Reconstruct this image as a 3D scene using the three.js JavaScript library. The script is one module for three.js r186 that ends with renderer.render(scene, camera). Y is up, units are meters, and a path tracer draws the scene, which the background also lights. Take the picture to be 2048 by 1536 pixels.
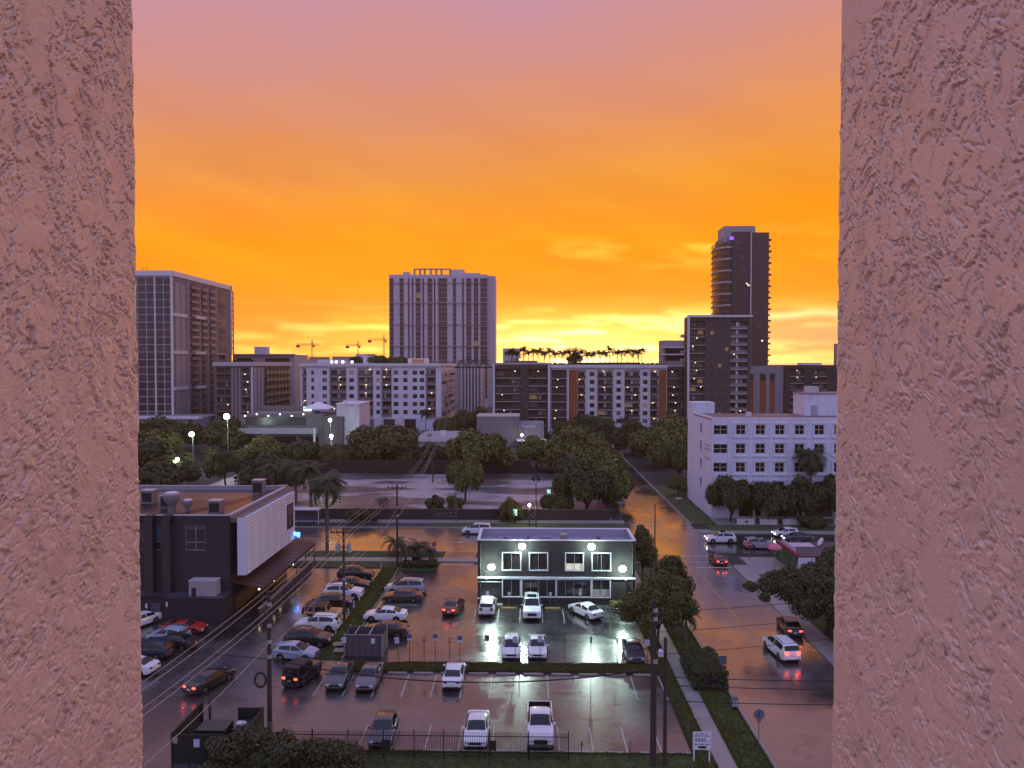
import * as THREE from 'three';
import { mergeGeometries, toCreasedNormals } from 'three/addons/utils/BufferGeometryUtils.js';

// ---------- camera ----------
const R = THREE.MathUtils.degToRad;
const scene = new THREE.Scene();
const camera = new THREE.PerspectiveCamera(54.88, 4 / 3, 0.05, 6000);
camera.position.set(0, 28.5, 0);
camera.rotation.order = 'YXZ';
camera.rotation.set(R(-1.55), R(1.2), R(0));
scene.add(camera);

// ---------- seeded noise ----------
function rngOf(seed) { let a = seed >>> 0; return () => { a = (a + 0x6D2B79F5) | 0; let t = Math.imul(a ^ (a >>> 15), 1 | a); t = (t + Math.imul(t ^ (t >>> 7), 61 | t)) ^ t; return ((t ^ (t >>> 14)) >>> 0) / 4294967296; }; }
const hashTab = (() => { const r = rngOf(77), t = new Float32Array(65536); for (let i = 0; i < 65536; i++) t[i] = r(); return t; })();
const hsh = (x, y, s) => hashTab[(Math.imul(x, 374761393) + Math.imul(y, 668265263) + Math.imul(s, 1442695041)) >>> 8 & 65535];
function vnoise(x, y, px, py, s) {           // value noise, periodic with px, py cells (0 = not periodic)
  const xi = Math.floor(x), yi = Math.floor(y), fx = x - xi, fy = y - yi, u = fx * fx * (3 - 2 * fx), v = fy * fy * (3 - 2 * fy);
  const w = (a, p) => p ? ((a % p) + p) % p : a;
  const x0 = w(xi, px), x1 = w(xi + 1, px), y0 = w(yi, py), y1 = w(yi + 1, py);
  const a = hsh(x0, y0, s), b = hsh(x1, y0, s), c = hsh(x0, y1, s), d = hsh(x1, y1, s);
  return a + (b - a) * u + (c - a) * v + (a - b - c + d) * u * v;
}
function fbm(x, y, oct, px, py, s) { let r = 0, amp = 0.5, n = 0; for (let i = 0; i < oct; i++) { r += amp * vnoise(x, y, px, py, s + i * 17); n += amp; amp *= 0.5; x *= 2; y *= 2; px *= 2; py *= 2; } return r / n; }
const sst = (a, b, x) => { const t = Math.min(1, Math.max(0, (x - a) / (b - a))); return t * t * (3 - 2 * t); };
const mix = (a, b, t) => a + (b - a) * t;

// ---------- sky: a sunset, computed ----------
const SUN_AZ = R(2.6), SUN_EL = R(1.3);
function skyTexture() {
  const W = 2048, H = 1024, d = new Float32Array(W * H * 4);
  const lin = (r, g, b) => [r, g, b].map((c) => { c /= 255; return c <= 0.04045 ? c / 12.92 : Math.pow((c + 0.055) / 1.055, 2.4); });
  // colour by elevation in degrees, looking west (warm side) and looking east (cool side)
  const west = [[-5, lin(230, 150, 60)], [0, lin(255, 178, 45)], [2.6, lin(255, 182, 40)], [5, lin(255, 168, 14)], [9.5, lin(255, 164, 18)], [12.5, lin(250, 159, 48)], [16, lin(238, 152, 84)], [19.5, lin(224, 149, 116)], [23, lin(211, 147, 142)], [27.5, lin(200, 149, 168)], [36, lin(182, 156, 198)], [55, lin(168, 164, 214)], [90, lin(162, 168, 222)]];
  const east = [[-5, lin(160, 152, 182)], [0, lin(166, 158, 190)], [8, lin(174, 162, 200)], [18, lin(168, 166, 212)], [35, lin(162, 168, 220)], [90, lin(162, 168, 222)]];
  const ramp = (t, e) => { let i = 0; while (i < t.length - 2 && e > t[i + 1][0]) i++; const k = sst(t[i][0], t[i + 1][0], e) * 0.5 + 0.5 * Math.min(1, Math.max(0, (e - t[i][0]) / (t[i + 1][0] - t[i][0]))); return [0, 1, 2].map((c) => mix(t[i][1][c], t[i + 1][1][c], k)); };
  for (let j = 0; j < H; j++) {
    const el = ((j + 0.5) / H - 0.5) * 180;
    for (let i = 0; i < W; i++) {
      let az = ((i + 0.5) / W - 0.25) * 360; if (az > 180) az -= 360;           // degrees from the street's direction, + to the right
      const a = Math.abs(az - 2);
      const wk = 1 - sst(38, 150, a);
      const wob = (fbm(az / 11 + 40, el / 5 + 40, 4, 0, 0, 5) - 0.5) * 2.6 * sst(2, 9, el);
      const tilt = -az * 0.085;                                                   // the warm band stands higher towards the right
      const cw = ramp(west, Math.max(0.01, el) + (el > 0 ? (wob + tilt * sst(4, 14, el)) * wk : 0)), ce = ramp(east, el);
      let c = [0, 1, 2].map((k) => mix(ce[k] * 1.3, cw[k] * 0.9, wk * sst(75, 28, el)));
      { const hot = sst(14, 5, el) * wk; c[0] *= 1 + 0.5 * hot; c[1] *= 1 + 0.04 * hot; }
      if (el > -1 && wk > 0) {
        // glow of the hidden sun
        const g = Math.exp(-(((az - 4.2) / 9.5) ** 2) - ((Math.max(0, el - 0.9) / 1.9) ** 2));
        const g2 = Math.exp(-(((az - 4) / 22) ** 2) - ((Math.max(0, el - 1) / 4.2) ** 2));
        // long thin cloud streaks low over the skyline
        const n = fbm(az / 4.2 + 9.9, el / 0.42 + 3.3, 5, 0, 0, 27), n2 = fbm(az / 9 + 2, el / 1.5 + 8, 4, 0, 0, 31);
        const low = sst(5.4, 2.6, el) * wk;
        const gap = sst(0.47, 0.66, n) * low;
        const dark = sst(0.52, 0.7, n2) * sst(7.5, 2.5, el) * wk;
        const dirt = [0.86, 0.70, 0.85];
        c = c.map((v, k) => v * mix(1, dirt[k], dark * 0.75));
        const add = [0.9, 0.72, 0.20];
        c = c.map((v, k) => v + add[k] * (gap * (0.20 + 1.0 * g2) + g2 * 0.16));
        const hot = [2.4, 2.0, 1.0];
        c = c.map((v, k) => v + hot[k] * g * (0.30 + 0.8 * gap) + [0.55, 0.42, 0.05][k] * g2 * sst(6.5, 1.2, el) * 1.15);
        // right of the tower: a paler, peach patch and a bright bar above it
        const pr = Math.exp(-(((az - 23) / 7.5) ** 2) - (((el - 2.0) / 1.6) ** 2));
        c = [mix(c[0], 0.86, pr * 0.75), mix(c[1], 0.56, pr * 0.75), mix(c[2], 0.24, pr * 0.75)];
        const bar = Math.exp(-(((az - 18) / 10) ** 2)) * Math.exp(-(((el - 3.55 - (az - 18) * 0.012 - (fbm(az / 3, 3.3, 3, 0, 0, 8) - 0.5) * 0.5) / 0.22) ** 2));
        c = [c[0] + bar * 0.55, c[1] + bar * 0.6, c[2] + bar * 0.35];
        // lit wisps higher up
        const wn = fbm(az / 4.5 + 60, el / 0.75 + az * 0.03 + 12, 5, 0, 0, 51);
        const wm = Math.exp(-(((az - 11) / 8) ** 2) - (((el - 8.6 - Math.abs(az - 9) * 0.02) / 1.2) ** 2));
        const wis = sst(0.5, 0.74, wn) * wm;
        c = [c[0] + wis * 0.25, c[1] + wis * 0.34, c[2] + wis * 0.06];
        const soft = (fbm(az / 11 + 5, el / 2.4 + az * 0.10 + 11, 5, 0, 0, 61) - 0.5) * sst(3, 6, el) * sst(24, 12, el) * wk;
        c = [c[0] * (1 + soft * 0.14), c[1] * (1 + soft * 0.34), c[2] * (1 + soft * 0.3)];
      }
      const o = (j * W + i) * 4; d[o] = Math.max(0, c[0]); d[o + 1] = Math.max(0, c[1]); d[o + 2] = Math.max(0, c[2]); d[o + 3] = 1;
    }
  }
  const t = new THREE.DataTexture(d, W, H, THREE.RGBAFormat, THREE.FloatType);
  t.mapping = THREE.EquirectangularReflectionMapping; t.colorSpace = THREE.LinearSRGBColorSpace; t.magFilter = THREE.LinearFilter; t.minFilter = THREE.LinearFilter; t.wrapS = THREE.RepeatWrapping; t.needsUpdate = true;
  return t;
}
scene.background = skyTexture();
scene.environment = scene.background;
scene.backgroundIntensity = 1; scene.environmentIntensity = 1;

// ---------- the sun, almost set and veiled by cloud ----------
const sun = new THREE.DirectionalLight(new THREE.Color(1, 0.55, 0.2), 0.35);
sun.position.set(Math.sin(SUN_AZ) * 800, Math.tan(SUN_EL) * 800, -Math.cos(SUN_AZ) * 800);
sun.castShadow = true; sun.shadow.radius = 6;
Object.assign(sun.shadow.camera, { left: -300, right: 300, top: 200, bottom: -60, near: 1, far: 1600 });
sun.shadow.mapSize.set(2048, 2048);
scene.add(sun); scene.add(sun.target);

const renderer = new THREE.WebGLRenderer({ antialias: true });
renderer.setSize(1024, 768);
renderer.toneMapping = THREE.LinearToneMapping;
renderer.toneMappingExposure = 1.13;
renderer.shadowMap.enabled = true;

// ---------- helpers ----------
const taken = new Map();
function numbered(name) { const n = taken.get(name) || 0; taken.set(name, n + 1); return n ? `${name}_${String(n).padStart(3, '0')}` : name; }
function tag(o, label, category, group) { o.userData.label = label; o.userData.category = category; if (group) o.userData.group = group; return o; }
function thing(name, label, category, pos = [0, 0, 0], turn = 0, group) { const o = new THREE.Group(); o.name = numbered(name); o.position.set(...pos); o.rotation.y = turn; tag(o, label, category, group); scene.add(o); return o; }
function part(name, geo, mat, parent, pos, turn) { const m = new THREE.Mesh(geo, mat); m.name = name; m.castShadow = m.receiveShadow = true; if (pos) m.position.set(...pos); if (turn) m.rotation.set(...turn); parent.add(m); return m; }
function one(name, geo, mat, label, category, pos, group) { const m = part(numbered(name), geo, mat, scene, pos); tag(m, label, category, group); return m; }
function struct(name, geo, mat, label, pos) { const m = part(numbered(name), geo, mat, scene, pos); m.userData.kind = 'structure'; m.userData.label = label; return m; }
const flat = (g) => { const n = g.index ? g.toNonIndexed() : g; for (const k of Object.keys(n.attributes)) if (!['position', 'normal', 'uv', 'color'].includes(k)) n.deleteAttribute(k); return n; };
const merge = (list) => mergeGeometries(list.map(flat));
const boxCache = new Map();
function bx(w, h, d, x = 0, y = 0, z = 0) {      // a box with uv in metres; x, y, z = centre
  const g = new THREE.BoxGeometry(w, h, d), uv = g.attributes.uv, s = [[d, h], [d, h], [w, d], [w, d], [w, h], [w, h]];
  for (let f = 0; f < 6; f++) for (let k = 0; k < 4; k++) { const i = f * 4 + k; uv.setXY(i, uv.getX(i) * s[f][0] + x + z, uv.getY(i) * s[f][1] + y); }
  g.translate(x, y, z); return g;
}
function sbox(w, h, d) { const k = [w, h, d].map((v) => v.toFixed(3)).join(); if (!boxCache.has(k)) boxCache.set(k, bx(w, h, d)); return boxCache.get(k); }   // shared, centred
function rod(a, b, r0, r1 = r0, seg = 8) {
  const A = new THREE.Vector3(...a), B = new THREE.Vector3(...b), L = A.distanceTo(B), g = new THREE.CylinderGeometry(r1, r0, L, seg, 1);
  g.translate(0, L / 2, 0); g.applyQuaternion(new THREE.Quaternion().setFromUnitVectors(new THREE.Vector3(0, 1, 0), B.clone().sub(A).normalize())); g.translate(...a); return g;
}
function tube(pts, r, seg = 24, rad = 6) { return new THREE.TubeGeometry(new THREE.CatmullRomCurve3(pts.map((p) => new THREE.Vector3(...p))), seg, r, rad); }
function sag(a, b, s, n = 14) { const out = []; for (let i = 0; i <= n; i++) { const t = i / n; out.push([mix(a[0], b[0], t), mix(a[1], b[1], t) - s * 4 * t * (1 - t), mix(a[2], b[2], t)]); } return out; }
function sheet(x0, x1, z0, z1, y) { const g = new THREE.PlaneGeometry(Math.abs(x1 - x0), Math.abs(z1 - z0)); g.rotateX(-Math.PI / 2); g.translate((x0 + x1) / 2, y, (z0 + z1) / 2); const p = g.attributes.position, uv = g.attributes.uv; for (let i = 0; i < p.count; i++) uv.setXY(i, p.getX(i), p.getZ(i)); return g; }
function polySheet(pts, y) { const s = new THREE.Shape(pts.map(([x, z]) => new THREE.Vector2(x, -z))); const g = new THREE.ShapeGeometry(s, 4); g.rotateX(-Math.PI / 2); g.translate(0, y, 0); return g; }
function slabOf(pts, y0, y1) { const s = new THREE.Shape(pts.map(([x, z]) => new THREE.Vector2(x, -z))); const g = new THREE.ExtrudeGeometry(s, { depth: y1 - y0, bevelEnabled: false }); g.rotateX(-Math.PI / 2); g.translate(0, y0, 0); return g; }
function wallShape(w, h, holes, t) {              // a slab of wall with openings; outer face at z = 0, from x = 0 and y = 0
  const s = new THREE.Shape([new THREE.Vector2(0, 0), new THREE.Vector2(w, 0), new THREE.Vector2(w, h), new THREE.Vector2(0, h)]);
  for (const [a, b, c, d] of holes) s.holes.push(new THREE.Path([new THREE.Vector2(a, c), new THREE.Vector2(a, d), new THREE.Vector2(b, d), new THREE.Vector2(b, c)]));
  const g = new THREE.ExtrudeGeometry(s, { depth: t, bevelEnabled: false }); g.translate(0, 0, -t); return g;
}

// ---------- textures (what surfaces are made of) ----------
function dataTex(n, f, srgb, rep) {
  const d = new Uint8Array(n * n * 4);
  for (let j = 0; j < n; j++) for (let i = 0; i < n; i++) { const c = f(i / n, j / n), o = (j * n + i) * 4; for (let k = 0; k < 3; k++) d[o + k] = Math.max(0, Math.min(255, c[k] * 255)); d[o + 3] = 255; }
  const t = new THREE.DataTexture(d, n, n, THREE.RGBAFormat); t.wrapS = t.wrapT = THREE.RepeatWrapping; t.magFilter = THREE.LinearFilter; t.minFilter = THREE.LinearMipmapLinearFilter; t.generateMipmaps = true;
  if (srgb) t.colorSpace = THREE.SRGBColorSpace; t.repeat.set(rep, rep); t.needsUpdate = true; return t;
}
const s2l = (c) => Math.pow(c, 1 / 2.2);
const asphaltCol = dataTex(1024, (u, v) => {
  const a = fbm(u * 6, v * 6, 5, 6, 6, 1), b = fbm(u * 40, v * 40, 3, 40, 40, 2), g = vnoise(u * 340, v * 340, 340, 340, 3), cr = Math.abs(fbm(u * 7 + 0.3, v * 7, 4, 7, 7, 4) - 0.5);
  const stain = sst(0.60, 0.72, fbm(u * 16, v * 16, 3, 16, 16, 11)), patchy = sst(0.5, 0.53, fbm(u * 4 + 0.4, v * 4, 2, 4, 4, 12)); let k = 0.022 + 0.040 * sst(0.38, 0.66, a) + 0.026 * (b - 0.5) + 0.016 * (g - 0.5) + 0.010 * patchy; k *= 1 - 0.45 * stain; if (cr < 0.009) k *= 0.4;
  const seal = sst(0.6, 0.64, fbm(u * 3, v * 3, 3, 3, 3, 9)); k *= 1 - 0.22 * seal;
  const q = s2l(Math.max(0.007, k)); return [q * 1.02, q * 0.985, q * 1.0];
}, true, 1 / 34);
const asphaltWet = dataTex(1024, (u, v) => {
  const a = fbm(u * 5, v * 5, 5, 5, 5, 41), b = fbm(u * 22, v * 22, 4, 22, 22, 42), puddle = sst(0.50, 0.62, a * 0.7 + b * 0.3), st = fbm(u * 9, v * 60, 3, 9, 60, 44);
  const r = mix(0.40 + 0.24 * (b - 0.5) + 0.14 * (st - 0.5), 0.14, puddle * 0.8); return [0, r, 0];
}, false, 1 / 34);
const asphaltBump = dataTex(512, (u, v) => { const h = 0.5 * vnoise(u * 150, v * 150, 150, 150, 5) + 0.5 * fbm(u * 12, v * 12, 4, 12, 12, 6); return [h, h, h]; }, false, 1 / 6);
const mottled = dataTex(512, (u, v) => { const a = fbm(u * 5, v * 5, 5, 5, 5, 71), g = vnoise(u * 128, v * 128, 128, 128, 72), k = 0.86 + 0.24 * (a - 0.5) + 0.10 * (g - 0.5); return [k, k, k]; }, false, 1 / 5);
const rainStained = dataTex(512, (u, v) => { const a = fbm(u * 26, v * 3, 4, 26, 3, 81), b = fbm(u * 6, v * 6, 4, 6, 6, 82), k = 0.9 - 0.13 * sst(0.55, 0.8, a) + 0.14 * (b - 0.5); return [k, k * 0.99, k * 0.98]; }, false, 1 / 9);
const grassCol = dataTex(512, (u, v) => { const a = fbm(u * 8, v * 8, 4, 8, 8, 91), g = vnoise(u * 220, v * 220, 220, 220, 92), k = 0.55 + 0.5 * (a - 0.5) + 0.6 * (g - 0.5); return [s2l(0.070 * k * (0.8 + a * 0.5)), s2l(0.120 * k), s2l(0.026 * k)]; }, true, 1 / 7);
const concreteWet = dataTex(1024, (u, v) => { const a = fbm(u * 4, v * 11, 5, 4, 11, 95), b = fbm(u * 30, v * 60, 3, 30, 60, 96), m = fbm(u * 7, v * 7, 4, 7, 7, 98); const k = 0.10 + 0.36 * sst(0.40, 0.58, a) * (0.75 + 0.7 * (b - 0.5)) - 0.12 * sst(0.52, 0.66, m); const q = s2l(Math.max(0.05, k)); return [q, q * 0.98, q * 0.995]; }, true, 1 / 46);

const mats = new Map();
function M(r, g, b, rough = 0.8, o = {}) {         // linear colours; one material per description
  const key = JSON.stringify([r, g, b, rough, Object.keys(o).map((k) => [k, o[k] && o[k].uuid ? o[k].uuid : o[k]])]);
  if (!mats.has(key)) { const { em, ei, ...rest } = o; const phys = 'ior' in o || 'clearcoat' in o || 'transmission' in o; const m = new (phys ? THREE.MeshPhysicalMaterial : THREE.MeshStandardMaterial)({ roughness: rough, ...rest }); m.color.setRGB(r, g, b); if (em) { m.emissive.setRGB(...em); m.emissiveIntensity = ei || 1; } mats.set(key, m); }
  return mats.get(key);
}
const asphalt = M(1, 1, 1, 0.8, { ior: 1.5, clearcoat: 0.8, clearcoatRoughness: 0.62, clearcoatRoughnessMap: asphaltWet, map: asphaltCol, roughnessMap: asphaltWet, bumpMap: asphaltBump, bumpScale: 0.004 });
const roadAsphalt = M(1.15, 1.06, 1.06, 0.62, { ior: 1.95, clearcoat: 1, clearcoatRoughness: 0.5, clearcoatRoughnessMap: asphaltWet, map: asphaltCol, roughnessMap: asphaltWet, bumpMap: asphaltBump, bumpScale: 0.003 });
const grassMat = M(1, 1, 1, 0.95, { map: grassCol });
const paveMat = M(0.30, 0.28, 0.27, 0.45, { map: mottled });
const kerbMat = M(0.30, 0.28, 0.27, 0.55, { map: mottled });
const lineWhite = M(0.42, 0.41, 0.40, 0.5, { map: mottled });
const lineYellow = M(0.45, 0.27, 0.05, 0.5, { map: mottled });
const pale = M(0.72, 0.70, 0.75, 0.7, { map: rainStained });
const glassDark = M(0.022, 0.021, 0.024, 0.08);
const glassTint = M(0.035, 0.030, 0.030, 0.15);
const metalDark = M(0.03, 0.03, 0.032, 0.5, { metalness: 0.4 });
const metalGrey = M(0.22, 0.22, 0.23, 0.45, { metalness: 0.5 });
const woodPole = M(0.055, 0.042, 0.034, 0.85, { map: mottled });

// ================= the setting: ground, roads, pavements =================
const G0 = new THREE.PlaneGeometry(3600, 3600); G0.rotateX(-Math.PI / 2); { const p = G0.attributes.position, uv = G0.attributes.uv; for (let i = 0; i < p.count; i++) uv.setXY(i, p.getX(i), p.getZ(i)); }
struct('ground', G0, M(0.75, 0.8, 0.7, 0.95, { map: asphaltCol }), 'dark city ground reaching the horizon', [0, -0.03, 0]);
struct('road', sheet(-260, 260, -127.5, -111.3, 0.0), roadAsphalt, 'wet avenue crossing behind the grey office building');
struct('road', merge([sheet(17.6, 28.9, -111.3, -20, 0.004), sheet(17.8, 28.9, -430, -127.5, 0.004)]), roadAsphalt, 'wet side street running away to the right of the office');
struct('parking_lot', merge([sheet(-75, -20.2, -102, -20, 0.0), sheet(-20.2, 12, -67.4, -53.2, 0.0), sheet(-20.2, -18, -70.2, -67.4, 0.0)]), asphalt, 'wet asphalt car park in front and along the left side');
struct('parking_lot', merge([sheet(-18, 13.4, -104.2, -69.4, 0.004), sheet(-12.4, -7.6, -111.3, -104.2, 0.004)]), asphalt, 'wet asphalt car park before the grey office building');
// raised grass and kerbs
const strip = (x0, x1, z0, z1, label, y = 0.11) => { const g = bx(x1 - x0, y + 0.03, z1 - z0, (x0 + x1) / 2, (y - 0.03) / 2, (z0 + z1) / 2); const p = g.attributes.position, n = g.attributes.normal, uv = g.attributes.uv; for (let i = 0; i < p.count; i++) if (n.getY(i) > 0.5) uv.setXY(i, p.getX(i), p.getZ(i)); return struct('lawn', g, grassMat, label); };
strip(-20.05, -18.0, -102, -70.3, 'grass strip between the left car park and the office car park');
strip(-18.0, 12, -69.2, -67.6, 'grass strip between the two rows of wheel stops');
strip(-20, 12.2, -53.2, -38, 'lawn along the iron fence at the bottom');
strip(12.2, 13.35, -104, -38, 'grass strip left of the side pavement');
strip(14.9, 17.25, -104, -38, 'grass verge between side pavement and street kerb');
strip(-18, -12.5, -105.4, -101, 'planted island by the car park entrance');
strip(-75, -12.5, -111.0, -107.6, 'grass verge along the avenue');
strip(-75, -18.1, -105.4, -102.1, 'grass behind the left car park');
strip(-7.4, 17.2, -111.0, -107.6, 'grass verge behind the office building');
strip(-17, 17.4, -131.4, -127.8, 'grass verge on the far side of the avenue');
strip(29.2, 33.5, -170, -131.5, 'lawn beside the white building');
strip(31.2, 60, -99.8, -60, 'planted ground right of the side street');
strip(31.5, 120, -130.5, -126.2, 'grass verge before the white planters');
const pav = (x0, x1, z0, z1, label, y = 0.10) => struct('pavement', bx(x1 - x0, y + 0.03, z1 - z0, (x0 + x1) / 2, (y - 0.03) / 2, (z0 + z1) / 2), paveMat, label);
{ // the side pavement, slab by slab
  const p = new THREE.Group(); p.name = numbered('pavement'); p.userData = { kind: 'structure', label: 'pale concrete pavement beside the lower lawn' }; scene.add(p);
  for (let z = -40; z > -104; z -= 1.52) part('paving_slab', sbox(1.5, 0.13, 1.5), (Math.round(z * 7) % 3) ? paveMat : M(0.26, 0.245, 0.24, 0.5, { map: mottled }), p, [14.12, 0.045, z]);
}
pav(-75, 17.2, -107.55, -105.45, 'pavement along the near side of the avenue', 0.105);
pav(-75, 17.4, -134.0, -131.45, 'pavement along the low wall across the avenue');
pav(29.2, 31.15, -104.5, -20, 'pavement on the right of the side street');
pav(29.2, 120, -126.1, -124.6, 'pavement before the white building', 0.105);
pav(33.6, 120, -136.4, -130.6, 'forecourt of the white building');
pav(31.2, 60, -108.8, -100, 'forecourt of the painted building', 0.1);
const kerb = (x0, x1, z0, z1, label) => struct('kerb', bx(Math.abs(x1 - x0), 0.16, Math.abs(z1 - z0), (x0 + x1) / 2, 0.05, (z0 + z1) / 2), kerbMat, label);
kerb(17.27, 17.62, -110, -38, 'kerb on the left of the side street');
kerb(28.88, 29.18, -104, -20, 'kerb on the right of the side street');
kerb(28.88, 29.18, -430, -131, 'far kerb on the right of the side street');
kerb(-75, -12.5, -111.3, -111.02, 'near kerb of the avenue');
kerb(-7.4, 17.2, -111.3, -111.02, 'near kerb of the avenue behind the office');
kerb(-75, 17.2, -127.78, -127.5, 'far kerb of the avenue');
kerb(33, 120, -124.58, -124.3, 'far kerb of the avenue before the white building');
kerb(-18.0, -17.85, -102, -70.3, 'kerb of the grass strip');
// vacant lot
struct('vacant_lot', sheet(-75, 15.5, -191, -134.6, 0.02), M(1, 0.97, 1.0, 0.42, { map: concreteWet }), 'empty rain-streaked concrete lot across the avenue');
// painted markings
const paint = (name, list, mat, label) => struct(name, merge(list), mat, label);
const bar = (x, z0, z1, w = 0.11) => sheet(x - w / 2, x + w / 2, z0, z1, 0.012);
const hbar = (x0, x1, z, w = 0.12) => sheet(x0, x1, z - w / 2, z + w / 2, 0.012);
for (let k = -3; k <= 9; k++) paint('stall_line', [bar(-0.72 + 2.53 * (k - 4) - 0.0, -67.0, -62.3)], lineWhite, 'painted stall line of the middle row');
for (let k = -2; k <= 7; k++) paint('stall_line', [bar(-0.12 + 2.49 * (k - 3), -57.5, -53.3)], lineWhite, 'painted stall line of the front row');
for (const x of [-5.95, -3.3, -0.83, 1.7, 4.1, 6.7]) paint('stall_line', [bar(x, -85.4, -80.7)], lineWhite, 'painted stall line before the office');
for (let k = 0; k < 9; k++) paint('stall_line', [hbar(-25.2, -20.6, -74.5 - 3.0 * k)], lineWhite, 'painted stall line along the grass strip');
for (let k = 0; k < 5; k++) paint('stall_line', [hbar(-17.6, -12.8, -76.8 - 3.3 * k + 0.3)], lineWhite, 'painted stall line on the office side of the grass strip');
paint('road_marking', [hbar(-12.2, -7.7, -104.0, 0.3)], lineWhite, 'white stop line at the car park entrance');
paint('road_marking', [hbar(-40, -22, -101.2, 0.14), hbar(-31, -26.5, -95.0, 0.14)], lineWhite, 'thin white lines at the end of the left car park');
{ const av = []; for (const z of [-115.2, -119.2, -123.4]) for (let x = -90; x < 15; x += 6) av.push(sheet(x, x + 2.6, z - 0.06, z + 0.06, 0.008)); av.push(sheet(-90, 16, -119.6, -119.48, 0.008)); paint('road_marking', av, lineWhite, 'lane lines on the avenue'); }
paint('road_marking', [sheet(18.2, 28.6, -106.4, -106.15, 0.01), sheet(18.2, 28.6, -109.6, -109.35, 0.01), sheet(23.6, 28.6, -103.6, -103.15, 0.01), sheet(18.2, 23, -131.0, -130.6, 0.01), sheet(18, 28.7, -128.6, -128.4, 0.01), sheet(18, 28.7, -132.2, -132.0, 0.01)], lineWhite, 'crosswalk and stop lines at the crossing');
{ const c = []; for (const dx of [-0.11, 0.11]) c.push(sheet(23.5 + dx - 0.05, 23.5 + dx + 0.05, -103, -80.6, 0.01), sheet(23.3 + dx - 0.05, 23.3 + dx + 0.05, -330, -131, 0.01)); paint('road_marking', c, lineYellow, 'double centre line of the side street'); }
{ const s = new THREE.Shape([[0, 0], [2.4, 0], [2.4, -0.5], [4, 0.12], [2.4, 0.75], [2.4, 0.28], [0, 0.28]].map(([x, y]) => new THREE.Vector2(x, y))); const g = new THREE.ShapeGeometry(s); g.rotateX(-Math.PI / 2); const g2 = g.clone(); g.translate(-13.5, 0.008, -117.2); g2.rotateY(Math.PI / 2); g2.scale(0.6, 1, 0.6); g2.translate(25.6, 0.012, -71); struct('road_marking', g, lineWhite, 'white arrow painted on the avenue'); struct('road_marking', g2, lineWhite, 'small white arrow painted on the side street'); }

// ================= the two stuccoed piers that frame the view =================
const grit = dataTex(512, (u, v) => { const k = 0.6 * vnoise(u * 120, v * 120, 120, 120, 301) + 0.4 * vnoise(u * 240, v * 240, 240, 240, 302); return [k, k, k]; }, false, 1 / 0.3);
const oldPaint = dataTex(512, (u, v) => { const a = fbm(u * 4, v * 4, 5, 4, 4, 311), b = vnoise(u * 200, v * 200, 200, 200, 312), d = sst(0.62, 0.74, fbm(u * 14, v * 14, 4, 14, 14, 313)), k = 0.92 + 0.16 * (a - 0.5) + 0.10 * (b - 0.5) - 0.10 * d; return [k, k * (0.99 - 0.02 * d), k * (0.97 - 0.04 * d)]; }, false, 1 / 0.8);
const stucco = M(0.84, 0.645, 0.54, 0.45, { map: oldPaint, bumpMap: grit, bumpScale: 0.0007 });
function stuccoHeight(u, v, s) {                     // u, v in metres; trowelled skip texture: flat lands, low steps and torn grooves, in metres of relief
  if (s > 200) { u *= 0.72; v *= 0.72; }
  const wx = (fbm(u * 26, v * 26, 3, 0, 0, s) - 0.5) * 0.06, wy = (fbm(u * 26 + 9, v * 26 + 4, 3, 0, 0, s + 1) - 0.5) * 0.06;
  const a = (s > 200 ? 0.12 : -0.55), ca = Math.cos(a), sa = Math.sin(a), x = (u + wx) * ca + (v + wy) * sa, y = -(u + wx) * sa + (v + wy) * ca;
  const n1 = fbm(x * 58, y * 34, 3, 0, 0, s + 2), n2 = fbm(x * 64 + 7, y * 70 + 3, 3, 0, 0, s + 3), n3 = fbm(x * 150, y * 100, 2, 0, 0, s + 4);
  const m1 = sst(0.36, 0.48, fbm(u * 16 + 5, v * 16, 3, 0, 0, s + 5)), m2 = sst(0.40, 0.52, fbm(u * 19, v * 19 + 6, 3, 0, 0, s + 6)), rough = sst(0.5, 0.62, fbm(u * 12 + 2, v * 12, 2, 0, 0, s + 7));
  const groove = (n, c, w) => Math.exp(-(((n - c) / w) ** 2));
  return 0.0013 * sst(0.49, 0.51, n1) * m1 + 0.0010 * sst(0.52, 0.54, n2) * m2 - 0.0062 * groove(n1, 0.486, 0.018) * m1 - 0.0052 * groove(n2, 0.512, 0.016) * m2 + 0.0014 * rough * (n3 - 0.5) + 0.0002 * (vnoise(u * 300, v * 300, 0, 0, s + 9) - 0.5);
}
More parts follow.
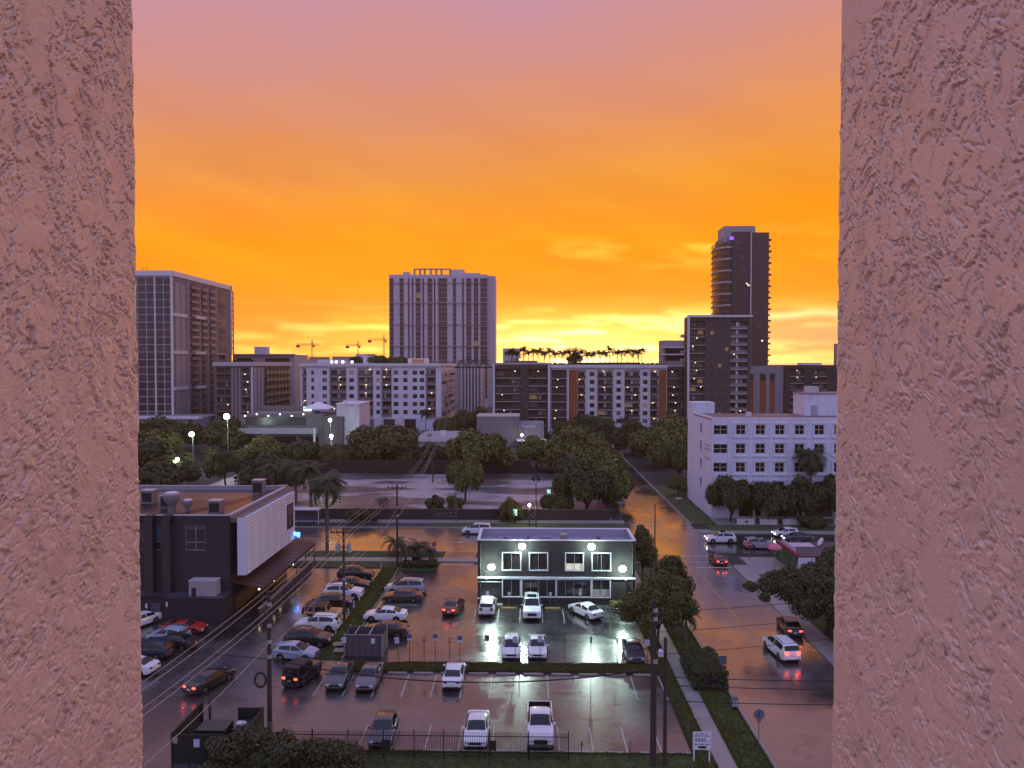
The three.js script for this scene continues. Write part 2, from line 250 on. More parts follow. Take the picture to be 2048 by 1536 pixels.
function pier(side, xf, label, seed) {
  const z0 = -1.5, z1 = -0.85, y0 = 27.64, y1 = 29.36, w = 1.1;
  const p = thing('stucco_pier', label, 'pier', [xf, 0, (z0 + z1) / 2]);
  const zc = (z0 + z1) / 2;
  // the inner face with its relief, turned round the outer corner
  const nu = 320, nv = 760, r = 0.012, depth = z1 - z0, arc = r * Math.PI / 2, lenU = depth - r + arc + 0.06, pos = [], uv = [], idx = [];
  for (let j = 0; j <= nv; j++) for (let i = 0; i <= nu; i++) {
    const v = mix(y0, y1, j / nv), q = Math.pow(i / nu, 1.0) * lenU; let x, z, nx, nz;
    if (q < 0.06) { x = r + 0.06 - q; z = z0; nx = 0; nz = -1; } else if (q < 0.06 + arc) { const t = (q - 0.06) / r; nx = -Math.sin(t); nz = -Math.cos(t); x = r + r * nx; z = z0 + r + r * nz; } else { x = 0; z = z0 + r + (q - 0.06 - arc); nx = -1; nz = 0; }
    const h = stuccoHeight(q, v, seed); pos.push(side * (x + nx * h), v, z + nz * h - zc); uv.push(q, v);
  }
  for (let j = 0; j < nv; j++) for (let i = 0; i < nu; i++) { const a = j * (nu + 1) + i, b = a + 1, c = a + nu + 1, d = c + 1; side > 0 ? idx.push(a, c, b, b, c, d) : idx.push(a, b, c, b, d, c); }
  const g = new THREE.BufferGeometry(); g.setAttribute('position', new THREE.Float32BufferAttribute(pos, 3)); g.setAttribute('uv', new THREE.Float32BufferAttribute(uv, 2)); g.setIndex(idx); g.computeVertexNormals();
  part('stucco_face', g, stucco, p);
  part('pier_core', merge([bx(w, y1 - y0 - 0.002, depth - 0.02, side * (w / 2 + 0.008), (y0 + y1) / 2, 0.0), bx(w, y0, depth, side * (w / 2), y0 / 2, 0), bx(w, 4, depth, side * (w / 2), y1 + 2, 0)]), stucco, p);
}
pier(-1, -0.796, 'peach stuccoed pier framing the view on the left', 101);
pier(1, 0.619, 'peach stuccoed pier framing the view on the right', 301);

// ================= buildings =================
const rB = rngOf(4242);
const lampWarm = M(0.8, 0.7, 0.5, 0.5, { em: [1, 0.78, 0.45], ei: 5 });
const lampCool = M(0.8, 0.85, 0.8, 0.5, { em: [0.85, 1, 0.9], ei: 5 });
const litRoom = M(0.15, 0.11, 0.07, 0.6, { em: [1, 0.62, 0.28], ei: 0.10 });
const winMat = () => glassTint;
const framePale = M(0.45, 0.44, 0.46, 0.6);
const roofMat = M(0.24, 0.20, 0.21, 0.6, { map: rainStained });
// a block that faces the camera: local x from 0 to w, outer face at z = 0, body behind it
function block(name, label, x0, x1, zf, depth, h, mat, t, holes, cat = 'building', group) {
  const b = thing(name, label, cat, [x0, 0, zf], 0, group), w = x1 - x0;
  part('wall', wallShape(w, h, holes, t), mat, b);
  part('body', bx(w - 0.02, h, depth - t, w / 2, h / 2 - 0.01, -t - (depth - t) / 2), mat, b);
  b.userData.w = undefined; delete b.userData.w;
  return b;
}
const paneMats = [glassTint, glassTint, glassTint, M(0.075, 0.062, 0.066, 0.3), M(0.15, 0.13, 0.135, 0.5), M(0.05, 0.036, 0.03, 0.12), M(0.026, 0.026, 0.034, 0.06)];
const pane = (b, a, x0, x1, y0, y1, z, mat = glassTint) => { if (mat === glassTint) mat = paneMats[Math.floor(rB() * paneMats.length)]; return paneOf(b, a, x0, x1, y0, y1, z, mat); };
const paneOf = (b, a, x0, x1, y0, y1, z, mat) => part(a, sbox(x1 - x0, y1 - y0, 0.06), mat, b, [(x0 + x1) / 2, (y0 + y1) / 2, z]);
function bay(b, x0, x1, floors, fh, t, rail, slab, o = {}) {       // recessed balconies inside an opening
  for (const y of floors) {
    part('balcony_slab', sbox(x1 - x0 - 0.02, 0.26, t + 0.1), slab, b, [(x0 + x1) / 2, y, -t / 2 + 0.1]);
    part('railing', sbox(x1 - x0 - 0.06, 0.95, 0.05), rail, b, [(x0 + x1) / 2, y + 0.62, 0.02]);
    const n = Math.max(1, Math.round((x1 - x0) / 3.4)), dw = (x1 - x0) / n;
    for (let k = 0; k < n; k++) pane(b, 'glass_door', x0 + k * dw + 0.35, x0 + (k + 1) * dw - 0.35, y + 0.15, y + fh - 0.55, -t + 0.05, rB() < (o.lit || 0.035) ? litRoom : glassTint);
    if (rB() < 0.3 && fh > 2.5) part('balcony_chair', merge([bx(0.6, 0.08, 0.6, 0, 0.45, 0), bx(0.6, 0.6, 0.08, 0, 0.75, -0.28), bx(0.08, 0.45, 0.5, -0.26, 0.22, 0), bx(0.08, 0.45, 0.5, 0.26, 0.22, 0)]), M(0.25, 0.22, 0.2, 0.7), b, [mix(x0, x1, 0.15 + 0.7 * rB()), y + 0.13, -t * 0.55]);
    if (rB() < 0.25) part('balcony_curtain', sbox(0.9, fh - 0.7, 0.04), M(0.34, 0.31, 0.32, 0.9), b, [mix(x0, x1, 0.2 + 0.6 * rB()), y + fh / 2 - 0.15, -t + 0.14]);
    if (rB() < (o.lamp || 0.3)) part('balcony_lamp', sbox(0.24, 0.2, 0.3), rB() < 0.6 ? lampWarm : lampCool, b, [mix(x0, x1, 0.2 + 0.6 * rB()), y + fh - 0.36, -t * 0.6]);
  }
}
const brownWall = M(0.085, 0.058, 0.05, 0.75, { map: mottled });
const brownRail = M(0.05, 0.032, 0.026, 0.35);
const slabEdge = M(0.42, 0.36, 0.36, 0.7);
const rustPanel = M(0.34, 0.095, 0.03, 0.7, { map: mottled });
const purpleGrey = M(0.30, 0.28, 0.31, 0.75, { map: rainStained });
const roofParapet = (b, w, d, h, mat, hh = 0.9) => part('parapet', merge([bx(w + 0.2, hh, 0.35, w / 2, h + hh / 2, -0.08), bx(w + 0.2, hh, 0.35, w / 2, h + hh / 2, -d + 0.08), bx(0.35, hh, d - 0.5, 0.08, h + hh / 2, -d / 2), bx(0.35, hh, d - 0.5, w - 0.08, h + hh / 2, -d / 2)]), mat, b);

{ // long apartment block on the right, brown end
  const fl = [4.4, 7.5, 10.6, 13.69, 16.79, 19.83, 22.92], t = 1.4;
  const b = block('apartment_block', 'brown apartment block with thin pale balcony lines left of the white framed one', -13.5, 8.9, -290, 40, 28.3, brownWall, t, [[0.9, 10.9, 3, 26.6], [13.9, 21.2, 3, 26.6]]);
  bay(b, 0.9, 10.9, fl, 3.1, t, brownRail, slabEdge, { lamp: 0.35 }); bay(b, 13.9, 21.2, fl, 3.1, t, brownRail, slabEdge, { lamp: 0.3 });
  part('fin', sbox(0.8, 26, 0.5), pale, b, [0.3, 15.6, 0.27]); part('fin', sbox(0.8, 27, 0.5), pale, b, [21.9, 15.2, 0.27]);
  roofParapet(b, 22.4, 40, 28.3, slabEdge, 0.7);
  part('roof_shed', bx(13, 1.2, 9, 11, 29.2, -9), M(0.16, 0.13, 0.13, 0.8), b);
}
{ // white framed part with rust panels
  const fl = [4.4, 7.5, 10.55, 13.6, 16.65, 19.7, 22.8], t = 1.4, X = 9.0;
  const bays = [[9.3, 15.4], [19.6, 22.7], [27.4, 33.5], [38.0, 44.0], [48.0, 51.2]], holes = bays.map(([a, c]) => [a - X, c - X, 3, 26.2]);
  const wins = []; for (const x of [24.4, 34.85, 45.2]) for (const y of fl) wins.push([x - X, x + 1.75 - X, y + 0.9, y + 2.55]);
  const b = block('apartment_block', 'white framed apartment block with rust red panels and square windows', X, 54.6, -290.3, 38, 27.6, pale, t, [...holes, ...wins]);
  for (const [a, c] of bays) bay(b, a - X, c - X, fl, 3.05, t, brownRail, slabEdge, { lamp: 0.4 });
  for (const [a, c, d, e] of wins) pane(b, 'window', a, c, d, e, -0.3, rB() < 0.06 ? litRoom : glassTint);
  for (const [a, c] of [[16.3, 19.5], [51.3, 54.3]]) part('rust_panel', sbox(c - a, 23.4, 0.3), rustPanel, b, [(a + c) / 2 - X, 14.5, 0.1]);
  for (const x of [16.0, 22.95, 26.9, 33.8, 37.6, 44.3, 47.7]) part('fin', sbox(0.36, 25.4, 0.7), pale, b, [x - X, 13.6, 0.3]);
  part('brown_panel', sbox(6.2, 24, 0.2), brownWall, b, [3.4, 14.5, -1.2]);
  part('roof_edge', sbox(45.6, 1.1, 1.2), pale, b, [22.8, 27.6, 0.3]);
  roofParapet(b, 45.6, 38, 28.15, M(0.10, 0.09, 0.08, 0.8), 0.4);
  part('roof_garden_bed', bx(30, 1.2, 8, 24, 28.6, -30), M(0.03, 0.032, 0.018, 0.95), b);
}
{ // brown slice between it and the mid-rise
  const fl = [4.4, 7.5, 10.55, 13.6, 16.65, 19.7, 22.8], b = block('apartment_block', 'narrow brown slice of apartments beside the tall framed block', 54.9, 62.0, -290.6, 38, 27.4, brownWall, 1.4, [[0.4, 4.2, 3, 26]]);
  bay(b, 0.4, 4.2, fl, 3.05, 1.4, brownRail, slabEdge, { lamp: 0.5 });
  for (const y of fl) for (const x of [5.2]) { pane(b, 'window', x, x + 1.1, y + 0.9, y + 2.4, 0.02); }
  roofParapet(b, 7.1, 38, 27.4, slabEdge, 0.6);
}
{ // tall framed mid-rise
  const fl = []; for (let y = 4.5; y < 46; y += 3.12) fl.push(y); const t = 1.3, X = 61.4, fl2 = fl.slice(0, 13);
  const b = block('midrise_block', 'brown mid-rise with white edge frame and pale balconies below the dark tower', X, 85.4, -285, 7, 46.2, M(0.10, 0.072, 0.066, 0.75, { map: mottled }), t, [[0.9, 6.5, 3, 44.9], [16.3, 22.6, 3, 44.9]]);
  bay(b, 0.9, 6.5, fl2, 3.12, t, brownRail, slabEdge, { lamp: 0.35, lit: 0.08 }); bay(b, 16.3, 22.6, fl2, 3.12, t, M(0.20, 0.17, 0.18, 0.5), M(0.5, 0.46, 0.48, 0.7), { lamp: 0.25, lit: 0.06 });
  for (const y of fl2) { part('white_balcony_wall', sbox(0.8, 2.5, 0.3), pale, b, [19.0, y + 1.5, -t + 0.3]); for (const x of [8.6, 11.6, 14.2]) pane(b, 'window', x, x + 1.2, y + 0.9, y + 2.3, 0.02, rB() < 0.04 ? litRoom : M(0.06, 0.046, 0.044, 0.25)); }
  part('edge_frame', merge([bx(0.7, 47, 0.9, 0.2, 23.5, 0.3), bx(24.6, 0.8, 1.4, 12.1, 46.8, 0.2)]), pale, b);
  part('roof', bx(24, 0.5, 7, 12, 46.45, -3.5), pale, b);
  for (const y of [30, 33.2, 36.3, 39.4]) part('rear_balcony', sbox(1.6, 1.1, 4), purpleGrey, b, [-0.6, y, -5]);
}
{ // grey tower top behind it, and the dark tower
  const t = thing('dark_tower', 'tall dark glass tower with curved pale balcony bands and stepped top', 'tower', [98.5, 0, -400]);
  const body = M(0.05, 0.034, 0.032, 0.35, { map: mottled }), face2 = M(0.068, 0.046, 0.044, 0.4, { map: mottled });
  const rim = [[5.6, -22], [4.9, -18], [4.4, -14], [4.4, -10.5], [4.7, -7.5], [5.4, -4.6], [6.5, -2.2], [8.6, 0]];
  const foot = [...rim, [20.6, 0], [20.6, -22]];
  part('body', slabOf(foot, 0, 93), body, t);
  part('front_panel', bx(10, 99, 1.2, 15.7, 49.5, 0.4), body, t); part('side_wing', bx(10, 99, 22, 25.9, 49.5, -12), face2, t);
  part('white_seam', bx(0.5, 99, 0.6, 20.8, 49.5, 1.0), pale, t);
  part('crown_box', bx(16.5, 8.5, 14, 15.6, 98.4, -9), M(0.34, 0.31, 0.35, 0.7), t);
  part('crown_step', slabOf([[6.4, -12], [7.0, -4], [9, -1.5], [16, -1.5], [16, -18], [6.4, -18]], 93, 96.5), M(0.2, 0.17, 0.2, 0.7), t);
  for (let k = 0; k < 22; k++) { // curved balcony bands
    const y = 28.5 + k * 3.1; const pts = rim.map(([x, z]) => [x - 0.6, z + 0.5]); const inner = rim.map(([x, z]) => [x + 0.1, z - 0.1]).reverse();
    part('balcony_band', slabOf([...pts, [k % 2 ? 9.0 : 12.4, 0.5], [k % 2 ? 9.0 : 12.4, -0.1], ...inner], y, y + (k % 2 ? 0.25 : 1.0)), k % 2 ? M(0.24, 0.2, 0.2, 0.7) : M(0.40, 0.34, 0.35, 0.7), t);
  }
  for (let k = 0; k < 23; k++) part('side_balcony', sbox(2.2, 0.9, 3), face2, t, [31.4, 27 + k * 3.1, -3 - (k % 2) * 2]);
  for (let k = 0; k < 16; k++) part('tower_window', sbox(0.6, 0.45, 0.1), k % 4 ? litRoom : lampWarm, t, [12 + 16 * ((k * 0.618) % 1), 34 + 60 * ((k * 0.377 + 0.1) % 1), 1.06]);
  for (let k = 0; k < 20; k++) part('floor_line', sbox(9.4, 0.16, 0.12), body, t, [15.7, 33 + k * 3.1, 1.05]);
  part('purple_sign', sbox(2.2, 1.6, 0.3), M(0.2, 0.1, 0.6, 0.4, { em: [0.25, 0.06, 1], ei: 1.6 }), t, [10.4, 95.6, 1.0]);
}
{ // stepped building behind, left of the mid-rise
  const b = block('stepped_block', 'pale stepped apartment block half hidden behind roof palms', 63, 76, -345, 12, 39.5, purpleGrey, 0.8, [[1, 11, 30, 32.5], [1, 11, 33.3, 35.8], [11.6, 12.6, 30, 36]]);
  pane(b, 'window', 1, 11, 30, 32.5, -0.6); pane(b, 'window', 1, 11, 33.3, 35.8, -0.6); pane(b, 'window', 11.6, 12.6, 30, 36, -0.6);
  part('terrace_slab', bx(13, 0.5, 3, 5.6, 32.9, 1), pale, b); part('terrace_slab', bx(13, 0.5, 3, 5.6, 36.2, 1), pale, b);
}
{ // blocks on the far right
  const b = block('apartment_block', 'lavender grey block with narrow rust red strips right of the mid-rise', 92, 113.4, -330, 24, 27.6, purpleGrey, 0.6, [[6.6, 8.2, 5, 24.2], [11, 13.6, 5, 24.2], [15.4, 17.6, 5, 24.2]]);
  for (const [a, c] of [[6.6, 8.2], [11, 13.6], [15.4, 17.6]]) { part('rust_strip', sbox(c - a, 16, 0.2), rustPanel, b, [(a + c) / 2, 13, -0.3]); part('window', sbox(c - a, 3, 0.1), glassTint, b, [(a + c) / 2, 22.7, -0.4]); }
  const fl = [8, 11, 14, 17, 20, 23], c = block('apartment_block', 'dark brown block at the right behind the white penthouse', 113.6, 150, -329, 26, 28, M(0.05, 0.036, 0.036, 0.75), 1.2, [[2.2, 8.4, 6, 26.4], [12, 18.4, 6, 26.4]]);
  bay(c, 2.2, 8.4, fl, 3, 1.2, brownRail, slabEdge, { lamp: 0.25 }); bay(c, 12, 18.4, fl, 3, 1.2, brownRail, slabEdge, { lamp: 0.25 });
  part('roof_plant', bx(9, 1, 5, 13, 28.5, -6), pale, c);
  const d = block('far_tower', 'sliver of a far balcony tower against the pier on the right', 205, 225, -480, 20, 42, purpleGrey, 0.6, []);
  for (let k = 0; k < 8; k++) part('balcony_slab', sbox(6, 0.5, 6), brownWall, d, [-1, 20 + k * 3.1, 0]);
}
{ // white apartment block, left of the canyon street
  const fl = [8.0, 11.2, 14.27, 17.5, 20.6, 23.54], t = 1.3, X = -89.6;
  const bays = [[-88.9, -87.2, 1], [-78.1, -71.4], [-67.0, -60.8], [-57.6, -53.5], [-40.0, -36.0]], holes = bays.map(([a, c]) => [a - X, c - X, 6.5, 27]);
  const wins = []; for (const [a, c] of [[-85.3, -84.2], [-80.9, -79.1], [-70.3, -68.4], [-59.6, -58.1], [-52.7, -50.8], [-48.9, -47.2], [-45.2, -43.4], [-42.4, -40.6]]) for (const y of fl) wins.push([a - X, c - X, y + 0.75, y + 2.35]);
  const b = block('apartment_block', 'long white apartment block with square windows and balcony bays left of centre', X, -34.0, -290, 62, 27.7, M(0.72, 0.70, 0.80, 0.7, { map: rainStained }), t, [...holes, ...wins]);
  for (const [a, c] of bays) bay(b, a - X, c - X, fl, 3.1, t, M(0.12, 0.09, 0.085, 0.4), slabEdge, { lamp: 0.4 });
  for (const [a, c, d, e] of wins) pane(b, 'window', a, c, d, e, -0.3, rB() < 0.05 ? litRoom : glassTint);
  part('cornice', merge([bx(56, 1.2, 1.0, 27.8, 28.2, 0.2), bx(1.0, 1.2, 61, 55.6, 28.2, -30.9)]), pale, b);
  for (let k = 0; k < 3; k++) part('ground_floor_frame', merge([bx(0.5, 7, 0.4, 0, 3.5, 0.2), bx(5.4, 0.5, 0.5, 2.7, 7.2, 0.2), bx(0.5, 7, 0.4, 5.4, 3.5, 0.2)]), pale, b, [24 + k * 8.3, 0, 0.1]);
  for (let k = 0; k < 3; k++) pane(b, 'shop_window', 24.6 + k * 8.3, 29 + k * 8.3, 0.6, 6.6, 0.05, glassTint);
  const sideWin = bx(0.1, 1.6, 1.5); for (let k = 0; k < 9; k++) for (const y of fl) { part('side_balcony', sbox(0.9, 1.1, 3.2), rB() < 0.5 ? brownWall : slabEdge, b, [56.0, y + 0.5, -5 - k * 6.2]); part('side_window', sideWin, rB() < 0.05 ? litRoom : glassTint, b, [55.63, y + 1.6, -5 - k * 6.2]); }
  part('roof_box', bx(12, 2.6, 6, 9, 29.0, -16), M(0.5, 0.46, 0.48, 0.7), b); part('roof_box', bx(16, 1.6, 6, 15, 28.6, -22), M(0.3, 0.2, 0.18, 0.7), b);
  part('roof_box', bx(5, 4.4, 5, 23.5, 29.8, -20), pale, b); part('roof_box', bx(8, 3.2, 5, 45, 29.2, -12), pale, b);
  part('roof_window', sbox(5, 2.0, 0.1), M(0.5, 0.25, 0.1, 0.15), b, [45.2, 29.4, -9.45]);
  for (const [x, m] of [[12.2, lampCool], [14, lampCool], [16.6, lampCool], [20.3, lampCool]]) part('roof_lamp', sbox(0.8, 0.8, 0.4), m, b, [x, 29.3, -1.0]);
}
{ // vertical striped block deep in the canyon, and the steel truss
  const b = block('striped_block', 'grey block with vertical stripes seen down the narrow street', -43, -24.6, -400, 30, 28.6, purpleGrey, 0.5, []);
  for (let k = 0; k < 13; k++) part('stripe', sbox(0.5, 25, 0.5), k % 2 ? M(0.14, 0.10, 0.10, 0.7) : pale, b, [7.4 + k * 0.88, 15, 0.26]);
  const s = thing('steel_truss', 'dark zigzag steel truss bridging the narrow street at roof height', 'truss', [-29.2, 27.0, -296]);
  const web = []; for (let k = 0; k < 3; k++) web.push(rod([0.6 + k * 4.7, 0.2, 0], [2.6 + k * 4.7, 2.9, 0], 0.16), rod([2.6 + k * 4.7, 2.9, 0], [5.2 + k * 4.7, 0.2, 0], 0.16));
  part('lower_chord', sbox(15.8, 0.5, 0.6), metalDark, s, [7.6, 0.1, 0]); part('upper_chord', sbox(13.4, 0.25, 0.4), metalDark, s, [7.6, 3.0, 0]); web.forEach((g) => part('web_strut', g, metalDark, s));
  part('support_post', sbox(0.5, 27, 0.5), metalGrey, s, [0.2, -13.5, 0]); part('support_post', sbox(0.5, 27, 0.5), metalGrey, s, [15.2, -13.5, 0]);
}
{ // low-rise of the left: dark block with fins, seen at its corner
  const fl = [6, 9.1, 12.2, 15.3, 18.4, 21.5, 24.6], t = 1.2, X = -128;
  const b = block('apartment_block', 'dusky corner apartment block with narrow side balconies next to the left tower', X, -112.6, -300, 49, 28.3, M(0.16, 0.125, 0.13, 0.75, { map: rainStained }), t, [[0.8, 6.6, 4, 27], [11.4, 14.4, 4, 27]]);
  bay(b, 0.8, 6.6, fl, 3.1, t, brownRail, M(0.25, 0.2, 0.2, 0.7), { lamp: 0.15 }); bay(b, 11.4, 14.4, fl, 3.1, t, brownRail, slabEdge, { lamp: 0.35 });
  for (const x of [7.4, 8.9, 10.4]) part('fin', sbox(0.9, 25, 0.4), M(0.24, 0.20, 0.22, 0.7), b, [x, 14.5, 0.2]);
  part('corner_fin', sbox(0.6, 25.6, 0.8), M(0.6, 0.58, 0.64, 0.6), b, [15.5, 14.4, 0.2]);
  part('cornice', merge([bx(16.2, 1.7, 1.2, 7.7, 28.5, 0.3), bx(1.2, 1.7, 49, 15.6, 28.5, -24.8)]), M(0.45, 0.42, 0.47, 0.7), b);
  for (let k = 0; k < 3; k++) part('side_fin', sbox(0.5, 24, 2.6), M(0.34, 0.31, 0.34, 0.7), b, [15.5, 15, -3 - k * 4]);
  for (let k = 0; k < 7; k++) for (const y of fl) { part('side_balcony', sbox(1.0, 1.0, 3.2), brownRail, b, [15.8, y + 0.5, -16.5 - k * 4.7]); part('side_window', sbox(0.1, 2.1, 2.4), glassTint, b, [15.42, y + 1.3, -16.5 - k * 4.7]); part('side_slab', sbox(1.1, 0.25, 3.6), slabEdge, b, [15.85, y - 0.15, -16.5 - k * 4.7]); }
  const c = block('apartment_block', 'reddish recessed apartment block between the two left blocks', -104, -86, -352, 30, 28, M(0.17, 0.10, 0.09, 0.75), 1, [[1, 8, 4, 26], [9, 16, 4, 26]]);
  bay(c, 1, 8, fl, 3.1, 1, brownRail, slabEdge); bay(c, 9, 16, fl, 3.1, 1, brownRail, slabEdge);
  const d = block('apartment_block', 'pale far block with a white roof box above the corner block', -154.5, -122, -385, 24, 33.4, M(0.42, 0.38, 0.40, 0.7), 0.6, [[2, 10, 29.6, 31.6], [17, 30, 29.6, 31.6]]);
  pane(d, 'window', 2, 10, 29.6, 31.6, -0.4); pane(d, 'window', 17, 30, 29.6, 31.6, -0.4); part('roof_box', bx(6.4, 4.4, 5, 14, 35.4, -4), M(0.5, 0.5, 0.6, 0.7), d); part('roof_slab', bx(33.5, 0.4, 3, 16.2, 33.6, 0.6), pale, d); part('roof_garden_bed', bx(10, 2.2, 3, 6, 29.4, 1.4), M(0.03, 0.035, 0.018, 0.95), d);
}
{ // left tower
  const X = -186, h = 66.2, zf = -310, fh = 3.15, t = 0.35;
  const cols = [[-180.5, -176.8], [-176.5, -172.9], [-172.6, -169], [-168.7, -165.1], [-164.8, -161.3], [-161.0, -157.8], [-157.0, -153.9], [-153.6, -150.6]], holes = [];
  for (const [a, c] of cols) for (let k = 0; k < 20; k++) holes.push([a - X, c - X, 2.2 + k * fh, 2.2 + k * fh + 2.9]);
  const mull = M(0.42, 0.39, 0.45, 0.6), b = thing('glass_tower', 'tall glass grid tower with white edges at the left', 'tower', [X, 0, zf]), w = 36;
  part('curtain_wall', wallShape(w, h, holes, t), mull, b);
  const side = M(0.24, 0.20, 0.215, 0.7, { map: rainStained });
  part('body', bx(w - 0.04, h, 62, w / 2, h / 2 - 0.02, -t - 31), side, b);
  const tints = [M(0.045, 0.036, 0.045, 0.12), M(0.06, 0.044, 0.05, 0.16), M(0.075, 0.05, 0.055, 0.2), M(0.035, 0.03, 0.04, 0.1)];
  for (const [a, c, d, e] of holes) part('window', sbox(c - a, e - d, 0.05), tints[Math.floor(rB() * 4)], b, [(a + c) / 2, (d + e) / 2, -t + 0.08]);
  part('white_edge', merge([bx(0.8, h + 1.8, 0.8, w - 0.2, h / 2 + 0.9, 0.1), bx(0.5, h, 0.5, w - 7.4 - 0.0, h / 2, 0.05), bx(w + 0.6, 2.2, 1.0, w / 2, h + 0.6, 0.15), bx(1.0, 2.2, 62.5, w, h + 0.6, -31.2), bx(0.8, 34, 0.8, w + 0.1, h - 15, -61.6)]), M(0.66, 0.63, 0.68, 0.6), b);
  part('roof', bx(w - 1, 0.4, 60, w / 2, h + 0.4, -31), roofMat, b);
  const zs = (D) => zf + D;
  const col = (D0, D1, kind) => { for (let k = 0; k < 20; k++) { const y = 2.2 + k * fh, zc = -((D0 + D1) / 2 - 310), L = D1 - D0;
    part('side_window', sbox(0.12, 2.3, L * (kind ? 0.62 : 0.8)), tints[(k * 3 + kind) % 4], b, [w + 0.02, y + 1.4, zc]);
    if (kind) { part('side_balcony', sbox(1.3, 0.28, L), side, b, [w + 0.6, y, zc]); part('side_railing', sbox(0.08, 1.0, L), M(0.16, 0.13, 0.14, 0.4), b, [w + 1.2, y + 0.6, zc]); } } };
  col(326, 334, 1); col(336.5, 342, 1); col(345, 351, 1); col(356, 365, 0);
  for (const D of [314.5, 319.5]) part('grey_panel', sbox(0.3, h - 6, 4.2), M(0.32, 0.285, 0.31, 0.7), b, [w + 0.1, h / 2, -(D - 310)]);
  for (const D of [323, 335.4, 343.6, 353]) part('side_fin', sbox(0.9, h - 2, 0.5), M(0.36, 0.32, 0.34, 0.7), b, [w + 0.4, h / 2, -(D - 310)]);
  for (const y of [18, 33.5, 49.5]) { part('white_band', sbox(0.9, 1.4, 12), M(0.6, 0.57, 0.62, 0.6), b, [w + 0.3, y, -6.4]); part('white_band', sbox(1.8, 1.3, 10), M(0.55, 0.52, 0.57, 0.6), b, [w + 0.7, y, -24]); part('white_band', sbox(0.7, 0.3, 40), M(0.55, 0.5, 0.5, 0.6), b, [w + 0.3, y - 0.3, -34]); }
  for (let k = 0; k < 10; k++) part('slot_frame', merge([bx(0.5, 0.8, 3, 0, 1.7, 0), bx(0.5, 2.6, 0.4, 0, 0, 1.4), bx(0.5, 2.6, 0.4, 0, 0, -1.4)]), side, b, [w - 0.2, 35 + k * 3.15, -63.8]);
  part('roof_plant', merge([bx(6, 2.2, 4, 12, 1.1, -8), bx(0.2, 2.6, 0.2, 9, 1.3, -6), bx(0.2, 2.6, 0.2, 17, 1.3, -6), bx(0.2, 2.2, 0.2, 20, 1.1, -6), bx(0.2, 2.4, 0.2, 21.5, 1.2, -6)]), metalDark, b, [0.5, h + 1.6, 0]);
  part('podium', bx(50, 7, 30, 30, 3.5, 12), M(0.3, 0.29, 0.34, 0.7, { map: rainStained }), b); part('podium_canopy', bx(26, 0.8, 4, 46, 7.6, 26), pale, b);
}
{ // middle tower
  const X = -90, zf = -480, h = 86.5, t = 1.2, cols = [[-89.6, -87], [-83.1, -80.4], [-77.7, -76.6], [-75.1, -74.1], [-72.6, -69.4], [-68.2, -67.1], [-64.9, -61.8], [-60.8, -59.8], [-57.9, -52.1], [-48.4, -46.3], [-42.4, -41.2], [-39.7, -36.4], [-34.9, -31.9], [-30.6, -26.1]];
  const b = block('striped_tower', 'tall lavender white tower with dark vertical window strips in the centre', X, -26, zf, 34, h, M(0.60, 0.53, 0.62, 0.75, { map: rainStained }), t, cols.map(([a, c]) => [a - X, c - X, 6, 84]), 'tower');
  const tn = [M(0.10, 0.062, 0.055, 0.3), M(0.075, 0.05, 0.05, 0.25), M(0.13, 0.085, 0.075, 0.35)];
  for (const [a, c] of cols) { const wide = c - a > 1.6, n = wide ? 25 : 1, fh = 78 / n; for (let k = 0; k < n; k++) part('window', sbox(c - a, fh - (wide ? 0.35 : 0), 0.1), wide && rB() < 0.03 ? litRoom : tn[Math.floor(rB() * 3)], b, [(a + c) / 2 - X, 6 + fh * (k + 0.5), -t + 0.3]); if (wide) { const sl = []; for (let k = 1; k < n; k++) sl.push(bx(c - a, 0.3, 0.9, (a + c) / 2 - X, 6 + fh * k, -0.6)); part('floor_slabs', merge(sl), M(0.4, 0.33, 0.34, 0.7), b).userData.kind = 'stuff'; } }
  part('right_wing', bx(5, 86, 20, 66.4, 43, -14), M(0.52, 0.44, 0.48, 0.7), b);
  for (const y of [30, 40, 54, 68, 81]) part('belt_rail', sbox(65, 0.3, 0.5), M(0.3, 0.25, 0.26, 0.6), b, [32, y, 0.5]);
  part('roof_frame', merge([bx(24, 0.8, 1, 28, 90.2, -2), ...[16.4, 20, 23, 27, 30.6, 34, 39.6].map((x) => bx(1.2, 3, 1, x, 88.2, -2))]), M(0.30, 0.24, 0.24, 0.7), b);
  part('roof_box', bx(9, 3.6, 12, 44, 88.2, -8), M(0.55, 0.5, 0.58, 0.7), b); part('roof_box', bx(4, 1.8, 6, 11, 87.4, -4), M(0.5, 0.45, 0.5, 0.7), b); part('roof_box', bx(10, 1.2, 8, 54, 87.1, -6), M(0.5, 0.45, 0.5, 0.7), b);
}
{ // pale box beside the middle tower, and roofs left of it
  const b = block('stepped_block', 'pale stepped block just right of the striped tower', -14, -5, -420, 14, 37.4, M(0.5, 0.44, 0.44, 0.7), 0.5, []);
  part('overhang', bx(4.4, 1.4, 6, 8.6, 36.6, 0), pale, b); part('overhang', bx(3.8, 1.4, 6, 8.4, 32.4, 0), pale, b); part('window', sbox(6, 2, 0.1), glassTint, b, [4, 34.6, 0.08]);
  const d = block('far_block', 'low pale far block with dark roof works left of the striped tower', -176, -120, -560, 20, 31.8, M(0.45, 0.36, 0.36, 0.7), 0.5, []);
  part('roof_works', bx(22, 2.4, 8, 38, 33, -6), M(0.3, 0.22, 0.2, 0.7), d); part('roof_works', bx(14, 2.6, 8, 16, 32.6, -6), M(0.34, 0.22, 0.18, 0.7), d); part('roof_works', bx(10, 4.6, 8, 50, 33.8, -6), pale, d);
}
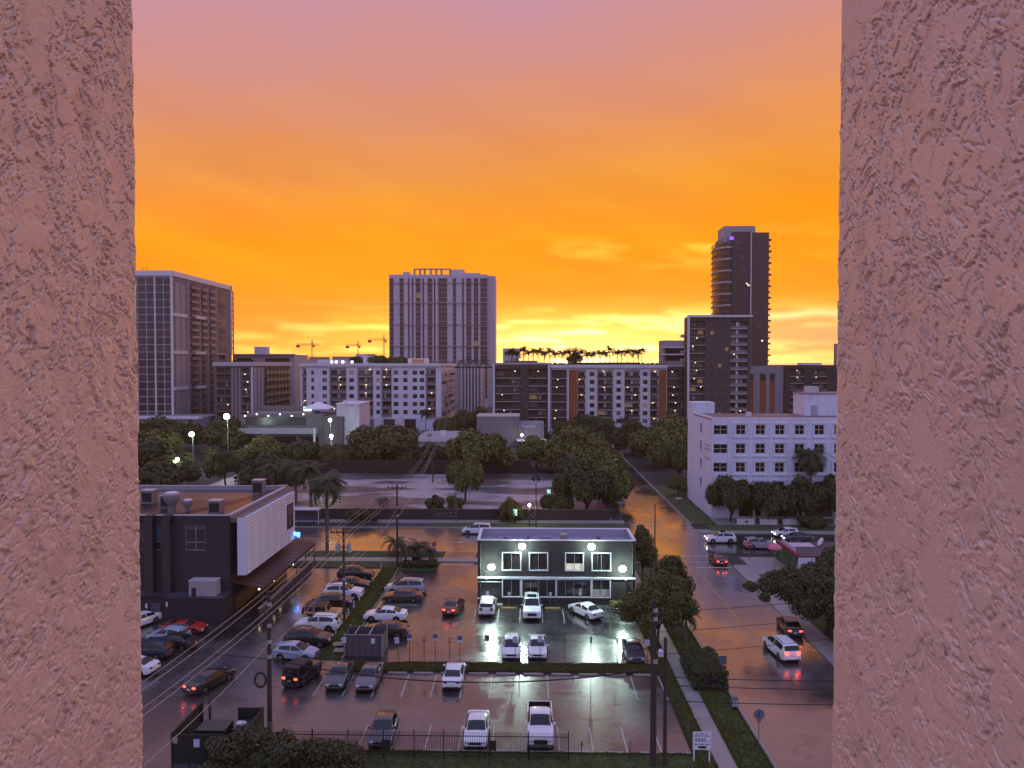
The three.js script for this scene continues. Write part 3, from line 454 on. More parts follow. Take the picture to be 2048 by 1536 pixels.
// tower cranes
function crane(x, z, base, top, jibL, jibR, label) {
  const c = thing('tower_crane', label, 'crane', [x, 0, z], 0, 'construction cranes on the skyline'), m = M(0.16, 0.11, 0.08, 0.6), lat = [], H = top;
  for (const s of [-0.7, 0.7]) lat.push(rod([s, 0, 0], [s, H, 0], 0.18, 0.18, 4)); for (let y = base; y < H; y += 2.4) lat.push(rod([-0.7, y, 0], [0.7, y + 2.4, 0], 0.16, 0.16, 4));
  part('mast', merge(lat), m, c);
  const j = []; j.push(rod([-jibL, H, 0], [jibR, H, 0], 0.18, 0.18, 4), rod([-jibL, H + 1.5, 0], [jibR * 0.8, H + 1.5, 0], 0.13, 0.13, 4)); for (let k = -jibL; k < jibR - 2; k += 2.4) j.push(rod([k, H, 0], [k + 1.2, H + 1.5, 0], 0.15, 0.15, 4), rod([k + 1.2, H + 1.5, 0], [k + 2.4, H, 0], 0.15, 0.15, 4));
  part('jib', merge(j), m, c); part('apex', merge([rod([-0.6, H, 0], [0, H + 6, 0], 0.3, 0.2, 4), rod([0.6, H, 0], [0, H + 6, 0], 0.3, 0.2, 4)]), m, c); part('cab', bx(1.6, 2.2, 1.6, 1.4, H - 1, 0), m, c); part('counterweight', bx(3, 2.4, 1.8, -jibL + 1.5, H - 1, 0), M(0.15, 0.1, 0.07, 0.8), c);
}
crane(-204.8, -700, 20, 46.4, 15, 7, 'leftmost thin tower crane on the orange skyline');
crane(-161, -700, 20, 45.6, 11.5, 4, 'middle tower crane with short jib on the skyline');
crane(-136.2, -700, 20, 51, 15.2, 4, 'tower crane nearest to the striped tower');

{ // mid-distance: grey two-storey building with canopy, white slab and tent
  const b = block('grey_hall', 'low grey two-storey hall with dark glass front among trees', -88, -62.6, -225, 24, 12.9, M(0.16, 0.145, 0.16, 0.75, { map: rainStained }), 0.8, [[1.5, 20, 9.6, 12.2], [2, 9, 0.5, 6.2], [10, 17, 0.5, 6.2], [18, 24, 0.5, 6.2]]);
  pane(b, 'window', 1.5, 20, 9.6, 12.2, -0.6, M(0.07, 0.075, 0.075, 0.2)); for (const x of [2, 10, 18]) pane(b, 'window', x, x + (x > 17 ? 6 : 7), 0.5, 6.2, -0.6);
  part('canopy', bx(24, 1.6, 3, 12, 8.1, 1.4), M(0.34, 0.33, 0.37, 0.7), b); part('side_wing', bx(6, 12.4, 20, 28.6, 6.2, -9), M(0.13, 0.105, 0.11, 0.75), b); part('corner_post', bx(0.5, 9, 0.5, 23.6, 4.5, 3.2), pale, b);
  part('roof_terrace', bx(18, 0.5, 8, 12, 13.2, -8), M(0.3, 0.28, 0.3, 0.7), b); part('terrace_bar', bx(14, 1.8, 3, 10, 14.2, -9), M(0.14, 0.12, 0.12, 0.7), b);
  const fe = M(0.5, 0.6, 0.5, 0.5, { em: [0.7, 1, 0.75], ei: 1.2 }); part('lit_window', sbox(2.6, 1.4, 0.1), fe, b, [18.4, 14.3, -7.4]);
  for (let k = 0; k < 6; k++) part('terrace_lamp', sbox(0.3, 0.3, 0.3), lampWarm, b, [1.4 + k * 3.6, 12.6 + (k % 2) * 0.5, 0.3]);
  const w = thing('white_slab_building', 'blank white slab building with three small windows by the tent', 'building', [-55.2, 0, -226]);
  part('body', bx(7, 16, 15, 0, 8, -7.5), M(0.66, 0.62, 0.70, 0.75, { map: rainStained }), w); part('roof_cap', bx(7.4, 0.4, 15.4, 0, 16.2, -7.5), pale, w);
  for (let k = 0; k < 3; k++) part('window', sbox(0.1, 1.7, 1.1), glassTint, w, [3.52, 8.6, -3 - k * 2.4]);
  for (let k = 0; k < 2; k++) part('roof_vent', bx(0.8, 0.8, 0.8, -1.6 + k * 3.8, 16.8, -3), pale, w);
  const t = thing('tent', 'white peaked tent on the roof of the grey hall', 'tent', [-66.8, 13.35, -235]);
  const cone = new THREE.ConeGeometry(6.1, 2.1, 4, 1); cone.rotateY(Math.PI / 4); cone.translate(0, 2.1, 0); part('canopy', cone.toNonIndexed(), M(0.75, 0.7, 0.74, 0.8), t); cone.computeVertexNormals();
  for (const sx of [-1, 1]) for (const sz of [-1, 1]) part('pole', rod([sx * 4.1, -0.1, sz * 4.1], [sx * 4.1, 1.2, sz * 4.1], 0.06), metalGrey, t);
  const g = thing('grey_box_building', 'windowless grey box building with lower annex behind the central tree', 'building', [-17.6, 0, -256]);
  part('body', bx(14.7, 10.2, 14, 7.35, 5.1, -7), M(0.24, 0.215, 0.25, 0.8, { map: rainStained }), g); part('annex', bx(8.6, 8, 12, 19.0, 4, -5), M(0.27, 0.25, 0.29, 0.8, { map: rainStained }), g); part('roof_edge', bx(15, 0.35, 14.3, 7.35, 10.35, -7), M(0.5, 0.4, 0.36, 0.7), g); part('canopy', bx(10, 0.4, 4, 19, 2.4, 2.5), pale, g); part('wall_sign', bx(5, 1.2, 0.15, 18, 7, 1.1), M(0.35, 0.34, 0.42, 0.7), g);
  const f = thing('flat_roof_shop', 'low flat roofed shop with pale fascia and roof unit', 'building', [-29, 0, -236]);
  part('body', bx(13.6, 4.4, 26, 0, 2.2, -13), M(0.3, 0.27, 0.3, 0.75), f); part('roof', bx(14, 0.3, 26.4, 0, 4.55, -13), M(0.40, 0.35, 0.38, 0.6, { map: rainStained }), f); part('fascia', bx(14.2, 1.2, 0.4, 0, 4.2, 0.35), M(0.55, 0.52, 0.58, 0.7), f); part('roof_unit', bx(2, 1.6, 2, 1, 5.5, -9), pale, f); part('roof_unit', bx(1.2, 0.8, 1.2, -3.2, 5.1, -6), M(0.2, 0.18, 0.18, 0.7), f);
}

// ================= white building on the right =================
{
  const X = 34, zf = -136.7, t = 0.4, white = M(0.72, 0.74, 0.89, 0.75, { map: rainStained });
  const b = thing('white_building', 'white four-storey building with square paired windows at the crossing', 'building', [X, 0, zf]), w = 34;
  const holes = [], xs = [4.4, 8.0, 11.55, 15.15, 18.75, 22.35, 25.9, 29.5], ys = [15.5, 12.0, 8.55, 5.0];
  for (const y of ys) { holes.push([0.3, 2.85, y, y + 1.75]); for (const x of xs) holes.push([x, x + 1.75, y, y + 1.8]); }
  for (const x of [5, 11.5, 18, 24.5]) holes.push([x, x + 4.2, 0.3, 2.9]);
  part('wall', wallShape(w, 18.3, holes, t), white, b); part('body', bx(w, 18.1, 15.6, w / 2, 9.0, -t - 7.9), white, b);
  const fr = M(0.6, 0.5, 0.42, 0.6);
  for (const [a, c, d, e] of holes) {
    const wn = new THREE.Group(); wn.name = 'window'; wn.position.set((a + c) / 2, (d + e) / 2, 0); b.add(wn); const W = c - a, H = e - d;
    part('pane', sbox(W, H, 0.05), d < 1 && a > 17 ? M(0.10, 0.08, 0.05, 0.4) : glassDark, wn, [0, 0, -t + 0.06]);
    part('frame', merge([bx(0.08, H, 0.1, 0, 0, 0), bx(W, 0.08, 0.1, 0, 0.02, 0), bx(W, 0.09, 0.1, 0, H / 2 - 0.045, 0), bx(W, 0.09, 0.1, 0, -H / 2 + 0.045, 0), bx(0.08, H - 0.2, 0.1, W / 2 - 0.04, 0, 0), bx(0.08, H - 0.2, 0.1, -W / 2 + 0.04, 0, 0)]), fr, wn, [0, 0, -t + 0.16]);
    if (d > 1 && a > 1) part('sill', merge([bx(W + 1.1, 0.22, 0.3, 0, -H / 2 - 0.45, 0.1), bx(W + 0.9, 0.12, 0.16, 0, H / 2 + 0.28, 0.06), bx(0.12, H + 0.7, 0.12, -W / 2 - 0.4, 0, 0.05), bx(0.12, H + 0.7, 0.12, W / 2 + 0.4, 0, 0.05)]), white, wn);
  }
  part('corner_pilaster', sbox(0.35, 18.3, 0.3), white, b, [3.1, 9.15, 0.12]);
  part('roof', bx(w - 0.7, 0.3, 15.4, w / 2, 18.2, -8.2), M(0.17, 0.12, 0.12, 0.6, { map: rainStained }), b);
  part('parapet', merge([bx(w, 0.35, 0.4, w / 2, 18.47, -0.2), bx(0.4, 0.35, 15.6, 0.2, 18.47, -8.2)]), M(0.66, 0.62, 0.68, 0.7), b);
  part('rear_stair_box', bx(4.4, 20.6, 5, 2.3, 10.3, -18.6), white, b);
  part('penthouse', bx(13, 4.3, 6.3, 26.9, 20.45, -12.6), white, b); part('penthouse_roof', bx(13.3, 0.25, 6.6, 26.9, 22.72, -12.6), M(0.3, 0.22, 0.22, 0.7), b); part('penthouse_door', sbox(1.2, 2.0, 0.1), M(0.4, 0.36, 0.42, 0.6), b, [22.2, 19.4, -9.42]);
  part('roof_tank', merge([bx(2.2, 1.2, 2, 22.6, 23.45, -12), bx(2.4, 0.12, 0.12, 22, 22.95, -10.4)]), M(0.5, 0.48, 0.52, 0.5), b);
  part('roof_unit', bx(0.9, 0.8, 0.9, 9, 18.75, -8), pale, b); part('roof_pipe', merge([bx(4.4, 0.15, 0.15, 13, 18.5, -1.4), bx(2.4, 0.12, 0.12, 5.4, 18.5, -3), bx(6, 0.12, 0.12, 14, 18.5, -9.5)]), M(0.6, 0.5, 0.5, 0.5), b);
  for (const y of [15.2, 11.8, 8.3, 4.7]) { const sw = new THREE.Group(); sw.name = 'side_window'; sw.position.set(-0.02, y + 0.9, -8.2); b.add(sw); part('pane', sbox(0.06, 1.7, 1.1), glassDark, sw, [-0.0, 0, 0]); part('frame', merge([bx(0.14, 0.14, 1.5, -0.03, 0.92, 0), bx(0.2, 0.16, 1.5, -0.05, -0.92, 0), bx(0.14, 1.8, 0.14, -0.03, 0, 0.66), bx(0.14, 1.8, 0.14, -0.03, 0, -0.66)]), white, sw); }
  const let1 = []; const rL = rngOf(5); for (let r = 0; r < 3; r++) for (let k = 0; k < 9; k++) if (rL() > 0.15) let1.push(bx(0.03, 0.42, 0.16 + 0.16 * rL(), -0.03, 13.2 - r * 0.75 + (r > 1 ? -1.0 : 0), -1.1 - k * 0.52)); part('lettering', merge(let1), M(0.42, 0.41, 0.5, 0.7), b);
  for (const x of [7.4, 16, 24.6]) part('entrance_column', rod([x, 0, 1.4], [x, 3.4, 1.4], 0.28, 0.24, 12), M(0.6, 0.52, 0.36, 0.7), b);
  part('entrance_canopy', bx(24, 0.3, 2, 17, 3.5, 1.1), white, b);
  for (let k = 0; k < 5; k++) { const p = thing('planter_wall', ['long low white planter wall with a small dark plaque', 'second low white planter wall right of the plaque', 'third low white planter wall beside the shrub', 'fourth low white planter wall partly hidden by shrubs', 'last low white planter wall near the pier'][k], 'planter', [37.2 + k * 4.0 + 1.5 + (k > 3 ? 1 : 0), 0.1, -131.3]); part('wall', bx(3.0, 0.85, 0.5, 0, 0.42, 0), M(0.62, 0.58, 0.62, 0.75, { map: rainStained }), p); part('coping', bx(3.1, 0.08, 0.6, 0, 0.89, 0), pale, p); if (!k) part('plaque', sbox(0.5, 0.32, 0.05), M(0.02, 0.02, 0.02, 0.5), p, [0.1, 0.5, 0.27]); }
}
// ================= grey office building =================
const floodMat = M(0.8, 0.9, 0.85, 0.4, { em: [0.78, 1, 0.88], ei: 40 });
{
  const X = -5.9, w = 18.65, h = 7.62, zf = -87, t = 0.22, D = 6.3, grey = M(0.036, 0.033, 0.036, 0.7, { map: rainStained }), white = M(0.66, 0.66, 0.70, 0.6);
  const b = thing('office_building', 'dark grey two-storey office building with white framed windows and wall floodlights', 'building', [X, 0, zf]);
  const up = [[-2.91, -0.84], [0.29, 2.35], [4.56, 6.57], [7.7, 9.79]], lo = [[-2.91, -0.87], [-0.61, 3.32], [3.51, 7.48], [7.71, 9.75]];
  const holes = [...up.map(([a, c]) => [a - X, c - X, 4.13, 6.13, 1]), ...lo.map(([a, c]) => [a - X, c - X, 0.95, 2.98, 0]), [0.55, 1.6, 0.1, 2.4, 2], [1.75, 2.75, 0.1, 2.4, 2]];
  part('wall', wallShape(w, h, holes, t), grey, b); part('body', bx(w, h - 0.9, D - t, w / 2, (h - 0.9) / 2, -t - (D - t) / 2 - 0.01), grey, b);
  part('parapet', merge([bx(0.22, 0.9, D - t, 0.11, h - 0.45, -t - (D - t) / 2), bx(0.22, 0.9, D - t, w - 0.11, h - 0.45, -t - (D - t) / 2), bx(w - 0.44, 0.9, 0.22, w / 2, h - 0.45, -D + 0.11)]), M(0.34, 0.33, 0.42, 0.7), b);
  part('coping', merge([bx(w + 0.1, 0.09, 0.34, w / 2, h + 0.05, -0.1), bx(w + 0.1, 0.09, 0.34, w / 2, h + 0.05, -D + 0.1), bx(0.34, 0.09, D - 0.54, 0.1, h + 0.05, -D / 2), bx(0.34, 0.09, D - 0.54, w - 0.1, h + 0.05, -D / 2)]), white, b);
  part('roof', bx(w - 0.5, 0.06, D - 0.5, w / 2, h - 0.86, -D / 2), M(0.30, 0.29, 0.40, 0.5, { map: rainStained }), b);
  for (const [a, c, d, e, k] of holes) {
    const W = c - a, H = e - d, g = new THREE.Group(); g.name = k === 2 ? 'door' : 'window'; g.position.set((a + c) / 2, (d + e) / 2, 0); b.add(g);
    part('pane', sbox(W, H, 0.04), k === 2 ? M(0.03, 0.03, 0.035, 0.4) : glassDark, g, [0, 0, -t + 0.05]);
    if (k === 2) { part('handle', sbox(0.05, 0.4, 0.06), metalGrey, g, [W * 0.35, 0, -t + 0.1]); continue; }
    part('frame', merge([bx(W + 0.24, 0.13, 0.1, 0, H / 2 + 0.05, 0), bx(W + 0.24, 0.13, 0.1, 0, -H / 2 - 0.05, 0), bx(0.13, H + 0.0, 0.1, W / 2 + 0.05, 0, 0), bx(0.13, H + 0.0, 0.1, -W / 2 - 0.05, 0, 0)]), white, g, [0, 0, 0.03]);
    const n = W > 3 ? 4 : 2, m = []; for (let q = 1; q < n; q++) m.push(bx(0.05, H, 0.06, -W / 2 + (W / n) * q, 0, 0)); part('mullion', merge(m), M(0.34, 0.31, 0.28, 0.5), g, [0, 0, -t + 0.12]);
    if (k === 1 && a > 10 && a < 11) part('blind', sbox(W, H * 0.36, 0.02), M(0.62, 0.58, 0.42, 0.8, { em: [1, 0.95, 0.7], ei: 0.25 }), g, [0, -H * 0.31, -t + 0.085]);
    if (k === 0 && a > 13) part('blind', sbox(W, H * 0.4, 0.02), M(0.42, 0.42, 0.36, 0.8), g, [0, -H * 0.27, -t + 0.085]);
  }
  part('ledge', bx(w + 0.04, 0.2, 0.16, w / 2, 3.2, 0.07), white, b); for (let k = 0; k < 3; k++) part('pilaster', sbox(0.09, 2.9, 0.06), M(0.10, 0.10, 0.13, 0.6), b, [[5.17, 9.3, 13.5][k], 1.6, 0.04]);
  part('ledge', bx(2.7, 0.09, 0.1, 1.5, 2.68, 0.06), M(0.45, 0.47, 0.47, 0.6), b);
  const ac = new THREE.Group(); ac.name = 'air_conditioner'; ac.position.set(10.3, h - 0.83, -2.6); b.add(ac); part('housing', bx(0.9, 1.0, 0.8, 0, 0.5, 0), M(0.30, 0.26, 0.24, 0.6), ac); part('fan_ring', (() => { const g = new THREE.TorusGeometry(0.28, 0.07, 8, 18); g.rotateX(Math.PI / 2); g.translate(0, 1.03, 0); return g; })(), M(0.6, 0.45, 0.3, 0.5), ac); part('vent_pipe', rod([1.1, 0, 0.1], [1.1, 0.5, 0.1], 0.06), metalGrey, b, [10.3, h - 0.83, -2.6]);
  for (const x of [0.35, 18.3]) part('downpipe', merge([rod([x, 0.1, 0.08], [x, 7.2, 0.08], 0.05, 0.05, 8), bx(0.2, 0.2, 0.16, x, 7.2, 0.06)]), M(0.07, 0.07, 0.075, 0.5), b); part('conduit', merge([rod([14.2, 3.3, 0.05], [14.2, 6.9, 0.05], 0.022, 0.022, 6), rod([4.4, 6.5, 0.05], [6.2, 6.5, 0.05], 0.022, 0.022, 6)]), M(0.09, 0.09, 0.09, 0.5), b);
  for (const [x, z, s] of [[3.2, -3.4, 0.5], [6.0, -4.4, 0.35], [14.6, -3.8, 0.55], [16.4, -2.4, 0.3]]) part('roof_vent', merge([bx(s, s * 0.9, s, x, h - 0.83 + s * 0.45, z), bx(s * 1.2, 0.06, s * 1.2, x, h - 0.8 + s * 0.9, z)]), M(0.2, 0.19, 0.22, 0.5), b);
  part('roof_hatch', bx(1.1, 0.35, 0.9, 8.2, h - 0.66, -4.4), M(0.26, 0.25, 0.3, 0.6), b); part('step', bx(2.6, 0.14, 0.8, 1.65, 0.07, 0.42), kerbMat, b); part('plinth', bx(w + 0.03, 0.3, 0.03, w / 2, 0.15, 0.016), M(0.025, 0.025, 0.028, 0.8), b);
  // the wall floodlights: fitting, glowing lens and the light it throws
  for (const [x, y, tw] of [[-0.64, 6.95, 0], [7.56, 6.95, 0], [-4.25, 4.45, 0], [11.21, 4.35, 0]]) {
    const l = new THREE.Group(); l.name = 'wall_floodlight'; l.position.set(x - X, y, 0); b.add(l);
    part('housing', bx(0.42, 0.34, 0.26, 0, 0.14, 0.14), M(0.10, 0.11, 0.11, 0.5), l); part('lens', new THREE.SphereGeometry(0.40, 18, 12).scale(1, 0.9, 0.5).translate(0, 0.02, 0.3), floodMat, l); part('bracket', rod([0, -0.1, 0.05], [0, -0.5, 0.02], 0.08), metalDark, l);
    const p = new THREE.PointLight(new THREE.Color(0.70, 1, 0.85), 44, 0, 2); p.position.set(x, y - 0.05, zf + 0.62); p.castShadow = true; p.shadow.radius = 6; scene.add(p);
    const sp = new THREE.SpotLight(new THREE.Color(0.70, 1, 0.85), 48, 0, R(64), 0.8, 2); sp.position.set(x, y, zf + 0.62); sp.target.position.set(x, 0, zf + 9); sp.castShadow = true; sp.shadow.radius = 6; scene.add(sp); scene.add(sp.target);
  }
  for (const x of [1.05, 17.5]) part('goose_lamp', merge([rod([x, 3.05, 0.02], [x, 3.15, 0.3], 0.03), bx(0.2, 0.1, 0.2, x, 3.1, 0.34)]), M(0.5, 0.5, 0.5, 0.5), b);
  for (const [x, y] of [[1.2, 1.55], [3.75, 1.5], [6.2, 1.55], [8.6, 1.5], [12.1, 1.6]]) { const s = thing('bay_sign', ['small white bay sign before the office door', 'small white bay sign before the first office window', 'small white bay sign behind the big white car', 'small white bay sign before the wide office window', 'taller bay sign with two plates before the office'][[1.2, 3.75, 6.2, 8.6, 12.1].indexOf(x)], 'sign', [X + x, 0, zf + 0.75], 0, 'bay signs before the office'); part('post', rod([0, 0, 0], [0, 1.6, 0], 0.025), metalGrey, s); part('plate', sbox(0.3, 0.42, 0.02), M(0.62, 0.62, 0.64, 0.5), s, [0, y, 0.03]); if (x > 12) part('plate', sbox(0.3, 0.3, 0.02), M(0.6, 0.6, 0.62, 0.5), s, [0, y + 0.42, 0.03]); }
}
// ================= dark building with the white block screen, left =================
{
  const X1 = -33.75, zf = -82.6, zr = -102.2, h = 11.3, dark = M(0.042, 0.036, 0.040, 0.8, { map: rainStained }), b = thing('restaurant_building', 'dark grey flat-roofed building with white block screen and ducts at the left', 'building', [X1, 0, zf]), w = 26, D = zf - zr;
  const wins = [[-43.89, -41.64, 7.36, 10.25, 1], [-38.8, -36.45, 7.34, 10.22, 0], [-48.9, -46.7, 7.36, 10.25, 0]];
  const holes = wins.map(([a, c, d, e]) => [a - X1 + w, c - X1 + w, d, e]);
  part('wall', wallShape(w, h, holes, 0.3), dark, b, [-w, 0, 0]); part('body', bx(w, h - 0.5, D - 0.3, -w / 2, (h - 0.5) / 2, -0.31 - (D - 0.3) / 2), dark, b);
  const wf = M(0.30, 0.25, 0.22, 0.6);
  wins.forEach(([a, c, d, e, blue]) => { const g = new THREE.Group(), W = c - a, H = e - d; g.name = 'window'; g.position.set((a + c) / 2 - X1, (d + e) / 2, 0); b.add(g); part('pane', sbox(W, H, 0.05), glassDark, g, [0, 0, -0.25]); part('frame', merge([bx(0.08, H, 0.1, 0, 0, 0), bx(W, 0.08, 0.1, 0, -H * 0.18, 0), bx(W, 0.07, 0.1, 0, H / 2 - 0.035, 0), bx(W, 0.07, 0.1, 0, -H / 2 + 0.035, 0), bx(0.07, H - 0.14, 0.1, W / 2 - 0.035, 0, 0), bx(0.07, H - 0.14, 0.1, -W / 2 + 0.035, 0, 0)]), wf, g, [0, 0, -0.14]); for (const s of [-1, 1]) part('blind', sbox(W / 2 - 0.06, blue ? H * 0.66 : H * 0.17, 0.02), blue ? M(0.035, 0.12, 0.17, 0.7) : M(0.12, 0.10, 0.11, 0.8), g, [s * W / 4, blue ? H * 0.16 : H * 0.41, -0.215]); });
  part('roof', bx(w - 0.4, 0.06, D - 0.4, -w / 2, h - 0.42, -D / 2), M(0.22, 0.165, 0.165, 0.32, { map: concreteWet }), b);
  part('parapet', merge([bx(w, 0.55, 0.25, -w / 2, h - 0.15, -D + 0.12), bx(0.25, 0.5, D - 0.6, -0.12, h - 0.22, -D / 2)]), M(0.30, 0.29, 0.36, 0.7), b);
  part('coping', merge([bx(w, 0.08, 0.4, -w / 2, h + 0.05, -0.12), bx(w, 0.09, 0.4, -w / 2, h + 0.17, -D + 0.12), bx(0.45, 0.08, D - 0.7, -0.12, h + 0.06, -D / 2)]), M(0.42, 0.39, 0.44, 0.5), b);
  part('side_cornice', bx(1.0, 0.5, D - 0.4, 0.5, h - 0.55, -D / 2 - 0.1), M(0.17, 0.11, 0.09, 0.7), b);
  // roof plant
  const duct = M(0.05, 0.045, 0.048, 0.55, { metalness: 0.3 });
  for (const x of [-8.9, -6.9]) part('duct', merge([bx(0.95, 10.6, 0.8, x, 5.6, 0.42), bx(0.95, 0.9, 1.6, x, 11.0, -0.1)]), duct, b);
  const lathe = (pts) => new THREE.LatheGeometry(pts.map(([r, y]) => new THREE.Vector2(r, y)), 20);
  const fan = (x, z, s) => { const g = new THREE.Group(); g.name = 'exhaust_fan'; g.position.set(x, h - 0.39, z); b.add(g); part('stem', lathe([[0.45 * s, 0], [0.45 * s, 0.9 * s], [0.5 * s, 1.0 * s]]), M(0.17, 0.16, 0.17, 0.5), g); part('bowl', lathe([[0.5 * s, 1.0 * s], [0.95 * s, 1.7 * s], [1.05 * s, 2.3 * s], [0.95 * s, 2.5 * s], [0.0, 2.5 * s]]), M(0.28, 0.26, 0.28, 0.45, { metalness: 0.3 }), g); part('cap', (() => { const c = new THREE.CylinderGeometry(0.72 * s, 0.72 * s, 0.06, 24); c.translate(0, 2.54 * s, 0); return c; })(), M(0.72, 0.70, 0.74, 0.4), g); };
  fan(-8.3, -3.6, 0.95); fan(-6.5, -3.8, 0.6);
  const unit = (x, z, sx, sy, sz) => { const g = new THREE.Group(); g.name = 'roof_unit'; g.position.set(x, h - 0.39, z); b.add(g); part('housing', bx(sx, sy, sz, 0, sy / 2, 0), M(0.19, 0.165, 0.175, 0.6), g); part('lid', bx(sx + 0.1, 0.08, sz + 0.1, 0, sy + 0.04, 0), M(0.5, 0.42, 0.4, 0.5), g); part('grille', bx(sx * 0.8, sy * 0.7, 0.04, 0, sy * 0.5, sz / 2 + 0.02), metalDark, g); };
  unit(-3.0, -3.6, 1.45, 1.5, 1.2); unit(-2.6, -16.4, 1.5, 1.9, 1.2); unit(-14.2, -9.8, 1.5, 1.6, 1.3); unit(-10.4, -6.6, 1.2, 1.5, 1.0);
  part('roof_pipe', merge([rod([-7, h - 0.25, -2], [-4.6, h - 0.25, -7.5], 0.07), rod([-4.6, h - 0.25, -7.5], [-2, h - 0.25, -16], 0.06), rod([-2, h - 0.25, -16.6], [-0.8, h - 0.25, -18], 0.06)]), M(0.12, 0.08, 0.07, 0.6), b);
  // the white breeze-block screen
  const sc = new THREE.Group(); sc.name = 'block_screen'; sc.position.set(1.85, 4.55, 0); b.add(sc); const L = 17.2, H = 6.45, nz = 20, ny = 15, bw = L / nz, bh = H / ny;
  part('screen_back', bx(0.85, H, L, -0.5, H / 2, -L / 2 - 0.3), M(0.17, 0.15, 0.20, 0.8), sc);
  const frame = [bx(0.5, H - 0.0, 0.3, -0.23, H / 2, -0.28 + 0.12), bx(0.26, 0.12, L, -0.08, H + 0.06, -L / 2 - 0.3), bx(1.0, H, 0.28, -0.46, H / 2, -0.0 - 0.14)]; part('screen_frame', merge([frame[1], frame[2]]), M(0.62, 0.60, 0.68, 0.7), sc);
  const blk = [M(0.80, 0.79, 0.82, 0.8), M(0.74, 0.73, 0.76, 0.8), M(0.77, 0.76, 0.79, 0.8)], hole = wallShape(bw - 0.05, bh - 0.11, [[0.12, bw * 0.5 - 0.06, 0.1, bh - 0.21], [bw * 0.5 + 0.02, bw - 0.17, 0.1, bh - 0.21]], 0.14); hole.rotateY(Math.PI / 2);
  for (let i = 0; i < nz; i++) for (let j = 0; j < ny; j++) part('screen_block', hole, blk[(i * 7 + j * 3) % 3], sc, [0.06, j * bh + 0.035, -0.36 - i * bw]);
  const pg = document.createElement('canvas'); pg.width = 256; pg.height = 320; { const c = pg.getContext('2d'); c.fillStyle = '#2a2124'; c.fillRect(0, 0, 256, 320); const r = rngOf(9); for (let k = 0; k < 260; k++) { c.fillStyle = `rgba(${90 + r() * 90 | 0},${80 + r() * 70 | 0},${85 + r() * 70 | 0},${0.15 + r() * 0.4})`; c.beginPath(); c.ellipse(20 + r() * 216, 20 + r() * 130, 3 + r() * 15, 3 + r() * 9, r() * 3, 0, 7); c.fill(); } c.fillStyle = '#8d7f80'; for (let k = 0; k < 4; k++) for (let q = 0; q < 5; q++) if (r() > 0.2) c.fillRect(70 + q * 24, 180 + k * 30, 8 + r() * 12, 18); }
  const pt = new THREE.CanvasTexture(pg); pt.colorSpace = THREE.SRGBColorSpace; const pl = new THREE.PlaneGeometry(2.5, 3.3); pl.rotateY(Math.PI / 2); part('banner', pl, M(1, 1, 1, 0.8, { map: pt }), sc, [0.12, 3.6, -15.4]);
  // awning
  const aw = new THREE.Group(); aw.name = 'awning'; b.add(aw); const wood = [M(0.085, 0.040, 0.030, 0.6, { map: mottled }), M(0.11, 0.052, 0.038, 0.55, { map: mottled }), M(0.07, 0.034, 0.028, 0.65, { map: mottled })]; const slat = bx(4.0, 0.07, 0.5); slat.rotateZ(-0.19);
  for (let k = 0; k < 40; k++) part('awning_board', slat, wood[k % 3], aw, [1.6, 3.35, -0.6 - k * 0.53]);
  part('awning_beam', bx(0.14, 0.3, 21.4, 3.5, 2.85, -11), M(0.06, 0.035, 0.03, 0.7), aw); for (let k = 0; k < 6; k++) part('awning_post', rod([3.45, 0, -0.8 - k * 4.1], [3.45, 2.8, -0.8 - k * 4.1], 0.07), M(0.05, 0.03, 0.03, 0.7), aw);
  // blue neon
  const ng = new THREE.Group(); ng.name = 'neon_sign'; ng.position.set(2.2, 4.7, -17.2); ng.scale.set(0.55, 1.1, 0.6); b.add(ng); const nm = M(0.1, 0.3, 0.9, 0.4, { em: [0.08, 0.34, 1], ei: 5 }), r = rngOf(31);
  for (let k = 0; k < 5; k++) { const pts = []; for (let q = 0; q < 7; q++) pts.push([-0.9 + k * 0.42 + 0.14 * Math.sin(q * 1.7 + k), 0.75 * Math.abs(Math.sin(q * 1.1 + k * 1.3)) + 0.1 * r(), 0.02 * q]); part('neon_letter', tube(pts, 0.055, 20, 5), nm, ng); } part('neon_bracket', merge([bx(2.2, 0.06, 0.05, 0, 0.15, -0.1), bx(2.2, 0.06, 0.05, 0, 0.7, -0.1)]), metalDark, ng);
  const nl = new THREE.PointLight(new THREE.Color(0.1, 0.4, 1), 1, 0, 2); nl.position.set(X1 + 2.4, 5.1, zf - 16.9); nl.castShadow = true; scene.add(nl);
  part('cafe_front', merge([bx(0.1, 2.7, 18, 0.1, 1.4, -10)]), glassDark, b); for (let k = 0; k < 5; k++) part('terrace_lamp', new THREE.SphereGeometry(0.11, 10, 8), lampWarm, b, [2.6 + (k % 2) * 0.5, 2.35, -2 - k * 3.6]);
  // annex with a condenser on its roof
  const a = thing('annex', 'low dark annex with pale metal roof at the foot of the dark building', 'building', [-39, 0, -82.2]);
  part('body', bx(10.6, 2.55, 2.1, 0, 1.28, 0.7), M(0.03, 0.026, 0.03, 0.8, { map: rainStained }), a); part('roof', bx(10.9, 0.1, 2.4, 0, 2.63, 0.72), M(0.28, 0.27, 0.36, 0.35, { map: concreteWet }), a); part('door', sbox(1.0, 2.0, 0.06), M(0.07, 0.07, 0.09, 0.5), a, [-2.2, 1.0, 1.78]); for (const [x, y] of [[-0.9, 1.9], [-3.2, 1.7]]) part('wall_lamp', sbox(0.18, 0.5, 0.12), M(0.6, 0.6, 0.65, 0.5), a, [x, y, 1.82]);
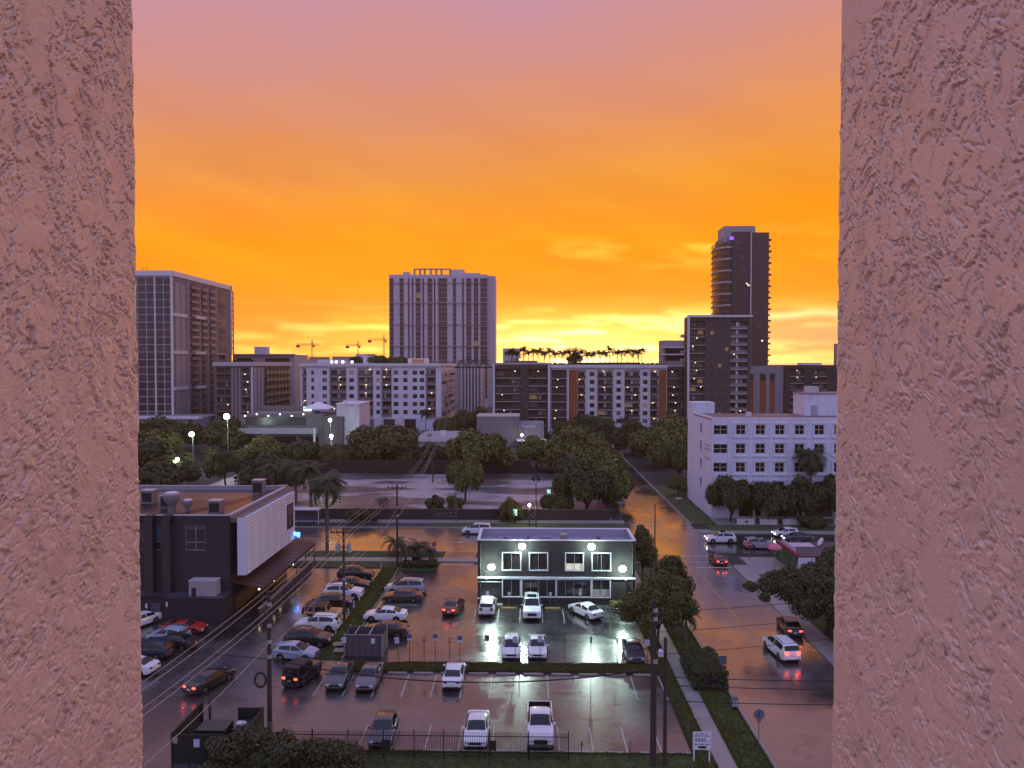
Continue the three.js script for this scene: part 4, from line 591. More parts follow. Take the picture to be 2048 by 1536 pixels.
  const c = thing('condenser_box', 'big pale grey condenser box on the annex roof', 'air conditioner', [-36.1, 2.68, -81.4]); part('housing', bx(3.0, 1.65, 1.3, 0, 0.85, 0), M(0.36, 0.34, 0.36, 0.6, { map: rainStained }), c); part('lid', bx(3.1, 0.08, 1.4, 0, 1.72, 0), M(0.46, 0.43, 0.44, 0.5), c); part('vent', sbox(0.5, 0.9, 0.05), metalDark, c, [-0.95, 0.5, 0.66]); part('foot', bx(2.8, 0.06, 0.2, 0, 0.02, 0.3), metalDark, c);
  const y = thing('yard_wall', 'low brick-coloured yard wall below the awning', 'wall', [-30.2, 0, -92]); part('wall', bx(0.25, 0.9, 20, 0, 0.45, 0), M(0.07, 0.05, 0.045, 0.8, { map: mottled }), y); part('coping', bx(0.4, 0.08, 20.1, 0, 0.94, 0), M(0.26, 0.22, 0.21, 0.6), y);
}
// ================= painted building on the right =================
{
  const cv = document.createElement('canvas'); cv.width = 1024; cv.height = 256; const c = cv.getContext('2d'), r = rngOf(14);
  c.fillStyle = '#5a1030'; c.fillRect(0, 0, 1024, 256); c.fillStyle = '#2c4a34'; c.beginPath(); c.ellipse(55, 150, 95, 150, 0.2, 0, 7); c.fill(); c.fillStyle = '#3a6a48'; for (let k = 0; k < 40; k++) { c.beginPath(); c.ellipse(20 + r() * 110, 30 + r() * 220, 5 + r() * 12, 8 + r() * 24, r(), 0, 7); c.fill(); }
  c.fillStyle = '#d8d6e4'; c.beginPath(); c.moveTo(150, 0); c.lineTo(330, 0); c.lineTo(330, 256); c.lineTo(130, 256); c.fill(); c.fillStyle = '#26302e'; for (let k = 0; k < 12; k++) { c.beginPath(); c.ellipse(175 + r() * 130, 90 + r() * 150, 8 + r() * 14, 20 + r() * 50, r() - 0.5, 0, 7); c.fill(); } c.fillStyle = '#3a6650'; for (let k = 0; k < 10; k++) { c.beginPath(); c.ellipse(195 + r() * 90, 130 + r() * 110, 6 + r() * 10, 20 + r() * 40, r() - 0.5, 0, 7); c.fill(); }
  c.lineWidth = 16; c.strokeStyle = '#10131c'; for (let k = 0; k < 3; k++) { c.beginPath(); c.arc(560, 200, 40 + k * 44, Math.PI, 7); c.stroke(); } c.strokeStyle = '#9fb6d8'; c.lineWidth = 24; for (let k = 0; k < 3; k++) { c.beginPath(); c.arc(560, 200, 60 + k * 44, Math.PI, 6.1); c.stroke(); } c.fillStyle = '#1f3f7a'; for (let k = 0; k < 14; k++) { c.beginPath(); c.ellipse(720 + r() * 290, 60 + r() * 180, 10 + r() * 30, 8 + r() * 30, r() * 3, 0, 7); c.fill(); }
  const tx = new THREE.CanvasTexture(cv); tx.colorSpace = THREE.SRGBColorSpace;
  const b = thing('painted_building', 'low building with a colourful mural on its walls at the right', 'building', [36.3, 0.1, -99.7]), dk = M(0.05, 0.028, 0.036, 0.7, { map: rainStained });
  part('body', bx(16, 2.4, 8.4, 8, 1.2, -4.2), dk, b); const tx1 = tx.clone(); tx1.repeat.set(0.86, 1); tx1.offset.set(0.14, 0); tx1.needsUpdate = true; const tx2 = tx.clone(); tx2.repeat.set(0.14, 1); tx2.needsUpdate = true;
  part('mural', new THREE.PlaneGeometry(11, 2.3), M(1, 1, 1, 0.8, { map: tx1 }), b, [5.6, 1.2, 0.012]); part('side_mural', new THREE.PlaneGeometry(8.2, 2.3).rotateY(-Math.PI / 2), M(1, 1, 1, 0.8, { map: tx2 }), b, [-0.012, 1.2, -4.2]);
  part('roof', bx(15.8, 0.12, 8.2, 8, 2.42, -4.2), M(0.07, 0.05, 0.06, 0.5, { map: rainStained }), b); part('parapet', merge([bx(0.25, 0.35, 8.4, 0.1, 2.6, -4.2), bx(15, 0.14, 0.2, 8, 2.5, -0.1)]), M(0.26, 0.04, 0.07, 0.7), b); part('white_board', bx(0.1, 0.8, 5.4, 0.36, 2.85, -4.2), M(0.5, 0.46, 0.6, 0.6), b); part('roof_panel', bx(3.6, 0.1, 2.2, 2.6, 2.56, -6.2), M(0.5, 0.44, 0.5, 0.5), b);
  const dish = new THREE.Group(); dish.name = 'satellite_dish'; dish.position.set(5.2, 2.48, -5.6); b.add(dish); const dg = new THREE.SphereGeometry(0.95, 20, 8, 0, 7, 0, 0.75); dg.scale(1, 0.55, 1); dg.rotateZ(1.0); part('bowl', dg, M(0.6, 0.56, 0.58, 0.5), dish, [0.4, 0.5, 0]); part('stand', rod([0, 0, 0], [0.6, 0.9, 0], 0.06), metalGrey, dish);
  const u = thing('parasol', 'pink dome parasol at the corner of the painted building', 'parasol', [34.6, 0.1, -103.6]); const ug = new THREE.SphereGeometry(1.0, 18, 8, 0, 7, 0, 1.45); ug.scale(1, 0.75, 1); part('canopy', ug, M(0.55, 0.16, 0.22, 0.7), u, [0, 2.5, 0]); part('pole', rod([0, 0, 0], [0, 3.1, 0], 0.04), metalGrey, u);
}
// low wall with graffiti across the avenue; wall behind the vacant lot; bus shelter
{
  const w = thing('boundary_wall', 'long dark low wall with pale graffiti across the avenue', 'wall', [-29, 0, -134.35]); const m = M(0.05, 0.036, 0.03, 0.85, { map: mottled });
  part('wall', bx(88, 1.9, 0.3, 0, 0.95, 0), m, w); part('coping', bx(88.2, 0.1, 0.42, 0, 1.95, 0), M(0.09, 0.07, 0.06, 0.8), w);
  const gm = M(0.28, 0.26, 0.26, 0.8), st = (pts, x) => part('graffiti_stroke', merge(pts.slice(1).map((p, i) => rod([pts[i][0] + x, pts[i][1], 0.17], [p[0] + x, p[1], 0.17], 0.035, 0.035, 4))), gm, w);
  st([[0, 0.5], [0.1, 1.5]], 12.4); st([[0.5, 0.5], [0.55, 1.45], [1.0, 0.6], [1.1, 1.5]], 12.2); st([[1.5, 0.6], [1.35, 1.1], [1.7, 1.45], [2.1, 1.1], [1.9, 0.6], [1.5, 0.6]], 12.2); st([[2.4, 1.4], [3.1, 1.45], [2.5, 0.65], [3.3, 0.6]], 12.2); st([[0.4, 0.5], [0.1, 1.0], [0.5, 1.4], [0.9, 1.0], [0.5, 0.5]], 29.6); st([[0, 0.4], [0.6, 0.9], [1.2, 0.5]], 29.0);
  const v = thing('back_wall', 'dark fence wall along the back of the vacant lot', 'wall', [-36, 0, -191.5]); part('wall', bx(74, 3.4, 0.4, 0, 1.7, 0), M(0.05, 0.036, 0.03, 0.9, { map: mottled }), v); part('rail', merge([bx(74, 0.12, 0.1, 0, 2.4, 0.3), bx(74, 0.12, 0.1, 0, 1.4, 0.3)]), M(0.08, 0.055, 0.045, 0.8), v);
  const s = thing('bus_shelter', 'pale framed bus shelter beside the avenue at the left', 'bus shelter', [-39.5, 0.1, -130.2]); part('roof', bx(5.2, 0.22, 1.8, 0, 2.6, 0), M(0.5, 0.5, 0.56, 0.5), s); for (const x of [-2.5, 2.5]) part('post', bx(0.12, 2.5, 0.12, x, 1.25, 0.7), M(0.5, 0.5, 0.55, 0.5), s); part('back_panel', bx(5, 1.9, 0.06, 0, 1.3, -0.8), M(0.10, 0.10, 0.11, 0.2), s); part('bench', bx(3.4, 0.1, 0.5, 0, 0.5, -0.3), M(0.12, 0.25, 0.4, 0.5), s); part('bench_leg', merge([bx(0.1, 0.45, 0.4, -1.4, 0.22, -0.3), bx(0.1, 0.45, 0.4, 1.4, 0.22, -0.3)]), metalDark, s);
  const l = thing('litter_bin', 'dark litter bin right of the bus shelter', 'bin', [-35.6, 0.1, -130]); part('drum', new THREE.CylinderGeometry(0.4, 0.34, 1.1, 14).translate(0, 0.55, 0), metalDark, l); part('lid', new THREE.CylinderGeometry(0.2, 0.46, 0.25, 14).translate(0, 1.22, 0), metalDark, l);
}

// ================= cars =================
// profile: [x, height] of the shoulder line and of the roof line, rear to front, in metres; W half width
const CAR = {
  sedan: { L: 4.75, W: 0.91, wb: [-1.38, 1.42], r: 0.33, belt: [[-2.37, 0.66], [-2.3, 0.92], [-1.7, 1.0], [-0.4, 0.97], [0.9, 0.95], [1.7, 0.84], [2.2, 0.7], [2.37, 0.5]], roof: [[-1.85, 1.01], [-1.0, 1.36], [-0.2, 1.45], [0.3, 1.42], [1.15, 0.96]], rw: 0.66, ws: [0.36, 1.08], bw: [-1.72, -1.02], side: [[-1.3, -0.28], [-0.2, 0.85]] },
  hatch: { L: 4.2, W: 0.89, wb: [-1.25, 1.3], r: 0.33, belt: [[-2.1, 0.62], [-2.04, 0.95], [-1.5, 1.05], [-0.4, 1.0], [0.9, 0.98], [1.5, 0.88], [1.95, 0.72], [2.1, 0.5]], roof: [[-2.02, 0.98], [-1.6, 1.34], [-0.7, 1.52], [0.1, 1.5], [1.1, 0.99]], rw: 0.66, ws: [0.2, 1.04], bw: [-1.97, -1.55], side: [[-1.4, -0.3], [-0.2, 0.8]] },
  suv: { L: 4.75, W: 0.95, wb: [-1.4, 1.42], r: 0.37, belt: [[-2.37, 0.7], [-2.32, 1.05], [-1.7, 1.12], [-0.4, 1.1], [0.85, 1.1], [1.6, 1.02], [2.22, 0.88], [2.37, 0.58]], roof: [[-2.3, 1.08], [-2.0, 1.5], [-1.0, 1.7], [0.2, 1.68], [1.1, 1.11]], rw: 0.72, ws: [0.28, 1.04], bw: [-2.25, -1.98], side: [[-1.85, -0.35], [-0.25, 0.8]] },
  bigsuv: { L: 5.5, W: 1.03, wb: [-1.6, 1.7], r: 0.41, belt: [[-2.75, 0.8], [-2.7, 1.15], [-1.8, 1.22], [-0.4, 1.2], [1.0, 1.2], [2.1, 1.14], [2.6, 1.02], [2.75, 0.6]], roof: [[-2.68, 1.2], [-2.45, 1.7], [-1.2, 1.9], [0.4, 1.88], [1.25, 1.22]], rw: 0.80, ws: [0.48, 1.2], bw: [-2.64, -2.42], side: [[-2.3, -0.4], [-0.3, 0.95]] },
  van: { L: 5.1, W: 0.98, wb: [-1.5, 1.5], r: 0.34, belt: [[-2.55, 0.7], [-2.5, 1.1], [-1.7, 1.15], [-0.4, 1.1], [1.1, 1.06], [1.9, 0.94], [2.4, 0.78], [2.55, 0.55]], roof: [[-2.5, 1.12], [-2.25, 1.6], [-1.2, 1.76], [0.3, 1.74], [1.75, 0.98]], rw: 0.76, ws: [0.42, 1.62], bw: [-2.45, -2.2], side: [[-2.1, -0.5], [-0.4, 1.15]] },
  pickup: { L: 5.7, W: 1.02, wb: [-1.75, 1.85], r: 0.41, belt: [[-2.85, 0.7], [-2.8, 0.78], [-1.0, 0.78], [-0.92, 1.2], [1.1, 1.2], [2.1, 1.14], [2.7, 1.0], [2.85, 0.6]], roof: [[-0.92, 1.22], [-0.72, 1.76], [0.0, 1.88], [0.6, 1.86], [1.35, 1.22]], rw: 0.76, ws: [0.68, 1.3], bw: [-0.88, -0.72], side: [[-0.62, 0.2], [0.3, 1.05]] },
  jeep: { L: 4.3, W: 0.92, wb: [-1.25, 1.35], r: 0.41, belt: [[-2.1, 0.7], [-2.06, 1.1], [-1.2, 1.12], [0.6, 1.12], [0.75, 1.14], [1.6, 1.12], [2.05, 1.04], [2.15, 0.6]], roof: [[-2.06, 1.12], [-2.0, 1.78], [-1.2, 1.84], [0.3, 1.82], [0.72, 1.13]], rw: 0.78, ws: [0.36, 0.69], bw: [-2.05, -2.01], side: [[-1.9, -1.0], [-0.9, -0.1], [-0.05, 0.32]] },
  coupe: { L: 4.4, W: 0.95, wb: [-1.25, 1.35], r: 0.34, belt: [[-2.2, 0.6], [-2.15, 0.86], [-1.5, 0.94], [-0.5, 0.86], [0.7, 0.82], [1.5, 0.76], [2.05, 0.56], [2.2, 0.4]], roof: [[-1.8, 0.92], [-1.0, 1.1], [-0.25, 1.2], [0.15, 1.17], [0.95, 0.82]], rw: 0.60, ws: [0.22, 0.88], bw: [-1.7, -0.95], side: [[-1.0, -0.05], [0.0, 0.6]] },
};
function curve(t, x) { if (x <= t[0][0]) return t[0][1]; const n = t.length - 1; if (x >= t[n][0]) return t[n][1]; let i = 0; while (x > t[i + 1][0]) i++; const p = (k) => t[Math.max(0, Math.min(n, k))]; const a = p(i), b = p(i + 1), u = (x - a[0]) / (b[0] - a[0]); const m0 = i > 0 ? (b[1] - p(i - 1)[1]) / (b[0] - p(i - 1)[0]) : (b[1] - a[1]) / (b[0] - a[0]), m1 = i < n - 1 ? (p(i + 2)[1] - a[1]) / (p(i + 2)[0] - a[0]) : (b[1] - a[1]) / (b[0] - a[0]), h = b[0] - a[0]; const soft = 0.6; return (2 * u ** 3 - 3 * u * u + 1) * a[1] + (u ** 3 - 2 * u * u + u) * h * m0 * soft + (-2 * u ** 3 + 3 * u * u) * b[1] + (u ** 3 - u * u) * h * m1 * soft; }
function sectionOf(c, x) {
  const hl = c.L / 2, e = Math.max(0, (Math.abs(x) - (hl - 0.6)) / 0.6), W = c.W * (1 - 0.17 * e * e), yb = curve(c.belt, x);
  const r0 = c.roof[0][0], r1 = c.roof[c.roof.length - 1][0]; let yr = x > r0 && x < r1 ? curve(c.roof, x) : 0, has = yr > yb + 0.02;
  if (!has) yr = yb + 0.035 * (1 - e * 0.6);
  const k = has ? Math.min(1, (yr - yb) / 0.42) : 0, wr = W * mix(0.84, c.rw / c.W, k);
  const bot = 0.21 + 0.12 * e * e;
  let arch = 0; for (const wx of c.wb) { const dx = Math.abs(x - wx), ra = c.r + 0.07; if (dx < ra) arch = Math.max(arch, c.r + Math.sqrt(ra * ra - dx * dx)); }
  const up = (y) => Math.max(y, arch);
  const top = Math.min(yb - 0.02, 5);
  return [[W * 0.80, up(bot)], [W * 0.955, up(bot + 0.05)], [W, up(mix(bot, top, 0.42))], [W * 0.995, Math.max(mix(bot, top, 0.75), arch + 0.02)], [W * 0.945, yb], [mix(W * 0.945, wr, 0.52), mix(yb, yr - 0.05 * k, 0.5)], [wr, yr - 0.055 * k - 0.012], [wr * 0.62, yr - 0.012], [0, yr]];
}
function carShell(c) {
  const hl = c.L / 2, xs = new Set(); for (let i = 0; i <= 34; i++) xs.add(+(-hl + c.L * i / 34).toFixed(3));
  for (const wx of c.wb) for (const f of [-1.001, -0.97, -0.85, -0.6, -0.3, 0, 0.3, 0.6, 0.85, 0.97, 1.001]) xs.add(+(wx + f * (c.r + 0.07)).toFixed(3));
  for (const p of [...c.belt, ...c.roof]) xs.add(+Math.max(-hl, Math.min(hl, p[0])).toFixed(3));
  const X = [...xs].sort((a, b) => a - b).filter((x, i, a) => !i || x - a[i - 1] > 0.012), pos = [], idx = [], N = 17;
  for (const x of X) { const s = sectionOf(c, x); for (let k = 0; k < N; k++) { const q = k < 9 ? s[k] : s[16 - k]; pos.push(x, q[1], k < 9 ? -q[0] : q[0]); } }
  for (let i = 0; i < X.length - 1; i++) for (let k = 0; k < N - 1; k++) { const a = i * N + k, b = a + N; idx.push(a, a + 1, b, a + 1, b + 1, b); }
  for (const [i, s] of [[0, -1], [X.length - 1, 1]]) { const c0 = pos.length / 3; pos.push(X[i] + s * 0.05, 0.42, 0); for (let k = 0; k < N - 1; k++) { const a = i * N + k; s < 0 ? idx.push(a, c0, a + 1) : idx.push(a, a + 1, c0); } }
  const g = new THREE.BufferGeometry(); g.setAttribute('position', new THREE.Float32BufferAttribute(pos, 3)); g.setIndex(idx); g.setAttribute('uv', new THREE.Float32BufferAttribute(new Float32Array(pos.length / 3 * 2), 2)); return toCreasedNormals(g, R(38));
}
function lerpSec(s, f) { const i = Math.min(7, Math.floor(f)), t = f - i; return [mix(s[i][0], s[i + 1][0], t), mix(s[i][1], s[i + 1][1], t)]; }
function patch(c, x0, x1, f0, f1, side, off, nx = 8, nf = 4) {     // a skin over part of the shell; side 0 = across the whole top
  const pos = [], idx = [], cols = side ? nf : nf * 2;
  for (let i = 0; i <= nx; i++) { const x = mix(x0, x1, i / nx), s = sectionOf(c, x); for (let k = 0; k <= cols; k++) { let q, z; if (side) { q = lerpSec(s, mix(f0, f1, k / cols)); z = side * q[0]; } else { const u = (k / cols) * 2 - 1; q = lerpSec(s, 8 - Math.abs(u) * (8 - f0)); z = u < 0 ? -q[0] : q[0]; } pos.push(x, q[1], z); } }
  const st = cols + 1; for (let i = 0; i < nx; i++) for (let k = 0; k < cols; k++) { const a = i * st + k; (side > 0 ? idx.push(a, a + st, a + 1, a + 1, a + st, a + st + 1) : idx.push(a, a + 1, a + st, a + 1, a + st + 1, a + st)); }
  const g = new THREE.BufferGeometry(); g.setAttribute('position', new THREE.Float32BufferAttribute(pos, 3)); g.setIndex(idx); g.computeVertexNormals(); const p = g.attributes.position, n = g.attributes.normal;
  const sgn = side ? (n.getZ(0) * side > 0 ? 1 : -1) : (n.getY(0) > 0 ? 1 : -1); for (let i = 0; i < p.count; i++) p.setXYZ(i, p.getX(i) + n.getX(i) * off * sgn, p.getY(i) + n.getY(i) * off * sgn, p.getZ(i) + n.getZ(i) * off * sgn);
  g.setAttribute('uv', new THREE.Float32BufferAttribute(new Float32Array(p.count * 2), 2)); return g;
}
const carGeo = {};
function geoOf(type) {
  if (carGeo[type]) return carGeo[type]; const c = CAR[type], hl = c.L / 2, o = { c, shell: carShell(c) };
  o.shield = patch(c, c.ws[0], c.ws[1], 6.15, 8, 0, 0.008); o.rear = type === 'coupe' || type === 'sedan' ? patch(c, c.bw[0], c.bw[1], 6.15, 8, 0, 0.008) : patch(c, c.bw[0], c.bw[1], 6.0, 8, 0, 0.008);
  o.sides = []; for (const [a, b] of c.side) for (const s of [-1, 1]) o.sides.push(patch(c, a, b, 4.14, 5.86, s, 0.008));
  if (type !== 'pickup') o.sunroof = patch(c, mix(c.roof[1][0], c.roof[3][0], 0.55), mix(c.roof[1][0], c.roof[3][0], 0.95), 6.9, 8, 0, 0.006);
  const lathe = new THREE.LatheGeometry([[c.r * 0.62, -0.1], [c.r * 0.93, -0.11], [c.r, -0.07], [c.r, 0.07], [c.r * 0.93, 0.11], [c.r * 0.62, 0.1]].map(([a, b]) => new THREE.Vector2(a, b)), 20); lathe.rotateX(Math.PI / 2); o.tyre = lathe;
  const rim = [new THREE.CylinderGeometry(c.r * 0.63, c.r * 0.63, 0.12, 18, 1, true).rotateX(Math.PI / 2), new THREE.CylinderGeometry(c.r * 0.16, c.r * 0.16, 0.2, 10).rotateX(Math.PI / 2)]; for (let k = 0; k < 5; k++) { const s = bx(c.r * 0.16, c.r * 0.58, 0.17, 0, c.r * 0.34, 0); s.rotateZ(k * Math.PI * 0.4); rim.push(s); } o.rim = merge(rim); o.hub = new THREE.CylinderGeometry(c.r * 0.62, c.r * 0.62, 0.05, 16).rotateX(Math.PI / 2);
  return (carGeo[type] = o);
}
const tyreMat = M(0.012, 0.012, 0.013, 0.85), rimMat = M(0.38, 0.38, 0.40, 0.35, { metalness: 0.8 }), carGlass = M(0.012, 0.012, 0.016, 0.05), trimMat = M(0.018, 0.018, 0.02, 0.5), chrome = M(0.55, 0.55, 0.56, 0.2, { metalness: 0.9 });
const tailOff = M(0.18, 0.012, 0.012, 0.25), tailOn = M(0.5, 0.02, 0.02, 0.3, { em: [1, 0.06, 0.03], ei: 5 }), headOff = M(0.45, 0.47, 0.5, 0.1), headOn = M(0.8, 0.8, 0.8, 0.2, { em: [1, 0.93, 0.8], ei: 12 }), plateMat = M(0.6, 0.6, 0.55, 0.5);
const PAINT = { white: [0.70, 0.70, 0.73], silver: [0.34, 0.35, 0.37], blueSilver: [0.30, 0.36, 0.46], black: [0.012, 0.011, 0.012], darkgrey: [0.045, 0.045, 0.052], grey: [0.10, 0.10, 0.115], brown: [0.045, 0.022, 0.018], red: [0.42, 0.012, 0.01], darkred: [0.10, 0.01, 0.012], tan: [0.42, 0.24, 0.10], navy: [0.02, 0.024, 0.05] };
function car(type, paintName, label, x, z, heading, o = {}) {       // heading: direction of travel in degrees, 0 = away from the camera (-z), 90 = to the right (+x)
  const G = geoOf(type), c = G.c, hl = c.L / 2, t = thing(o.name || { sedan: 'sedan_car', hatch: 'hatchback_car', suv: 'suv_car', bigsuv: 'suv_car', van: 'minivan', pickup: 'pickup_truck', jeep: 'offroad_car', coupe: 'sports_car' }[type], label, { van: 'van', pickup: 'pickup' }[type] || 'car', [x, 0.012, z], R(90 - heading), o.group || 'cars about the car parks and streets');
  const paint = M(...PAINT[paintName], 0.38, { clearcoat: 0.8, clearcoatRoughness: 0.08 });
  part('body', G.shell, paint, t);
  part('underbody', sbox(c.L - 0.5, 0.3, c.W * 1.55), trimMat, t, [0, 0.36, 0]);
  part('windshield', G.shield, carGlass, t); part('rear_window', G.rear, carGlass, t); G.sides.forEach((g) => part('side_window', g, carGlass, t));
  if (o.sunroof && G.sunroof) part('sunroof', G.sunroof, carGlass, t);
  for (const wx of c.wb) for (const s of [-1, 1]) { const w = new THREE.Group(); w.name = 'wheel'; w.position.set(wx, c.r, s * (c.W - 0.12)); t.add(w); part('tyre', G.tyre, tyreMat, w); part('rim', G.rim, rimMat, w); part('hub', G.hub, trimMat, w); }
  const yh = Math.min(0.78, curve(c.belt, hl - 0.16) - 0.06), yt = curve(c.belt, -hl + 0.1) - 0.14;
  for (const s of [-1, 1]) { part('headlight', sbox(0.34, 0.13, 0.34), o.head ? headOn : headOff, t, [hl - 0.19, yh, s * c.W * 0.62], [0, s * -0.3, -0.15]); part('taillight', sbox(0.16, type === 'van' || type === 'suv' ? 0.3 : 0.15, 0.34), o.tail ? tailOn : tailOff, t, [-hl + 0.075, yt, s * c.W * 0.62], [0, s * 0.25, 0]); part('mirror', sbox(0.12, 0.14, 0.2), paint, t, [c.ws[1] - 0.25, curve(c.belt, c.ws[1] - 0.3) + 0.06, s * (c.W + 0.07)]); part('door_handle', sbox(0.2, 0.035, 0.03), chrome, t, [-0.45, curve(c.belt, -0.4) - 0.14, s * (c.W * 0.985)]); }
  part('grille', sbox(0.1, type === 'bigsuv' || type === 'pickup' ? 0.3 : 0.16, c.W * 0.95), trimMat, t, [hl - 0.02, yh - 0.04, 0]); part('bumper_intake', sbox(0.1, 0.13, c.W * 1.3), trimMat, t, [hl - 0.0, 0.36, 0]); part('rear_bumper_trim', sbox(0.1, 0.16, c.W * 1.35), trimMat, t, [-hl - 0.0, 0.36, 0]); part('number_plate', sbox(0.03, 0.13, 0.32), plateMat, t, [-hl - 0.035, yt - 0.18, 0]);
  if (type === 'suv' || type === 'bigsuv' || type === 'van') for (const s of [-1, 1]) part('roof_rail', sbox(1.9, 0.04, 0.05), trimMat, t, [-0.9, curve(c.roof, -0.9) + 0.01, s * c.rw * 0.86]);
  if (type === 'pickup') { for (const s of [-1, 1]) part('bed_wall', sbox(1.85, 0.5, 0.1), paint, t, [-1.9, 0.98, s * (c.W - 0.09)]); part('tailgate', sbox(0.1, 0.5, c.W * 1.75), paint, t, [-2.76, 0.98, 0]); part('bed_liner', merge([bx(1.72, 0.03, c.W * 1.66, -1.86, 0.84, 0), bx(0.03, 0.42, c.W * 1.62, -2.69, 1.02, 0), bx(0.03, 0.36, c.W * 1.6, -1.0, 1.0, 0), bx(1.66, 0.42, 0.03, -1.86, 1.02, c.W - 0.16), bx(1.66, 0.42, 0.03, -1.86, 1.02, -c.W + 0.16)]), M(0.012, 0.011, 0.012, 0.8), t); part('front_bumper', sbox(0.16, 0.2, c.W * 1.8), chrome, t, [hl - 0.02, 0.5, 0]); }
  if (type === 'jeep') { part('spare_wheel', G.tyre, tyreMat, t, [-hl - 0.14, 1.0, 0.12], [0, Math.PI / 2, 0]); for (const s of [-1, 1]) for (const wx of c.wb) part('fender', sbox(1.05, 0.08, 0.26), trimMat, t, [wx, 0.94, s * (c.W + 0.02)]); part('hard_top', sbox(2.35, 0.06, 1.5), M(...(o.top || [0.02, 0.018, 0.018]), 0.6), t, [-0.85, 1.865, 0]); }
  if (type === 'hatch' || type === 'suv') part('roof_spoiler', sbox(0.22, 0.05, c.rw * 1.7), paint, t, [-hl + 0.36, curve(c.roof, -hl + 0.45) + 0.0, 0]);
  if (o.tail === 2) { const l = new THREE.PointLight(new THREE.Color(1, 0.08, 0.04), 0.35, 0, 2), d = new THREE.Vector3(-hl - 0.7, yt, 0).applyAxisAngle(new THREE.Vector3(0, 1, 0), R(90 - heading)); l.position.set(x + d.x, yt, z + d.z); l.castShadow = true; scene.add(l); }
  if (o.head === 2) { const l = new THREE.SpotLight(new THREE.Color(1, 0.93, 0.8), 30, 0, R(32), 0.6, 2), d = new THREE.Vector3(hl + 0.25, 0, 0).applyAxisAngle(new THREE.Vector3(0, 1, 0), R(90 - heading)); l.position.set(x + d.x, yh, z + d.z); l.target.position.set(x + d.x * 4, 0, z + d.z * 4); l.castShadow = true; scene.add(l); scene.add(l.target); }
  return t;
}
// office car park
car('suv', 'white', 'white hatchback crossover parked nose-in at the office door', -4.62, -84.6, 0);
car('bigsuv', 'white', 'big white three-row car facing out before the office windows', 0.52, -83.9, 180, { sunroof: true });
car('sedan', 'white', 'white sedan parked askew at the right of the office front', 6.6, -83.4, -33);
car('hatch', 'white', 'white hatchback facing the grass strip, left of a white sedan', -1.55, -72.1, 180);
car('sedan', 'white', 'white sedan facing the grass strip, right of a white hatchback', 0.98, -72.5, 180);
car('sedan', 'darkgrey', 'dark grey sedan under the leafy tree by the utility pole', 10.35, -71.7, 180);
car('sedan', 'darkred', 'dark red car driving away with glowing tail lamps in the office lane', -8.55, -84.7, 8, { tail: 2 });
car('van', 'silver', 'silver minivan at the top of the row along the grass strip', -15.2, -91.3, -90);
car('sedan', 'brown', 'dark brown sedan parked below the silver minivan', -15.0, -88.0, -90);
car('sedan', 'white', 'white sedan parked side-on in the middle of the office lot row', -15.8, -81.4, -88);
car('sedan', 'brown', 'dark sedan half hidden behind the timber bin enclosure', -14.9, -76.8, -90);
// front car park
car('sedan', 'white', 'lone white sedan seen from behind in the middle row', -6.6, -65.8, 0);
car('sedan', 'white', 'white sedan facing the iron fence', -3.85, -55.9, 180);
car('pickup', 'white', 'white pickup facing the iron fence', 0.98, -56.4, 180);
car('sedan', 'darkgrey', 'dark grey sedan beside the shrubs at the bottom', -11.0, -55.8, 178);
car('sedan', 'grey', 'grey sedan backed in, second from the black off-roader', -14.1, -65.2, 180);
car('sedan', 'darkgrey', 'dark grey sedan with rooftop light right of the black off-roader', -16.85, -65.4, 178);
car('jeep', 'black', 'black off-roader with glowing tail lamps below the utility pole', -20.3, -65.6, 14, { tail: 1 });
car('hatch', 'blueSilver', 'pale blue hatchback nose-right in the left row', -22.4, -70.5, 97);
car('suv', 'black', 'black crossover nose-right above the pale blue hatchback', -22.2, -74.0, 93);
car('suv', 'white', 'white crossover in the left row below the tan off-roader', -22.5, -78.2, -90);
car('jeep', 'tan', 'tan off-roader with dark top in the left row', -22.6, -81.2, 92, { top: [0.05, 0.03, 0.025] });
car('sedan', 'black', 'black sedan in the left row above the tan off-roader', -23.0, -86.2, 90);
car('suv', 'white', 'white crossover in the left row behind the wooden pole', -22.4, -89.2, 90);
car('sedan', 'black', 'black sedan second from the top of the left row', -22.4, -92.9, 90);
car('suv', 'black', 'black crossover at the top of the left row', -22.8, -97.2, 90);
// far left of the car park
car('sedan', 'white', 'white sedan at the left edge above the red sports car', -42.2, -78.9, 205);
car('coupe', 'red', 'bright red low sports car at the left', -36.4, -77.2, 90);
car('hatch', 'blueSilver', 'silver blue hatchback below the red sports car', -36.9, -74.6, -84);
car('sedan', 'black', 'black car below the silver blue hatchback', -35.6, -72.8, -88);
car('suv', 'navy', 'navy blue crossover at the left edge', -37.0, -70.4, -90);
car('sedan', 'white', 'white fastback with dark roof at the left edge below the navy one', -36.5, -66.9, -80);
car('sedan', 'black', 'black sedan driving in the left lane with red tail lamps', -28.1, -64.2, 22, { tail: 2 });
